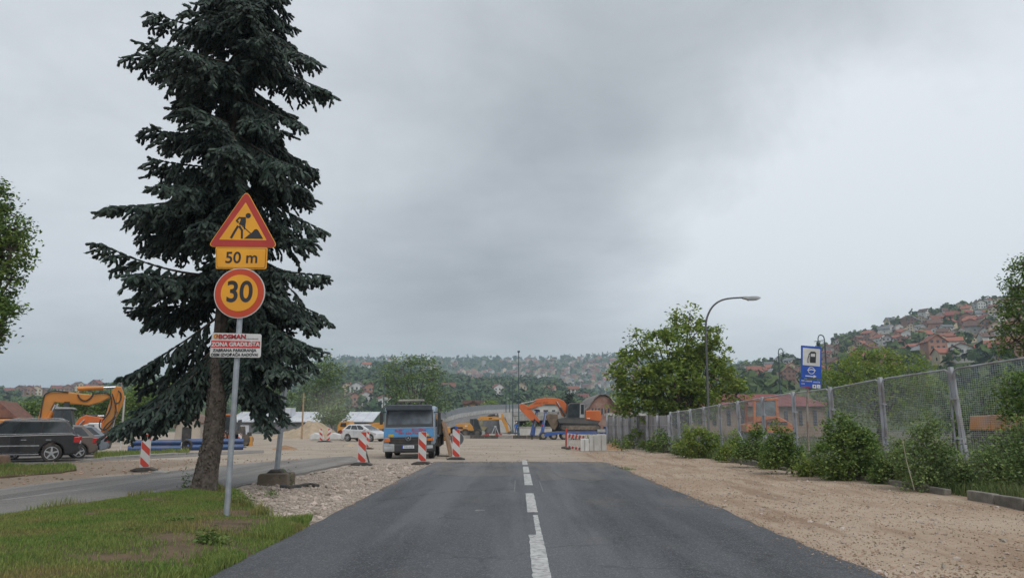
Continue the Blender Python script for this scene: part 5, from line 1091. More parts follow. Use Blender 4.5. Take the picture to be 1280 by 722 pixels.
t = Tr(63, 577.5, 27); O = t.O + t.ny * (.95); w_ = 1.9
wb = 2.95
O = O - t.ax * (wb / 2)
suv_prof = [(-2.48, .62), (-2.45, .98), (-1.55, 1.10), (-1.1, 1.13), (2.20, 1.20), (2.42, 1.12), (2.47, .72)]
car('parked_suv', 'black estate off-roader with chrome strips parked beside the brown car', O, t.yaw, PB, 5.0, w_, .385, -wb / 2 - .02, wb / 2, .28, 1.10, 1.80, suv_prof, ((-1.12, -.35), (2.34, 1.95)), [(.06, .30, .10, .30), (.32, .60, .32, .60), (.63, .93, .63, .93)], strips=True)
hat_prof = [(-2.05, .5), (-2.02, .78), (-1.2, .98), (-.9, 1.0), (1.75, 1.04), (1.98, .96), (2.04, .55)]
t2 = Tr(96, 575, 35, y=36); O2 = t2.O + t2.ny * .9 - t2.ax * 1.25
car('parked_hatchback', 'brown hatchback parked behind the black off-roader', O2, t2.yaw, PBR, 4.2, 1.76, .325, -1.3, 1.3, .22, 1.0, 1.55, hat_prof, ((-1.05, -.25), (1.95, 1.45)), [(.10, .36, .14, .36), (.39, .66, .39, .66), (.69, .92, .69, .90)])
t3 = Tr(109, 573, 38, y=40); O3 = t3.O + t3.ny * .9 - t3.ax * 1.1
car('parked_hatchback', 'grey-blue hatchback squeezed behind the brown one', O3, t3.yaw, PG, 4.1, 1.74, .32, -1.3, 1.25, .22, .98, 1.50, hat_prof, ((-1.05, -.3), (1.9, 1.35)), [(.10, .36, .14, .36), (.39, .66, .39, .66), (.69, .92, .69, .88)])
# white hatchback driving across, nose towards the truck
t = Tr(468, 551.5, 180 + 24); O = t.O + Vector((-1.1, .9, 0))
wprof = [(-2.0, .5), (-1.97, .74), (-1.25, .95), (-.9, 1.0), (1.7, 1.1), (1.93, 1.0), (2.0, .55)]
car('white_hatchback', 'small white hatchback crossing the site behind the blue truck', O, R(-26 + 180), PW, 4.0, 1.72, .31, -1.28, 1.22, .2, 1.0, 1.52, wprof, ((-1.15, -.2), (1.9, 1.35)), [(.10, .38, .16, .38), (.41, .68, .41, .68), (.71, .92, .71, .88)])
# ------------------------------------------------------------------ blue tow truck
TB = M('sky blue truck paint', (.075, .25, .50), (.06, .21, .43), scale=1.2, rough=.4, coat=.3, c3=(.2, .22, .22), c3amt=.3); TGR = M('silver blue truck paint', (.27, .35, .43), (.22, .29, .36), scale=1.5, rough=.45, c3=(.22, .2, .18), c3amt=.35); TDK = M('dark grey truck plastic', (.022, .024, .028), (.03, .031, .034), scale=3, rough=.5, c3=(.11, .095, .08), c3amt=.25); CABF = M('cab frame grey', (.33, .34, .34), (.26, .27, .27), rough=.5)
t = Tr(513, 573, 0); tk = thing('tow_truck', 'blue cabbed tow truck facing the road on the gravel', 'truck', t.O, R(1.5)); z = (475, 495, 8.494)
def tp_(pts, b=0): return t.pts(pts, b, z)
X0, X1 = tp_([(38, 440)])[0][0], tp_([(578, 440)])[0][0]
side = [(.0, .62), (-.02, .92), (0, 1.38), (.20, 2.33), (.5, 2.44), (1.75, 2.42), (1.82, 2.2), (1.82, .75)]
cabm = mb().prism([(a, b) for a, b in side], X0, X1); cabm.v = [(y, x, zz) for x, y, zz in cabm.v]; cabm.build('cab', TGR, tk, bevel=.06, smooth=True)
def fz(zz):   # depth of the cab front at height zz
    return float(np.interp(zz, [.62, .92, 1.38, 2.33], [0, -.02, 0, .20]))
def face(nm, pts, m, off, par=tk, zoomed=True, th=.02, bev=0):
    P = tp_(pts) if zoomed else pts; f = [(x, fz(zz) - off, zz) for x, zz in P]; bk = [(x, fz(zz) - off + th, zz) for x, zz in P]; n = len(P)
    return mb().add(f + bk, [tuple(range(n)), tuple(range(2 * n - 1, n - 1, -1))] + [(i, (i + 1) % n, (i + 1) % n + n, i + n) for i in range(n)]).build(nm, m, par, bevel=bev)
ws = face('windscreen_surround', [(58, 330), (68, 148), (556, 142), (566, 322)], TDK, .012)
face('windscreen', [(84, 300), (92, 158), (546, 152), (550, 292)], glass('truck glass', (.085, .10, .115), .10), .024, ws)
face('blue_panel', [(40, 432), (50, 338), (570, 330), (572, 424)], TB, .02); gr = face('grille', [(95, 512), (105, 438), (545, 430), (540, 512)], TDK, .03, th=.05)
for i in range(4): face('grille_slat', [(120, 455 + i * 15), (520, 450 + i * 15), (520, 455 + i * 15), (120, 460 + i * 15)], IRON, .04, gr)
vis = tp_([(66, 150), (72, 100), (100, 92), (540, 88), (556, 96), (556, 146)]); vm = mb().prism(vis, -.22, .06).build('sun_visor', M('smoked visor', (.06, .075, .09), (.05, .06, .07), rough=.3), tk, bevel=.03)
bmp = tp_([(36, 590), (36, 508), (590, 505), (588, 585)]); bu = mb().prism(bmp, -.16, .05).build('bumper', TDK, tk, bevel=.04)
for pts in ([(38, 586), (38, 506), (158, 506), (158, 586)], [(495, 580), (495, 506), (586, 503), (584, 576)]):
    mb().prism(tp_(pts), -.185, -.1).build('lamp_housing', CABF if pts[0][0] < 100 else TDK, tk, bevel=.03)
for pts in ([(48, 565), (48, 535), (130, 532), (130, 565)], [(500, 555), (500, 518), (564, 515), (564, 548)]): mb().prism(tp_(pts), -.20, -.15).build('headlight', LENS, tk, bevel=.02)
for pts in ([(48, 482), (50, 450), (110, 452), (110, 482)], [(497, 470), (497, 442), (566, 438), (566, 468)]): face('indicator', pts, AMBER, .045, th=.04)
for pts in ([(92, 432), (92, 402), (145, 402), (145, 430)], [(470, 418), (470, 396), (518, 394), (518, 416)]): face('yellow_marker', pts, M('marker yellow', (.6, .42, .03), rough=.5), .026)
mb().prism(tp_([(60, 600), (64, 570), (560, 570), (560, 595)]), -.1, .3).build('bumper_skirt', DARK, tk)
np_ = mb().prism(tp_([(234, 552), (236, 520), (366, 517), (366, 550)]), -.185, -.165).build('number_plate', PLATE, tk); mb().prism(tp_([(234, 552), (236, 520), (250, 520), (249, 552)]), -.190, -.186).build('plate_band', PBLUE, np_)
for i in range(6): mb().prism(tp_([(266 + i * 16, 544), (267 + i * 16, 526), (274 + i * 16, 526), (273 + i * 16, 544)]), -.189, -.186).build('plate_mark', M('plate mark', (.2, .22, .28)), np_)
sc_ = tp_([(302, 443)])[0]; st = mb().ring(sc_, .125, .105, fz(sc_[1]) - .075, fz(sc_[1]) - .045, 28)
for k in range(3):
    q_ = math.pi / 2 + k * 2 * math.pi / 3; c, s_ = math.cos(q_), math.sin(q_); st.prism([(sc_[0] + c * .112, sc_[1] + s_ * .112), (sc_[0] - s_ * .024, sc_[1] + c * .024), (sc_[0] + s_ * .024, sc_[1] - c * .024)], fz(sc_[1]) - .072 - .001 * k, fz(sc_[1]) - .05)
st.build('star_emblem', CHROME, tk)
TRED = M('truck lettering red', (.45, .05, .06), (.36, .05, .06), scale=9, rough=.5)
for tx, zx, zy, s_, k_ in (('SLEP', 200, 364, .15, 1.25), ('-', 303, 360, .16, 1.2), ('SLUŽBA', 414, 358, .15, 1.3), ('061 226 776', 303, 391, .115, 1.55)):
    c = tp_([(zx, zy)])[0]; text_mesh(tx, s_, 'lettering', TRED, tk, (c[0], fz(c[1]) - .026, c[1]), sx=k_, bold=.003)
for x0, x1, side_ in ((-2, 30, -1), (612, 645, 1)):
    P = tp_([(x0, 300), (x0 + 3, 168), (x1 - 2, 165), (x1, 298)]); mr = mb().prism(P, -.05, .12).build('mirror', DARK, tk, bevel=.03)
    e = (sum(p[0] for p in P) / 4, tp_([(0, 172)])[0][1]); xc = X0 + .05 if side_ < 0 else X1 - .05
    mb().tube([(e[0], .03, e[1] - .1), (e[0], .05, e[1] + .02), (xc, .15, e[1] + .03)], .022, 6).build('mirror_arm', DARK, mr)
lb = tp_([(180, 55), (185, 32), (455, 28), (460, 48)]); lbz = mb().prism(lb, .4, .75).build('light_bar', M('light bar', (.32, .30, .25), (.25, .23, .2), rough=.3), tk, bevel=.03)
for xx in (205, 300, 425):
    p = tp_([(xx, 60)])[0]; mb().box((p[0], .57, 2.47), (.08, .2, .25)).build('bar_bracket', DARK, tk)
for xx in (160, 480): p = tp_([(xx, 62)])[0]; mb().cyl((p[0], .45, 2.4), (p[0], .45, 2.62), .05).build('marker_lamp', DARK, tk)
for i, xx in enumerate((-.62, .55)):      # seats and wheel seen through the glass
    mb().box((xx, 1.1, 1.65), (.5, .15, .75)).build('seat', DARK, tk, bevel=.06)
for sd, xx in ((-1, X0 + .17), (1, X1 - .17)):
    for yy in (.75, 4.1):
        wh = mb().tube([(xx - .14, yy, .40), (xx - .10, yy, .40), (xx + .10, yy, .40), (xx + .14, yy, .40)], [.36, .40, .40, .36], 24).build('wheel', TYRE, tk, smooth=True); mb().cyl((xx + sd * .142, yy, .40), (xx + sd * .08, yy, .40), .22, n=18).build('rim', TGR, wh)
    mb().box((xx + sd * .1, 1.25, .75), (.2, .9, .25)).build('step', DARK, tk, bevel=.03)
    mb().box((X1 + .006 if sd > 0 else X0 - .006, .95, 1.78), (.02, .95, .62)).build('side_window', GLS, tk); mb().box((X1 + .006 if sd > 0 else X0 - .006, 1.0, 1.05), (.016, .02, .75)).build('door_gap', DARK, tk)
mb().box((0, 2.7, .70), (.9, 4.2, .22)).build('chassis', IRON, tk); mb().box((0, 3.9, 1.03), (2.4, 4.2, .12)).build('flatbed', M('rusty blue steel', (.10, .13, .17), (.15, .11, .085), scale=2, rough=.7), tk, bevel=.02)
for sd in (-1, 1): mb().box((sd * 1.2, 3.9, 1.18), (.06, 4.2, .2)).build('side_rail', IRON, tk)
mb().box((1.12, 2.35, 1.45), (.36, .9, .75)).build('winch_cabinet', DARK, tk, bevel=.03); mb().box((1.16, 3.2, .85), (.3, 1.2, .6)).build('side_box', DARK, tk, bevel=.03); mb().box((.0, 1.98, 1.6), (2.1, .1, 1.2)).build('headboard', IRON, tk); mb().box((1.0, 2.6, .75), (.5, .7, .5)).build('tool_box', IRON, tk, bevel=.02)
mb().cyl((1.05, 2.2, 1.1), (1.05, 2.2, 2.2), .06).build('crane_post', IRON, tk)
t_r = t.p(559, 566); rb = thing('loading_ramp', 'brown timber and steel loading board leaning beside the blue tow truck', 'ramp', t.O + Vector((1.30, 1.9, 0)))
P = [(.34, 0), (.42, .02), (.02, 1.72), (-.06, 1.70)]; mb().prism(P, 0, 1.7).build('board', M('brown ramp timber', (.30, .19, .12), (.22, .14, .09), scale=3, rough=.9), rb, bevel=.01)
for yy in (.2, .85, 1.5): mb().prism([(.325, .03), (.335, .03), (-.05, 1.68), (-.075, 1.68)], yy - .04, yy + .04).build('batten', IRON, rb)
# ------------------------------------------------------------------ machines
def machine_bits(par, tr, zoom, items):
    for nm, pts, b0, b1, m, bev in items: mb().prism(tr.pts(pts, 0, zoom), b0, b1).build(nm, m, par, bevel=bev)
def hyd(par, tr, zoom, a, b, frac, r, bs, body, nm='cylinder'):
    (ax_, az_), (bx_, bz_) = tr.pts([a, b], 0, zoom); m = (ax_ + (bx_ - ax_) * frac, az_ + (bz_ - az_) * frac)
    for y in bs:
        c = mb().cyl((ax_, y, az_), (m[0], y, m[1]), r, n=12).build(nm, body, par, smooth=True); mb().cyl((m[0], y, m[1]), (bx_, y, bz_), r * .55, n=10).build('rod', CHROME, c, smooth=True)
def hose(par, tr, zoom, pts, y, r): mb().tube(smoothpoly([(a, y, b) for a, b in tr.pts(pts, 0, zoom)], 2), r, 6).build('hose', DARK, par, smooth=True)
def tracks(par, x0, x1, r, y, w):
    """one crawler track in the xz plane around y"""
    P = []; n = 10
    for k in range(n + 1): a = math.pi / 2 + math.pi * k / n; P.append((x0 + r + r * math.cos(a), r + r * math.sin(a)))
    for k in range(n + 1): a = -math.pi / 2 + math.pi * k / n; P.append((x1 - r + r * math.cos(a), r + r * math.sin(a)))
    TRK = M('track steel', (.028, .027, .026), (.045, .04, .035), scale=5, rough=.8, c3=(.10, .08, .06), c3amt=.3)
    tkm = mb().prism(P, y - w / 2, y + w / 2).build('track', TRK, par, bevel=.02)
    Q = [(x0 + r + (x - x0 - r) * .74 if x < x0 + r else x1 - r + (x - x1 + r) * .74 if x > x1 - r else x, r + (zz - r) * .60) for x, zz in P]
    mb().prism(Q, y - w / 2 - .03, y + w / 2 + .03).build('track_frame', M('dusty track frame', (.20, .16, .12), (.12, .10, .08), scale=3, rough=.9), tkm)
    for xx in (x0 + r, x1 - r): mb().cyl((xx, y - w / 2 - .05, r), (xx, y + w / 2 + .05, r), r * .62, n=16).build('sprocket', IRON, tkm)
    for i in range(5): xx = x0 + 2 * r + (x1 - x0 - 4 * r) * i / 4; mb().cyl((xx, y - w / 2 - .045, r * .42), (xx, y + w / 2 + .045, r * .42), r * .26, n=10).build('roller', IRON, tkm)
    L_ = 2 * (x1 - x0 - 2 * r) + 2 * math.pi * r; n = int(L_ / .26)
    for i in range(n):
        s_ = L_ * i / n; st_ = x1 - x0 - 2 * r
        if s_ < st_: c, a = (x0 + r + s_, 2 * r), 0
        elif s_ < st_ + math.pi * r: a = -(s_ - st_) / r; c = (x1 - r + r * math.sin(-a), r + r * math.cos(a))
        elif s_ < 2 * st_ + math.pi * r: c, a = (x1 - r - (s_ - st_ - math.pi * r), 0), 0
        else: a = -(s_ - 2 * st_ - math.pi * r) / r; c = (x0 + r - r * math.sin(-a), r - r * math.cos(a))
        o = mb().box((0, 0, 0), (.16, w + .02, .05)).build('track_shoe', TRK, tkm); o.location = (c[0], y, c[1]); o.rotation_euler = (0, -a, 0)
    return tkm
ORM = M('excavator orange red', (.56, .125, .022), (.46, .10, .02), scale=1, rough=.42, coat=.2, c3=(.3, .12, .05), c3amt=.35); YEM = M('excavator yellow', (.55, .205, .028), (.46, .17, .026), scale=1, rough=.45, coat=.2, c3=(.33, .2, .08), c3amt=.4); CATY = M('machine golden yellow', (.56, .26, .04), (.46, .21, .035), scale=1, rough=.45, c3=(.32, .2, .08), c3amt=.4)
GRYM = M('machine grey', (.05, .053, .058), (.07, .07, .07), scale=2, rough=.6, c3=(.15, .125, .10), c3amt=.3); MGL = glass('machine glass', (.022, .028, .032), .12); CABF = M('cab frame grey', (.33, .34, .34), (.26, .27, .27), rough=.5)
# -- orange excavator on the low loader
t = Tr(710, 549.3, 0); z = (640, 480, 8.02); Z0 = t.pts([(600, 470)], 0, z)[0][1]
ex = thing('crawler_excavator', 'orange-red crawler excavator loaded on the blue low loader', 'excavator', t.O + Vector((0, .2, 0)))
machine_bits(ex, t, z, [('boom', [(155, 240), (175, 205), (250, 165), (350, 130), (420, 130), (480, 140), (530, 165), (555, 200), (560, 240), (540, 330), (505, 308), (490, 260), (465, 215), (430, 195), (350, 195), (250, 225), (180, 245)], .95, 1.45, ORM, .03),
    ('stick', [(70, 195), (100, 188), (155, 210), (200, 255), (285, 365), (275, 385), (225, 345), (200, 365), (130, 300), (75, 240)], 1.03, 1.37, ORM, .03),
    ('engine_cover', [(738, 262), (885, 258), (896, 300), (892, 372), (738, 350)], .1, 2.5, ORM, .06), ('deck', [(455, 345), (560, 325), (740, 348), (890, 370), (862, 402), (475, 390)], .15, 2.45, GRYM, .04), ('slew_ring', [(560, 425), (560, 385), (800, 385), (800, 425)], .7, 1.9, IRON, 0),
    ('cab', [(553, 345), (556, 215), (585, 185), (735, 183), (735, 345)], .12, 1.0, GRYM, .05), ('cab_pillar', [(682, 335), (686, 190), (730, 190), (730, 335)], .09, .12, CABF, .01), ('bucket', [(345, 310), (385, 292), (465, 300), (470, 400), (435, 460), (400, 440), (385, 400), (350, 340)], .7, 1.7, M('worn bucket steel', (.22, .155, .10), (.15, .11, .075), scale=2, rough=.8), .03)])
for P in ([(564, 330), (566, 220), (590, 195), (676, 194), (676, 330)], [(692, 300), (694, 200), (724, 200), (724, 300)]): mb().prism(t.pts(P, 0, z), .085, .115).build('cab_window', MGL, ex)
for i in range(9):
    p = t.pts([(385 + i * 9, 298)], 0, z)[0]; mb().box((p[0], 1.2, p[1] - .25), (.03, 1.02, .45)).build('bucket_rib', IRON, ex)
x0, x1 = t.pts([(490, 430), (890, 430)], 0, z); zt = t.pts([(0, 400)], 0, z)[0][1]; rT = (zt - Z0) / 2
for yy in (.35, 2.15):
    tracks(ex, x0[0], x1[0], rT, yy, .55).location.z = Z0
hyd(ex, t, z, (545, 320), (455, 168), .6, .11, (.88, 1.52), GRYM); hyd(ex, t, z, (350, 133), (90, 192), .45, .10, (1.2,), ORM); hyd(ex, t, z, (130, 215), (262, 370), .6, .08, (1.2,), ORM)
for i, (a, b) in enumerate(((225, 265), (272, 300), (312, 365))):
    q0 = t.pts([(a, 200 - (a - 225) * .1), (b, 196 - (b - 225) * .1), (b, 182 - (b - 225) * .1), (a, 186 - (a - 225) * .1)], 0, z); mb().prism([(x, zz) for x, zz in q0], .935, .949).build('boom_mark', M('worn boom print', (.38, .09, .02), rough=.6), ex)
mb().prism(t.pts([(755, 345), (755, 335), (785, 335), (785, 345)], 0, z), .085, .10).build('sticker', WHT, ex)
hose(ex, t, z, [(540, 330), (520, 250), (490, 180), (430, 140), (350, 125)], 1.55, .025)
# -- blue low loader
LBL = M('trailer blue', (.03, .10, .36), (.025, .08, .28), scale=1.5, rough=.5, c3=(.2, .17, .14), c3amt=.4)
ll_ = thing('low_loader', 'blue low loader trailer with raised ramps carrying the orange excavator', 'trailer', t.O)
zd = Z0 - .02
machine_bits(ll_, t, z, [('deck_frame', [(320, 505), (335, 485), (470, 474), (960, 470), (960, 492), (480, 498), (330, 525)], 0, 2.55, LBL, .02)])
mb().prism([(t.pts([(330, 480)], 0, z)[0][0], zd - .1), (t.pts([(960, 480)], 0, z)[0][0], zd - .1), (t.pts([(960, 480)], 0, z)[0][0], zd + .015), (t.pts([(470, 480)], 0, z)[0][0], zd + .015)], .04, 2.5).build('deck_boards', M('deck timber', (.2, .15, .1), (.14, .11, .08), scale=3, rough=.9), ll_)
for xz in (315, 420, 525, 630):
    c = t.pts([(xz, 519)], 0, z)[0]; r_ = c[1] + .02
    for yy, s_ in ((.2, -1), (2.35, 1)): 
        wh = mb().tube([(c[0], yy - .16, r_), (c[0], yy - .12, r_), (c[0], yy + .12, r_), (c[0], yy + .16, r_)], [r_ * .9, r_, r_, r_ * .9], 22).build('wheel', TYRE, ll_, smooth=True); mb().cyl((c[0], yy + s_ * .165, r_), (c[0], yy, r_), r_ * .55, n=16).build('rim', M('dusty rim', (.3, .26, .21), (.22, .19, .15), rough=.8), wh)
for i, (pp, yy) in enumerate((([(265, 520), (290, 470), (330, 272), (352, 272), (330, 400), (322, 520)], .1), ([(185, 510), (200, 440), (245, 265), (268, 265), (245, 420), (235, 515)], 1.75))):
    rp2 = mb().prism(t.pts(pp, 0, z), yy, yy + .7).build('ramp', LBL, ll_, bevel=.02); pl_ = [((a + b) / 2) for a, b in zip(pp[1], pp[4])]
    q0 = t.pts([(pp[1][0] + 22, pp[1][1] - 10), (pp[2][0] + 4, pp[2][1] + 18), (pp[3][0] - 6, pp[3][1] + 18), (pp[4][0] - 6, pp[4][1])], 0, z); mb().prism(q0, yy - .02, yy + .3).build('ramp_plate', CABF, rp2)
    for k in range(4): c = t.pts([(pp[2][0] - 8 + k * 12, pp[2][1] - 8)], 0, z)[0]; mb().box((c[0], yy + .3, c[1]), (.1, .5, .16)).build('ramp_tooth', DARK, rp2)
    c = t.pts([(pp[1][0] + 10, pp[1][1] - 62)], 0, z)[0]; mb().box((c[0], yy - .04, c[1]), (.16, .06, .16)).build('red_lamp', TAIL, rp2)
    c = t.pts([(pp[0][0] + 10, 530)], 0, z)[0]; mb().cyl((c[0] + .1, yy + .3, 0), (c[0] + .1, yy + .3, c[1] + .3), .09).build('support_leg', IRON, ll_)
mb().prism(t.pts([(940, 545), (940, 420), (1010, 420), (1010, 545)], 0, z), .4, 2.1).build('gooseneck', LBL, ll_, bevel=.05)
mb().prism(t.pts([(855, 480), (855, 450), (935, 448), (935, 480)], 0, z), -.15, .1).build('pale_box', CABF, ll_)
# -- golden wheeled excavator by the ramp
t = Tr(603, 545.4, 0, y=91); z = (560, 480, 9.02); we = thing('wheeled_excavator', 'golden yellow wheeled excavator digging in front of the bridge ramp', 'excavator', t.O)
machine_bits(we, t, z, [('house', [(88, 525), (90, 455), (112, 440), (250, 438), (276, 470), (292, 522)], 0, 2.3, CATY, .06), ('undercarriage', [(150, 560), (150, 528), (375, 528), (375, 562), (340, 575), (180, 575)], .3, 2.0, GRYM, .04), ('cab', [(243, 470), (246, 388), (318, 383), (340, 400), (382, 520), (295, 522), (272, 475)], .1, 1.05, GRYM, .04),
    ('boom', [(268, 470), (345, 372), (365, 362), (430, 363), (590, 372), (602, 380), (600, 396), (400, 406), (358, 402), (292, 478)], 1.0, 1.4, CATY, .03), ('stick', [(598, 328), (622, 326), (632, 378), (672, 450), (690, 540), (664, 548), (640, 480), (598, 392)], 1.05, 1.35, CATY, .03), ('bucket', [(668, 560), (675, 535), (715, 520), (720, 548), (700, 565)], .8, 1.6, IRON, .02), ('vent', [(115, 505), (112, 480), (165, 480), (175, 505)], -.02, .05, DARK, 0), ('boom_badge', [(455, 392), (458, 378), (495, 376), (495, 390)], .985, .998, DARK, 0)])
for P in ([(252, 462), (254, 396), (283, 394), (287, 470)], [(294, 500), (290, 394), (316, 391), (334, 406), (366, 506)]): mb().prism(t.pts(P, 0, z), .07, .105).build('cab_window', MGL, we)
mb().prism(t.pts([(190, 462), (192, 478), (220, 478), (222, 462)], 0, z), -.02, .01).build('white_print', WHT, we)
hyd(we, t, z, (450, 358), (550, 338), .8, .09, (1.2,), DARK); hyd(we, t, z, (620, 360), (690, 470), .6, .07, (1.2,), GRYM); hyd(we, t, z, (300, 500), (380, 385), .6, .09, (.95, 1.45), GRYM); hose(we, t, z, [(640, 360), (660, 420), (700, 470), (715, 530)], 1.4, .03)
for xz in (330, 195):
    c = t.pts([(xz, 566)], 0, z)[0]
    for yy, s_ in ((.15, -1), (2.15, 1)): wh = mb().tube([(c[0], yy - .2, .48), (c[0], yy - .14, .48), (c[0], yy + .14, .48), (c[0], yy + .2, .48)], [.43, .48, .48, .43], 20).build('wheel', TYRE, we, smooth=True); mb().cyl((c[0], yy + s_ * .205, .48), (c[0], yy, .48), .25, n=14).build('rim', IRON, wh)
mb().prism(t.pts([(380, 570), (380, 530), (410, 530), (410, 570)], 0, z), .2, 2.1).build('dozer_blade', CABF, we)
# -- yellow excavator on the left
t = Tr(60, 570, 24, y=40); z = (0, 460, 5.156); le = thing('crawler_excavator', 'large yellow excavator with folded boom behind the black off-roader', 'excavator', t.O, t.yaw)
machine_bits(le, t, z, [('boom', [(222, 345), (262, 185), (290, 152), (400, 145), (520, 160), (600, 165), (692, 158), (705, 182), (640, 215), (560, 236), (440, 226), (335, 216), (312, 262), (290, 350)], .9, 1.5, YEM, .04), ('stick', [(712, 140), (742, 108), (776, 114), (797, 182), (782, 232), (738, 322), (692, 402), (640, 410), (660, 340), (690, 240), (705, 190)], 1.0, 1.4, YEM, .04),
    ('counterweight', [(-160, 470), (-160, 335), (-120, 328), (150, 326), (240, 330), (300, 352), (300, 470)], -.1, 2.6, YEM, .08), ('cab', [(345, 400), (340, 300), (352, 262), (462, 262), (476, 400)], .0, 1.0, GRYM, .05), ('cab_roof', [(352, 264), (358, 250), (470, 252), (485, 264)], -.05, 1.05, CABF, .03), ('dark_hole', [(150, 352), (150, 332), (240, 332), (250, 352)], -.13, .4, DARK, .03), ('undercarriage', [(-150, 560), (-150, 470), (420, 470), (420, 560)], .3, 2.2, IRON, 0), ('bucket', [(630, 420), (690, 400), (720, 440), (700, 520), (620, 520), (600, 460)], .7, 1.7, IRON, .03)])  # black block on the counterweight paints the darkness of a hole there
for P in ([(352, 370), (350, 305), (362, 270), (398, 270), (402, 360)], [(410, 360), (408, 272), (456, 272), (468, 370)]): mb().prism(t.pts(P, 0, z), -.04, .002).build('cab_window', MGL, le)
hyd(le, t, z, (485, 126), (742, 116), .66, .13, (1.2,), YEM); hyd(le, t, z, (285, 350), (345, 235), .65, .12, (.8, 1.6), YEM); hyd(le, t, z, (335, 350), (360, 225), .5, .10, (.78,), YEM); hyd(le, t, z, (765, 150), (720, 380), .55, .09, (.95,), YEM)
for pts in ([(240, 330), (262, 190), (280, 155), (340, 140), (430, 150)], [(490, 165), (505, 195), (540, 210), (575, 190), (600, 150), (560, 140)], [(600, 160), (650, 150), (700, 160), (716, 200), (700, 280), (650, 340)], [(716, 160), (735, 220), (745, 280), (720, 330), (680, 360), (655, 400)], [(640, 330), (628, 375), (650, 400), (690, 390), (740, 310)], [(755, 140), (778, 160), (770, 215), (735, 225)]): hose(le, t, z, pts, .84, .035)
mb().box((t.pts([(420, 250)], 0, z)[0][0], .6, t.pts([(420, 232)], 0, z)[0][1]), (.25, .2, .3)).build('beacon', DARK, le)
tracks(le, t.pts([(-150, 500)], 0, z)[0][0], t.pts([(400, 500)], 0, z)[0][0], .42, .3, .6); tracks(le, t.pts([(-150, 500)], 0, z)[0][0], t.pts([(400, 500)], 0, z)[0][0], .42, 2.2, .6)
# -- red excavator boom behind it
t = Tr(110, 562, 24, y=50); re_ = thing('crawler_excavator', 'red-orange excavator whose low boom shows behind the yellow one', 'excavator', t.O, t.yaw)
machine_bits(re_, t, z, [('boom', [(460, 400), (480, 355), (505, 320), (545, 300), (655, 318), (660, 346), (585, 346), (520, 366), (490, 402)], .6, 1.1, ORM, .03), ('house', [(330, 470), (330, 395), (500, 392), (500, 470)], -.1, 2.0, ORM, .05), ('undercarriage', [(330, 540), (330, 468), (520, 468), (520, 540)], .1, 1.8, IRON, .03), ('stick', [(650, 318), (668, 322), (668, 410), (650, 470), (636, 460), (645, 400)], .65, 1.0, ORM, .02)])
hyd(re_, t, z, (520, 308), (665, 306), .7, .10, (.85,), DARK); hyd(re_, t, z, (470, 395), (540, 330), .5, .08, (.5, 1.2), GRYM)
# -- white van behind
t = Tr(113, 556, 22, y=53); va = thing('white_van', 'white box van glimpsed below the red-orange excavator boom', 'van', t.O, t.yaw)
machine_bits(va, t, z, [('body', [(530, 540), (530, 372), (560, 350), (655, 350), (665, 540)], 0, 1.9, PW, .06), ('window', [(565, 400), (566, 365), (608, 365), (608, 400)], -.03, .01, GLS, 0)])
for x_ in (555, 640): c = t.pts([(x_, 535)], 0, z)[0]; add_wheel(va, c[0], .12, .34, .34, .22, RIM, 5, -1); add_wheel(va, c[0], 1.78, .34, .34, .22, RIM, 5, 1)
# -- orange tractor cab behind the spruce trunk
t = Tr(282, 554, 8, y=60); z = (130, 490, 6.56); og = thing('orange_loader', 'orange loader with a tall glazed cab behind the spruce trunk', 'loader', t.O, t.yaw)
OGL = M('loader orange', (.60, .16, .03), (.5, .13, .025), rough=.45, c3=(.3, .13, .06), c3amt=.3)
machine_bits(og, t, z, [('body', [(930, 400), (930, 330), (1075, 325), (1085, 400)], 0, 2.0, OGL, .05), ('cab_roof', [(945, 192), (950, 178), (1045, 176), (1050, 190)], .1, 1.8, OGL, .03), ('cab_frame', [(942, 330), (948, 190), (1048, 190), (1052, 325)], .15, 1.75, GRYM, .03), ('rear_arm', [(1080, 330), (1086, 230), (1110, 222), (1112, 250), (1098, 262), (1098, 330)], .5, 1.0, GRYM, .02)])
mb().prism(t.pts([(955, 305), (960, 205), (1038, 203), (1042, 300)], 0, z), .11, .155).build('cab_window', MGL, og); mb().prism(t.pts([(955, 332), (955, 315), (1000, 314), (1000, 331)], 0, z), -.03, .02).build('white_panel', WHT, og)
for x_ in (960, 1060): c = t.pts([(x_, 405)], 0, z)[0]; add_wheel(og, c[0], .1, .55, .55, .4, OGL, 6, -1); add_wheel(og, c[0], 1.9, .55, .55, .4, OGL, 6, 1)
# -- yellow tipper and drill beside the pipes
t = Tr(315, 556, 0, y=56); q = thing('compact_roller', 'small dark and yellow compactor between trunk and hanging branch', 'roller', t.O); z = (290, 470, 4.81)
machine_bits(q, t, z, [('body', [(15, 415), (20, 330), (40, 330), (45, 300), (55, 300), (60, 385), (75, 400)], 0, .9, IRON, .03), ('yellow_arm', [(92, 432), (98, 360), (108, 358), (110, 420), (70, 435), (66, 425)], .1, .6, CATY, .02), ('seat', [(86, 370), (88, 335), (100, 335), (100, 372)], .1, .7, DARK, .03)])
for xz in (22, 70): c = t.pts([(xz, 425)], 0, z)[0]; mb().cyl((c[0], 0, .42), (c[0], .9, .42), .4, n=18).build('drum', IRON, q)
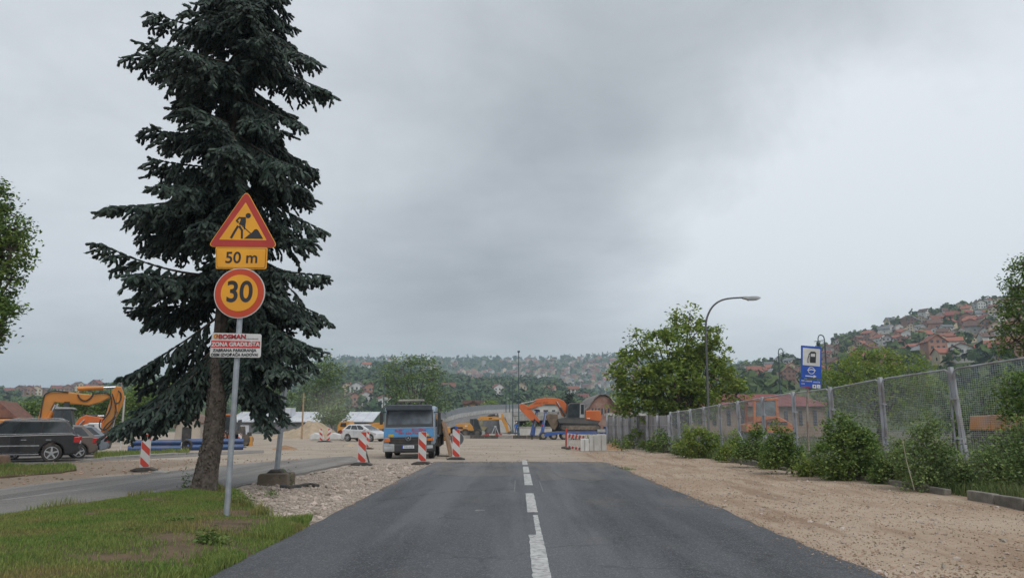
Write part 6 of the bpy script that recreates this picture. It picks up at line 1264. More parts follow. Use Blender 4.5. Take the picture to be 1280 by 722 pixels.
# -- yellow tipper behind the white car
t = Tr(428, 545, 0, y=78); z = (400, 470, 5.333); tp2 = thing('yellow_tipper', 'yellow tipper lorry in dust behind the white hatchback', 'truck', t.O)
machine_bits(tp2, t, z, [('cab', [(112, 375), (118, 330), (130, 302), (195, 298), (205, 330), (205, 375)], 0, 2.2, CATY, .05), ('body', [(215, 355), (222, 325), (430, 305), (432, 350), (300, 358)], 0, 2.3, CATY, .04), ('chassis', [(110, 395), (110, 372), (430, 365), (430, 395)], .3, 1.9, IRON, .02)])
mb().prism(t.pts([(135, 335), (140, 312), (175, 310), (176, 338)], 0, z), -.03, .01).build('window', GLS, tp2)
for xz in (145, 260, 330): c = t.pts([(xz, 385)], 0, z)[0]; add_wheel(tp2, c[0], .15, .5, .5, .3, IRON, 5, -1); add_wheel(tp2, c[0], 2.0, .5, .5, .3, IRON, 5, 1)
t = Tr(557, 548, 0, y=72); q = thing('yellow_compressor', 'small yellow site machine between truck and capped striped board', 'compressor', t.O)
machine_bits(q, t, (460, 480, 6.564), [('body', [(605, 405), (605, 360), (625, 350), (668, 352), (672, 400), (640, 410)], 0, 1.1, CATY, .04), ('chassis', [(600, 440), (604, 403), (672, 400), (668, 440)], .1, 1.0, IRON, .02)])
for xz in (618, 655): c = t.pts([(xz, 435)], 0, (460, 480, 6.564))[0]; add_wheel(q, c[0], .1, .3, .3, .2, CATY, 5, -1)
# white rubble sacks beside the tipper
for i, (u, wv_) in enumerate(((395, 8), (418, 10), (432, 8))):
    t = Tr(u, 549.5, 0, y=72 + i); q = mb().prism(t.pts([(u - wv_, 549.5), (u - wv_ * .9, 543), (u - wv_ * .2, 540.5), (u + wv_ * .7, 542.5), (u + wv_, 549)]), 0, 1.0).build('rubble_bag', WHT, bevel=.08); q.location = t.O; tag(q, ['white rubble bag beside the leaning pair of striped boards', 'wide white rubble bag right of the leaning striped boards', 'white rubble bag next to the white hatchback'][i], 'bag')
# -- orange machine behind the wire fence
t = Tr(955, 552, 0, y=46); z = (900, 480, 5.55); om = thing('orange_dozer', 'orange dozer with an open square cab behind the wire fence', 'dozer', t.O)
machine_bits(om, t, z, [('cab_roof', [(228, 118), (232, 98), (402, 92), (412, 112)], 0, 1.9, OGL, .03), ('hood', [(330, 300), (330, 232), (420, 225), (470, 250), (515, 285), (515, 335), (340, 345)], .2, 1.7, OGL, .05), ('rear_body', [(185, 330), (190, 280), (240, 268), (310, 270), (315, 330)], .1, 1.9, OGL, .05), ('grille', [(335, 282), (335, 262), (470, 258), (475, 280)], .15, .24, DARK, 0), ('skid', [(200, 400), (210, 330), (510, 335), (500, 400)], .1, 1.8, IRON, .04)])
for P in ([(234, 278), (234, 112), (250, 112), (250, 278)], [(392, 225), (386, 108), (402, 106), (410, 222)]): mb().prism(t.pts(P, 0, z), .02, .14).build('cab_post', OGL, om); mb().prism(t.pts(P, 0, z), 1.7, 1.82).build('cab_post', OGL, om)
mb().prism(t.pts([(254, 220), (254, 118), (388, 112), (392, 216)], 0, z), .06, .09).build('cab_window', glass('dozer glass', (.09, .11, .115), .1), om); mb().prism(t.pts([(254, 262), (254, 222), (392, 218), (394, 230)], 0, z), .04, 1.7).build('cab_body', OGL, om)
t = Tr(1256, 552, 0, y=38); z = (1080, 440, 3.44); ye = thing('orange_skip', 'plain orange-yellow skip half hidden behind the shrubs and fence', 'skip', t.O)
machine_bits(ye, t, z, [('body', [(536, 335), (536, 272), (760, 262), (760, 330)], 0, 1.6, YEM, .04), ('frame', [(540, 400), (545, 333), (760, 328), (760, 400)], .1, 1.5, IRON, .03)])
for i in range(5): mb().prism(t.pts([(545 + i * 45, 333), (545 + i * 45, 270), (553 + i * 45, 270), (553 + i * 45, 333)], 0, z), -.06, .02).build('rib', YEM, ye)
# far red roof left
t = Tr(8, 540, 20, y=62); q = thing('tiled_shed', 'shed with a steep brown tiled roof behind the black off-roader', 'shed', t.O, t.yaw)
mb().prism(t.pts([(-60, 545), (-60, 520), (22, 520), (22, 545)]), 0, 5).build('wall', WALLS['bare brick'], q); mb().prism(t.pts([(-62, 521), (-30, 500), (-2, 500), (24, 522)]), -.4, 5.4).build('roof', M('old brown tile', (.2, .09, .06), (.13, .065, .05), scale=3, rough=.95, bump=.8, bscale=12), q)
# ------------------------------------------------------------------ worker in blue overalls
def person():
    t = Tr(645.5, 543, 0, y=104); q = t.O
    J = {'pel': (0, 0, .95), 'waist': (0, .01, 1.12), 'chest': (.01, .02, 1.36), 'neck': (.01, .01, 1.52), 'shL': (-.19, .01, 1.46), 'elL': (-.27, .03, 1.18), 'haL': (-.25, -.10, .96), 'shR': (.21, .02, 1.46), 'elR': (.29, .05, 1.2), 'haR': (.33, -.05, .98), 'hiL': (-.10, 0, .92), 'knL': (-.13, -.04, .50), 'anL': (-.15, .02, .09), 'toL': (-.17, -.14, .04), 'hiR': (.10, 0, .92), 'knR': (.14, -.02, .50), 'anR': (.17, .03, .09), 'toR': (.2, -.12, .04)}
    Rr = dict(pel=.15, waist=.14, chest=.17, neck=.07, shL=.075, elL=.055, haL=.045, shR=.075, elR=.055, haR=.045, hiL=.105, knL=.075, anL=.06, toL=.05, hiR=.105, knR=.075, anR=.06, toR=.05)
    E = [('pel', 'waist'), ('waist', 'chest'), ('chest', 'neck'), ('chest', 'shL'), ('shL', 'elL'), ('elL', 'haL'), ('chest', 'shR'), ('shR', 'elR'), ('elR', 'haR'), ('pel', 'hiL'), ('hiL', 'knL'), ('knL', 'anL'), ('anL', 'toL'), ('pel', 'hiR'), ('hiR', 'knR'), ('knR', 'anR'), ('anR', 'toR')]
    ks = list(J); me = bpy.data.meshes.new('body'); me.from_pydata([J[k_] for k_ in ks], [(ks.index(a), ks.index(b)) for a, b in E], []); ob = bpy.data.objects.new('body', me); col.objects.link(ob)
    sm = ob.modifiers.new('skin', 'SKIN'); ob.modifiers.new('sub', 'SUBSURF').levels = 1; ob.modifiers['sub'].render_levels = 1
    if not me.skin_vertices: 
        bm = bmesh.new(); bm.from_mesh(me); bm.verts.layers.skin.verify(); bm.to_mesh(me); bm.free()
    for i, k_ in enumerate(ks): me.skin_vertices[0].data[i].radius = (Rr[k_], Rr[k_]); me.skin_vertices[0].data[i].use_root = (k_ == 'pel')
    root = thing('person', 'person in blue overalls and white helmet standing by the lamp posts', 'person', q); ob.parent = root; me.materials.append(M('blue overalls', (.03, .11, .36), (.02, .08, .28), scale=5, rough=.85))
    SK = M('skin', (.42, .26, .19), rough=.6); h = mb().ball((.01, -.01, 1.63), (.085, .105, .125), 14, 10).ball((.01, -.115, 1.62), (.015, .02, .02), 6, 4).ball((-.08, 0, 1.62), (.012, .02, .03), 6, 4).ball((.10, 0, 1.62), (.012, .02, .03), 6, 4); h.build('head', SK, root, smooth=True)
    for s_, k_ in ((-1, 'haL'), (1, 'haR')):
        p = Vector(J[k_]); hd = mb().ball(tuple(p + Vector((0, -.02, -.06))), (.04, .025, .055), 8, 6)
        for f in range(4): hd.cyl(tuple(p + Vector((-.03 + f * .02, -.03, -.09))), tuple(p + Vector((-.03 + f * .02, -.045, -.15 - .012 * (f in (1, 2))))), .010, .007, 6)
        hd.cyl(tuple(p + Vector((-s_ * .035, -.02, -.05))), tuple(p + Vector((-s_ * .06, -.05, -.10))), .011, .008, 6); hd.build('hand', SK, root, smooth=True)
    hm_ = mb()
    P = [(.01, -.01, 1.67 + .12 * math.sin(a)) for a in np.linspace(0, 1.5, 6)]; hm_.tube(P, [.125 * math.cos(a) + .002 for a in np.linspace(0, 1.5, 6)], 14).box((.01, -.12, 1.675), (.16, .1, .015)); hm_.build('helmet', WHT, root, smooth=True)
    for s_, k_ in ((-1, 'anL'), (1, 'anR')): p = Vector(J[k_]); mb().box(tuple(p + Vector((s_ * .01, -.07, -.045))), (.11, .28, .09)).build('boot', DARK, root, bevel=.03)
person()
# ------------------------------------------------------------------ the big spruce
BARK = M('spruce bark', (.12, .098, .080), (.065, .054, .045), scale=9, rough=.95, bump=1, bscale=22, c3=(.18, .155, .13), c3amt=.5, c3scale=6)
NEEDLE = M('spruce needles', (.017, .032, .026), (.030, .049, .037), scale=1.1, rough=.6, isl=.5, spec=.3, c3=(.075, .098, .082), c3amt=.4, c3scale=1.6)
def polyline(p0, d0, length, droop, n, tipup=0.0, wob=.05):
    """a drooping twig; returns n+1 points"""
    P = [p0]; d = d0 / np.linalg.norm(d0); st = length / n
    for i in range(n):
        d = d + np.array([0, 0, -droop / n + tipup * (2 * i / n) / n]) + rng.normal(0, wob, 3) / math.sqrt(n); d /= np.linalg.norm(d); P.append(P[-1] + d * st)
    return P
def spruce():
    base = G(254, 617); base.z = .10
    root = thing('spruce_tree', 'tall dark spruce with drooping branches on the grass verge', 'tree', base)
    HT_ = 16.5
    tz = np.linspace(0, HT_, 60); lean = lambda z: np.array([.10 + .012 * z + .05 * math.sin(z * .6) if z > 1 else .11 * z, 0.03 * z * 0, z])
    tr_ = mb(); n = 22; o_ = 0
    prof = [max(.02, (.235 - .03 * min(1, max(0, z - 2.5) / 2)) * (1 - z / HT_) ** .75 + .05 * math.exp(-z * 2.2)) for z in tz]
    for i, z in enumerate(tz):
        c = lean(z)
        for k in range(n):
            a = 2 * math.pi * k / n; rr_ = prof[i] * (1 + .07 * math.sin(k * 2.3 + z * 1.7) + .05 * math.sin(k * 5 + z * 4) + ((.16 * math.cos(a * 3 + 1) + .10 * math.cos(a * 5)) * max(0, 1 - z / .6))); tr_.v.append((c[0] + math.cos(a) * rr_, c[1] + math.sin(a) * rr_, z - .1))
    for i in range(len(tz) - 1):
        for k in range(n): tr_.f.append((i * n + k, i * n + (k + 1) % n, (i + 1) * n + (k + 1) % n, (i + 1) * n + k))
    tr_.build('trunk', BARK, root, smooth=True)
    # bark plates standing proud
    pm = mb()
    for i in range(900):
        z = rng.uniform(.05, 3.6); a = rng.uniform(0, 2 * math.pi); r_ = float(np.interp(z, tz, prof)) * 1.02; c = lean(z); w, h = rng.uniform(.02, .05), rng.uniform(.03, .09)
        rot = Matrix.Rotation(a, 3, 'Z') @ Matrix.Rotation(rng.uniform(-.3, .3), 3, 'X'); pm.box((c[0] + math.cos(a) * r_, c[1] + math.sin(a) * r_, z), (.03, w, h), rot)
    tag(pm.build('bark_scales', BARK, root, fix=False), kind='stuff')
    segs = []; limbs = mb(); twigs = mb()
    def env(z, az):
        right = math.cos(az); e = np.interp(z, [0, 1.5, 2.2, 3.2, 4.5, 6, 8, 10, 11.5, 13.5, 15.2, 16.5], [1.2, 1.9, 2.1, 2.35, 2.5, 2.75, 2.65, 2.35, 2.05, 1.5, .8, .15]); return e * (1.0 + (-.06 * right)) * (.78 + .5 * float(vnoise(az * 1.3 + 20, z * 1.0, 1.0, 91)))
    spin = []
    def branch(z, az, Lb, slope, curve, dens=1.0, hang=1.0):
        c = lean(z); dirh = np.array([math.cos(az), math.sin(az), 0]); side_ = np.array([-math.sin(az), math.cos(az), 0]); n = 14; P = []; off = rng.normal(0, .06)
        for i in range(n + 1):
            s = i / n; P.append(c + dirh * Lb * s + side_ * (off * Lb * s * s + .02 * math.sin(s * 7 + az)) + np.array([0, 0, Lb * (slope * s + curve * s * s)]))
        P = np.array(P); rad = [max(.006, (.014 + .010 * Lb) * (1 - .85 * i / n)) for i in range(n + 1)]; limbs.tube([tuple(p) for p in P], rad, 5, caps=False)
        step = .155 / dens; dist = Lb * .14
        while dist < Lb:
            s = dist / Lb; i = min(n - 1, int(s * n)); f = s * n - i; p = P[i] * (1 - f) + P[i + 1] * f; T = P[i + 1] - P[i]; T /= np.linalg.norm(T)
            for sd in (-1, 1, 0):
                if rng.random() < (.08 if sd else .45): continue
                l2 = (.22 + .58 * math.sin(math.pi * min(1, .20 + s * .74)) * min(1.0, Lb / 2.0)) * rng.uniform(.65, 1.3); dn = rng.uniform(.3, 1.15) * hang * (1.2 - .95 * s)
                if sd == 0: dn = max(dn, 1.0 * (1.1 - s)); l2 *= .8
                d2 = T * rng.uniform(.45, .85) + side_ * sd * rng.uniform(.45, .95) + np.array([0, 0, -dn * .85]); Q = polyline(p, d2, l2, 1.1 * dn * hang, 4, .5)
                spin.append((Q[0], Q[2], .034)); spin.append((Q[2], Q[4], .036))
                for a, b in zip(Q[:-1], Q[1:]): segs.append((a, b, 1.0))
                m = max(2, int(l2 / .125))
                for j in range(m):
                    fq = (j + .6) / m * 4; iq = min(3, int(fq)); pq = Q[iq] + (Q[iq + 1] - Q[iq]) * (fq - iq); T2 = Q[iq + 1] - Q[iq]; T2 /= np.linalg.norm(T2); s2 = np.cross(T2, [0, 0, 1.0]); s2 /= (np.linalg.norm(s2) + 1e-6)
                    for sd2 in (-1, 1):
                        if rng.random() < .20: continue
                        l3 = rng.uniform(.13, .29) * (1.1 - .45 * j / m); d3 = T2 * .75 + s2 * sd2 * .75 + np.array([0, 0, rng.uniform(-.8, .25) * hang]); W = polyline(pq, d3, l3, .35 * hang, 2, .35)
                        segs.append((W[0], W[2], .9)); spin.append((W[0], W[2], rng.uniform(.030, .044)) + ((1,) if s > .55 and rng.random() < .4 else ()))
            dist += step * rng.uniform(.8, 1.25)
        for i in range(int(n * .45), n): segs.append((P[i], P[i + 1], 1.0)); spin.append((P[i], P[i + 1], .032))
    z = 3.9; k = 0
    while z < HT_ - .3:
        nb = rng.integers(5, 7) if z < 13 else 4; a0 = rng.uniform(0, 6.28)
        for j in range(nb):
            az = a0 + 2 * math.pi * j / nb + rng.normal(0, .22); Lb = env(z, az) * rng.choice([rng.uniform(.45, .75), rng.uniform(.75, 1.12)], p=[.35, .65]) * (1.0 + .10 * math.sin(z * 2.1 + 2.0 * math.cos(az))); Lb = min(Lb, 2.72 + rng.normal(0, .08), 2.3 + .45 * max(0, z - 3.5)); low = max(0, 1 - z / 5.0)
            if rng.random() < .20 or (z < 4.9 and math.sin(az) < -.35 and rng.random() < .7): continue
            branch(z + rng.uniform(-.14, .14), az, Lb, -.40 - .22 * max(0, math.cos(az)) - .2 * low + .2 * max(0, (z - 10) / 5) + rng.normal(0, .15), .14 + .05 * low + rng.normal(0, .06), 1.0, 1.25)
        for j in range(3):
            if z > 4.6 and rng.random() < .5: branch(z + rng.uniform(-.2, .2), rng.uniform(0, 6.28), rng.uniform(.55, 1.15), rng.uniform(-1.0, -.5), .15, .9, 1.3)
        z += (rng.uniform(.33, .44) if z > 3.5 else rng.uniform(.38, .5)) if z < 12.5 else .5; k += 1
    # the low limbs that sweep down on both sides, seen in the picture
    for (zz, az, Lb, sl, cu) in ((3.5, 3.2, 1.8, -1.1, .2), (3.9, 2.9, 1.9, -1.0, .2), (3.3, 3.5, 1.5, -1.2, .2), (2.8, 3.1, 2.45, -.60, .06), (3.7, 2.6, 1.6, -1.1, .2), (4.2, 3.3, 2.1, -.9, .15), (2.7, 3.45, 2.0, -.65, .05), (3.0, 2.8, 1.5, -1.0, .1), (3.3, -.05, 1.5, -.85, .10), (3.0, -.30, 1.25, -.85, .10), (3.9, .15, 1.8, -.8, .2), (4.5, -.15, 2.4, -.55, .05), (4.0, -.4, 2.2, -.75, .15), (3.6, .4, 1.4, -.9, .2), (3.4, -.1, 1.45, -1.5, .12), (3.2, .15, 1.25, -1.5, .1), (3.7, -.5, 1.2, -1.5, .2), (3.5, 0.0, 1.7, -1.2, .1), (3.9, .05, 1.5, -1.45, .1), (4.7, -.1, 2.35, -.8, .05), (2.6, 3.3, 2.3, -.55, .02)): branch(zz, az, Lb, sl, cu, 1.0, 1.15)
    limbs.build('limbs', BARK, root, fix=False)
    A = np.array([s[0] for s in segs]); B = np.array([s[1] for s in segs]); T = B - A; ln = np.linalg.norm(T, axis=1); T /= ln[:, None]
    per = np.maximum(2, (ln * 46).astype(int)); idx = np.repeat(np.arange(len(A)), per); n = len(idx); f = rng.uniform(0, 1, n)
    p = A[idx] + (B - A)[idx] * f[:, None]; t = T[idx]; r = rng.normal(0, 1, (n, 3)); r[:, 2] += .25; r -= t * (r * t).sum(1, keepdims=True); r /= np.linalg.norm(r, axis=1, keepdims=True)
    d = r * .78 + t * .62; L_ = rng.uniform(.045, .068, n)[:, None]; w = np.cross(d, rng.normal(0, 1, (n, 3))); w /= np.linalg.norm(w, axis=1, keepdims=True); w *= .0095
    V = np.stack([p - w, p + w, p + d * L_], 1).reshape(-1, 3); F = np.arange(n * 3).reshape(-1, 3)
    tipi = np.array([len(q) > 3 for q in spin]); spin = [q[:3] for q in spin]
    a_ = np.array([q[0] for q in spin]); b_ = np.array([q[1] for q in spin]); r_ = np.array([q[2] for q in spin])[:, None]; tt = b_ - a_; tt /= np.linalg.norm(tt, axis=1, keepdims=True) + 1e-9
    e1 = np.cross(tt, rng.normal(0, 1, tt.shape)); e1 /= np.linalg.norm(e1, axis=1, keepdims=True); e2 = np.cross(tt, e1); md = a_ * .45 + b_ * .55; k3 = [math.cos(q) for q in (0, 2.1, 4.2)]; k4 = [math.sin(q) for q in (0, 2.1, 4.2)]
    k4c = [(math.cos(q), math.sin(q)) for q in (0, 1.57, 3.14, 4.71)]; m1 = a_ * .82 + b_ * .18; m2 = a_ * .22 + b_ * .78
    SV = np.stack([a_, b_] + [m1 + (e1 * c_ + e2 * s_) * r_ * .8 for c_, s_ in k4c] + [m2 + (e1 * c_ + e2 * s_) * r_ for c_, s_ in k4c], 1); ns = len(spin); bq = np.arange(ns)[:, None] * 10 + len(V); FT = []
    for q in range(4):
        n2 = (q + 1) % 4; FT += [(0, 2 + n2, 2 + q), (2 + q, 2 + n2, 6 + n2), (2 + q, 6 + n2, 6 + q), (1, 6 + q, 6 + n2)]
    FT = np.array(FT); F = np.concatenate([F, (bq[~tipi][:, None, :] + FT[None]).reshape(-1, 3)]); SVt = SV[tipi]; nt_ = len(SVt); V = np.concatenate([V, SV.reshape(-1, 3)])
    yt = npmesh('young_tips', SVt.reshape(-1, 3), (np.arange(nt_)[:, None, None] * 10 + FT[None]).reshape(-1, 3), M('pale spruce tips', (.042, .066, .054), (.065, .088, .072), scale=1.4, rough=.6, isl=.4, spec=.3), root); tag(yt, 'paler blue-green young shoot tips', kind='stuff')
    cr = npmesh('crown', V, F, NEEDLE, root); tag(cr, kind='stuff'); print('spruce needles', n)
spruce()
# ------------------------------------------------------------------ broadleaf trees and shrubs
TBARK = M('tree bark', (.11, .09, .075), (.07, .058, .048), scale=6, rough=.95, bump=.8, bscale=18)
LEAF = M('fresh leaf', (.195, .285, .052), (.24, .31, .066), scale=.8, rough=.55, isl=.38, transl=.48, spec=.3); LEAF_D = M('darker leaf', (.115, .195, .043), (.155, .225, .055), scale=.8, rough=.55, isl=.42, transl=.28, spec=.3); LEAF_B = M('blue green leaf', (.125, .20, .062), (.165, .23, .075), scale=.5, rough=.6, isl=.35, transl=.25, spec=.25)
def leafcloud(lobes, n, size, mat, parent, O, clump=.16, shell=.68):
    """lobes: (centre, radii) in world; leaves gather in clumps near each lobe's skin"""
    vol = np.array([l[1][0] * l[1][1] * l[1][2] for l in lobes]) ** .75; cnt = (n * vol / vol.sum()).astype(int); Ps = []
    for (c, r), m in zip(lobes, cnt):
        nc = max(5, m // 26); d = rng.normal(0, 1, (nc, 3)); d /= np.linalg.norm(d, axis=1, keepdims=True); rad = shell + (1 - shell) * rng.uniform(0, 1, (nc, 1)) ** .6; cc = np.array(c) + d * rad * np.array(r); which = rng.integers(0, nc, m)
        Ps.append(cc[which] + rng.normal(0, 1, (m, 3)) * clump * np.array([1, 1, .75]) * rng.uniform(.5, 1.3, (nc, 1))[which])
    P = np.concatenate(Ps) - np.array(O); V, F = leafy(P, size, .7); return tag(npmesh('crown', V, F, mat, parent), kind='stuff')
def px_tree(name, label, u, y, lobes, n, size, mat, trunk=.2, zb=0.0, clump=.3, cat='tree', seed=1, limbs=True, dz=.0, depth=.8, tv=None):
    """lobes: (u, v, radius in px, depth offset as part of radius)"""
    O = AT(u, 520, y); O.z = zb; q = thing(name, label, cat, O); sc = y / FPX; rs = random.Random(seed); L3 = []
    for lb_ in lobes:
        r = lb_[2] * sc; off = lb_[3] * r if len(lb_) > 3 else rs.uniform(-.5, .5) * r; c = AT(lb_[0], lb_[1], y); L3.append(((c.x, y + off, c.z), (r, r * depth * 1.1, r * (lb_[4] if len(lb_) > 4 else .85))))
    fork = max(.4, min(l[0][2] for l in L3) - zb) * .55; m_ = mb()
    m_.tube([(0, 0, -.1), (.03, 0, fork * .5), (0, .02, fork)], [trunk * 1.25, trunk, trunk * .85], 10); 
    for (c, r) in L3:
        e = Vector(c) - O; a = Vector((0, .02, fork * .9)); mid = a.lerp(e, .5) + Vector((rs.uniform(-.15, .15), 0, .1 * e.length)); m_.tube(smoothpoly([a, mid, e, e + Vector((rs.uniform(-.2, .2), 0, r[2] * .7))], 1), [trunk * .6, trunk * .5, trunk * .36, trunk * .28, trunk * .2, trunk * .14, trunk * .06, .01][:8], 6, caps=False) if limbs else None
        if limbs:
            for k in range(5):
                d = Vector((rs.gauss(0, 1), rs.gauss(0, 1), rs.gauss(.2, .7))).normalized(); m_.tube([tuple(e), tuple(e + Vector((d.x * r[0], d.y * r[1], d.z * r[2])) * .9)], [trunk * .22, .008], 4, caps=False)
    m_.build('trunk', TBARK, q, smooth=True, fix=False); leafcloud(L3, n, size, mat, q, O, clump); return q
# round maple behind the fence
px_tree('maple_tree', 'broad round maple with fresh green leaves beside the curved street lamp', 852, 50, [(800, 470, 34), (830, 440, 34), (862, 425, 32), (795, 495, 30), (840, 485, 40), (880, 470, 36), (905, 478, 24), (790, 440, 13), (792, 420, 5, 0, 2.2), (820, 420, 10), (862, 398, 9, 0, 1.7), (845, 400, 8, 0, 1.6), (897, 418, 5, 0, 2.6), (886, 440, 20), (770, 470, 14), (776, 505, 14), (918, 495, 16), (860, 505, 34), (812, 515, 20), (925, 480, 7), (902, 450, 8)], 16500, .23, LEAF, .2, clump=.24, seed=4)
# tree crown behind the wire panels
px_tree('round_tree', 'rounded green tree behind the tall wire panels below the hillside houses', 1098, 62, [(1060, 470, 32), (1095, 460, 34), (1130, 470, 32), (1155, 480, 22), (1045, 490, 30), (1090, 495, 46), (1140, 500, 36), (1078, 450, 18), (1110, 449, 16)], 13000, .2, LEAF, .22, clump=.34, seed=8)
px_tree('hedge_tree', 'low bushy tree behind the wire fence between depot and round tree', 1190, 48, [(1180, 510, 34), (1225, 505, 36), (1262, 500, 40), (1300, 495, 40), (1205, 530, 34), (1260, 535, 40)], 11000, .17, LEAF_D, .15, clump=.3, seed=9)
px_tree('corner_tree', 'leafy tree whose branches hang in beside the hillside houses', 1345, 36, [(1290, 335, 20), (1275, 360, 16), (1285, 385, 30), (1268, 400, 22), (1275, 425, 26), (1262, 385, 12), (1330, 350, 60), (1340, 420, 60), (1300, 440, 22), (1279, 330, 7)], 15000, .13, LEAF_D, .2, clump=.22, seed=10)
px_tree('chestnut_tree', 'leafy tree with deep green crown beside the yellow excavator and cars', -60, 24, [(-20, 250, 34), (-15, 290, 44), (0, 320, 34), (-20, 360, 44), (-10, 395, 36), (10, 290, 24), (18, 315, 20), (-30, 420, 28), (-4, 235, 14), (5, 262, 14), (12, 350, 14), (12, 385, 18), (-80, 300, 90), (-80, 400, 80), (0, 418, 14)], 27000, .115, LEAF_D, .22, clump=.16, seed=12)
px_tree('poplar_tree', 'tall pale green tree behind the dust and the white car', 402, 135, [(400, 470, 24), (412, 462, 16), (394, 495, 26), (410, 490, 22), (385, 515, 24), (415, 515, 16), (404, 452, 9)], 5500, .42, LEAF_B, .25, clump=.7, seed=14)
px_tree('willow_tree', 'broad loose-crowned tree with visible dark limbs behind the blue truck', 518, 135, [(490, 470, 16), (505, 462, 20), (525, 462, 20), (540, 475, 18), (495, 490, 20), (520, 490, 26), (545, 500, 18), (512, 450, 10), (535, 455, 12), (530, 515, 24), (500, 515, 14), (482, 480, 8), (552, 512, 9)], 6000, .38, LEAF_B, .35, clump=.6, seed=15)
px_tree('site_tree', 'green tree behind the spruce trunk and the white roofed depot', 330, 128, [(310, 480, 24), (335, 475, 24), (350, 495, 20), (320, 505, 22), (345, 512, 14)], 4200, .42, LEAF_B, .25, clump=.7, seed=16)
px_tree('round_bush_tree', 'small round tree at the end of the white depot roof', 415, 112, [(413, 520, 13), (425, 515, 10), (403, 523, 9)], 1500, .33, LEAF_B, .12, clump=.5, seed=17)
px_tree('dark_conifer', 'small pointed dark conifer above the orange excavator cab', 712, 125, [(712, 492, 2.5, 0, 1.6), (712, 498, 4, 0, 1.2), (712, 505, 6, 0, 1.0), (712, 512, 7.5, 0, .9)], 1500, .3, M('dark conifer leaf', (.018, .035, .024), (.028, .05, .03), isl=.4, rough=.6), .12, clump=.3, seed=18)
px_tree('hedge_bush', 'green hedge behind the yellow excavator boom', 60, 70, [(25, 515, 16), (45, 512, 16), (70, 515, 18), (95, 508, 18), (115, 505, 20), (135, 512, 20), (155, 505, 20), (10, 518, 14)], 6500, .25, LEAF_D, .1, clump=.4, cat='hedge', seed=19)
px_tree('site_tree', 'bushy green tree behind the low spruce branch', 185, 64, [(170, 500, 22), (195, 495, 20), (180, 520, 22), (205, 520, 16)], 4000, .22, LEAF_D, .12, clump=.36, seed=20)
px_tree('slope_bush', 'bright green bush beside the brown chalet on the slope', 613, 190, [(607, 508, 6), (614, 507, 7), (620, 510, 5)], 700, .5, LEAF, .1, clump=.6, cat='bush', seed=22)
px_tree('slope_bush', 'low bush on the slope under the brown chalet', 590, 190, [(583, 512, 4), (590, 511, 4)], 350, .45, LEAF_B, .1, clump=.5, cat='bush', seed=23)
px_tree('ramp_bush', 'rough green bush below the bridge deck behind the low loader', 662, 108, [(655, 536, 5), (664, 533, 7), (672, 536, 5)], 700, .26, LEAF_B, .06, clump=.3, cat='bush', seed=24)
# shrubs at the foot of the fence
def shrub(label, u, y, lobes, n, size, mat, seed, clump=.13): return px_tree('fence_shrub', label, u, y, lobes, n, size, mat, .03, clump=clump, cat='shrub', seed=seed)
shrub('dense bright green shrub under the first thin wire panels', 873, 37, [(856, 556, 11), (872, 548, 15), (888, 552, 13), (870, 566, 14), (892, 566, 9), (862, 540, 8)], 4200, .10, LEAF, 31)
shrub('largest dark green shrub right of the fuel sign foot', 1058, 22.8, [(1035, 572, 24), (1062, 556, 26), (1050, 535, 18), (1085, 572, 22), (1060, 590, 24), (1095, 590, 16), (1040, 548, 12), (1052, 520, 9), (1078, 545, 12)], 9000, .085, LEAF_D, 32)
shrub('leafy shrub left of the fuel sign foot', 985, 25.5, [(975, 560, 16), (990, 570, 14), (965, 572, 13), (982, 545, 8), (972, 534, 5, 0, 1.6)], 3600, .085, LEAF_D, 33)
shrub('upright shrub between two fence posts near the brace', 945, 29, [(940, 560, 13), (955, 565, 12), (947, 543, 9), (930, 568, 10), (946, 534, 4, 0, 1.8)], 2800, .085, LEAF_D, 34)
shrub('low mixed weeds and shrub beside the dense bright green one', 918, 33, [(915, 560, 11), (925, 566, 10), (908, 568, 8), (920, 545, 6)], 1600, .085, LEAF, 35)
shrub('dark shrub at the last wire panel beside the board fence', 828, 43, [(822, 552, 9), (834, 550, 8), (826, 540, 6), (816, 558, 7), (838, 558, 6)], 1500, .10, LEAF_D, 36)
shrub('round green bush in front of the grey boards', 791, 50, [(788, 550, 8), (794, 542, 7), (786, 556, 6), (804, 556, 6)], 1300, .11, LEAF, 37)
shrub('wispy tall shrub before the leaning double post', 1160, 19.8, [(1140, 575, 22), (1165, 560, 24), (1185, 580, 24), (1150, 600, 22), (1180, 605, 22), (1165, 535, 14), (1150, 545, 12)], 6000, .07, LEAF_B, 38, .16)
shrub('grey-green bushy growth right of the leaning double post', 1240, 18.6, [(1230, 585, 28), (1255, 570, 30), (1275, 590, 26), (1240, 610, 24), (1265, 612, 24), (1290, 560, 30), (1272, 540, 18)], 7000, .07, LEAF_B, 39, .18)
shrub('drooping leafy branches reaching through the nearest panel', 1272, 19.5, [(1270, 480, 14), (1255, 495, 9), (1278, 510, 16), (1262, 520, 9)], 1500, .085, LEAF_D, 40, .14)
shrub('thin pale shrub at the panel before the largest dark shrub', 1122, 21.5, [(1118, 575, 12), (1128, 590, 12), (1112, 595, 10), (1125, 555, 8), (1135, 605, 10)], 1900, .07, LEAF_B, 41, .13)
shrub('low green weeds along the grey boards', 810, 46, [(805, 556, 6), (815, 552, 5), (780, 557, 5), (770, 553, 4)], 900, .10, LEAF_D, 42)
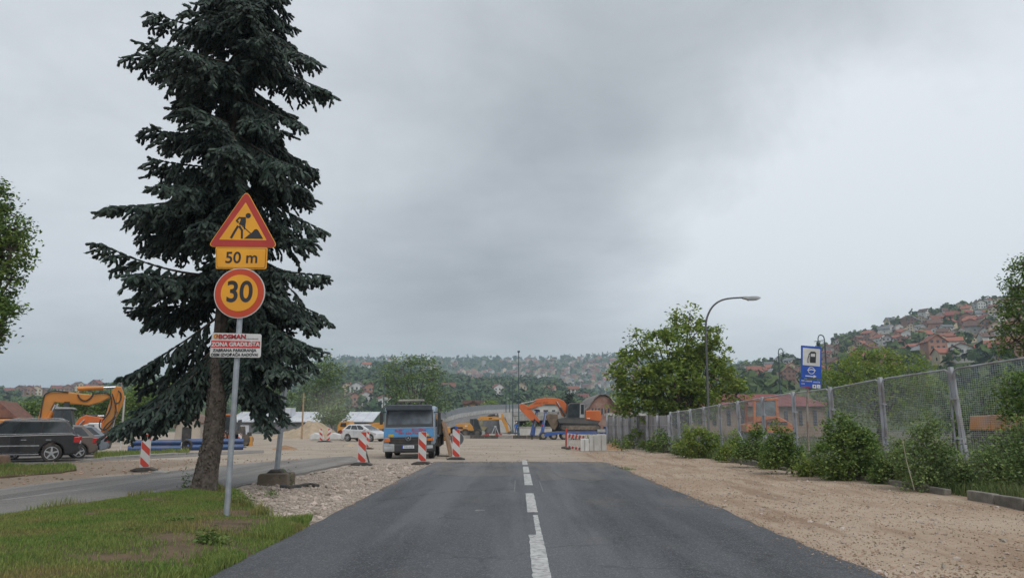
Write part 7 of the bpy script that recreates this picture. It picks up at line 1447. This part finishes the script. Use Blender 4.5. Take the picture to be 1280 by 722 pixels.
for i, (u, y, w_, h_, lab) in enumerate(((1010, 24.2, 14, 9, 'low creeper tuft behind the concrete foot of the fuel sign'), (1105, 21.6, 12, 14, 'narrow leafy sapling at the post right of the largest shrub'), (1205, 19.4, 16, 11, 'low tangle at the base of the leaning double post'), (962, 28, 9, 8, 'small tuft between the upright and the leafy shrubs'), (905, 34.5, 8, 6, 'small tuft at the post beside the dense bright shrub'), (848, 40, 8, 8, 'thin bush where the wire panels start'))):
    gv = HOR + 1567 / y * .985; shrub(lab, u, y, [(u, gv - h_ * .6, w_ * .7), (u - w_ * .6, gv - h_ * .35, w_ * .5), (u + w_ * .7, gv - h_ * .4, w_ * .5), (u + w_ * .1, gv - h_ * 1.5, w_ * .35, 0, 1.6), (u - w_ * .3, gv - h_ * 2.0, w_ * .18, 0, 2.0)], 1500, .075, (LEAF, LEAF_D, LEAF_B)[i % 3], 60 + i, .14)
# weeds behind and along the fence foot
def s_fence(n):
    y = 14 + 32 * rng.uniform(0, 1, n) ** 1.4; x = np.interp(y, [14, 20, 25, 33, 45], [10.6, 10.6, 10.2, 9.6, 8.4]) + np.abs(rng.normal(0, .5, n)) - .15; m = vnoise(x, y, 1.1, 71) > .3; return x[m], y[m]
blades('fence_weeds', 9000, s_fence, .08, .42, .02, M('weed grass', (.10, .15, .04), (.14, .165, .06), scale=1.2, isl=.4, transl=.3, rough=.7), lambda x, y: bump(x, y), 'tall weeds and grass along the foot of the wire fence', .5)
def s_yard(n):
    y = 16 + 50 * rng.uniform(0, 1, n) ** 1.2; x = 12.6 + .17 * (25 - y) + np.abs(rng.normal(0, 5, n)) + .3; m = vnoise(x, y, 2, 73) > .3; return x[m], y[m]
blades('yard_weeds', 14000, s_yard, .3, 1.0, .04, MATS['weed grass'], lambda x, y: 0 * x, 'overgrown weeds in the yard behind the wire fence', .5)
# bare straw stems
sm_ = mb(); P0 = G(1135, 606)
st_ = tag(mb().tube([tuple(AT(1128, 548, 19.5)), tuple(AT(1133, 575, 19.4)), tuple(AT(1143, 612, 19.2))], [.008, .012, .014], 5).build('dead_stem', M('dry stem', (.3, .27, .2))), 'pale dead stem leaning at the fence left of the double post', 'stem')
# ------------------------------------------------------------------ dust and haze
def volume_mat(name, dens, colr, aniso=0.0, noise_sc=None):
    m = bpy.data.materials.new(name); m.use_nodes = True; t = m.node_tree; t.nodes.clear(); o = t.nodes.new('ShaderNodeOutputMaterial'); v = t.nodes.new('ShaderNodeVolumePrincipled')
    v.inputs['Color'].default_value = (*colr, 1); v.inputs['Density'].default_value = dens; v.inputs['Anisotropy'].default_value = aniso; t.links.new(v.outputs[0], o.inputs['Volume']); return m
hb = mb().box((0, 1750, 95), (8800, 5100, 198)).build('haze', volume_mat('valley haze', .00031, (.70, .86, 1.0), .2)); tag(hb, 'thin pale valley haze', 'haze', kind='stuff')
c = AT(412, 522, 98); dm = volume_mat('site dust', 0, (.95, .91, .86)); t_ = dm.node_tree; pv = [n_ for n_ in t_.nodes if n_.type == 'PRINCIPLED_VOLUME'][0]
tcn = t_.nodes.new('ShaderNodeTexCoord'); vl = t_.nodes.new('ShaderNodeVectorMath'); vl.operation = 'LENGTH'; mpn = t_.nodes.new('ShaderNodeMapping'); mpn.inputs['Scale'].default_value = (1 / 6.5, 1 / 5.0, 1 / 3.6); t_.links.new(tcn.outputs['Object'], mpn.inputs[0]); t_.links.new(mpn.outputs[0], vl.inputs[0])
mr_ = t_.nodes.new('ShaderNodeMapRange'); mr_.interpolation_type = 'SMOOTHSTEP'; mr_.inputs[1].default_value = 1.0; mr_.inputs[2].default_value = .05; mr_.inputs[3].default_value = 0; mr_.inputs[4].default_value = .045; t_.links.new(vl.outputs['Value'], mr_.inputs[0])
nz = t_.nodes.new('ShaderNodeTexNoise'); nz.inputs['Scale'].default_value = .45; nz.inputs['Detail'].default_value = 3; t_.links.new(tcn.outputs['Object'], nz.inputs['Vector']); mm_ = t_.nodes.new('ShaderNodeMath'); mm_.operation = 'MULTIPLY'; t_.links.new(mr_.outputs[0], mm_.inputs[0]); t_.links.new(nz.outputs['Fac'], mm_.inputs[1]); t_.links.new(mm_.outputs[0], pv.inputs['Density'])
db = mb().ball((0, 0, 0), (6.5, 5, 3.6), 24, 14).build('dust_cloud', dm); db.location = (c.x, c.y, 3.7); tag(db, 'pale dust cloud drifting above the yellow tipper', 'dust', kind='stuff')
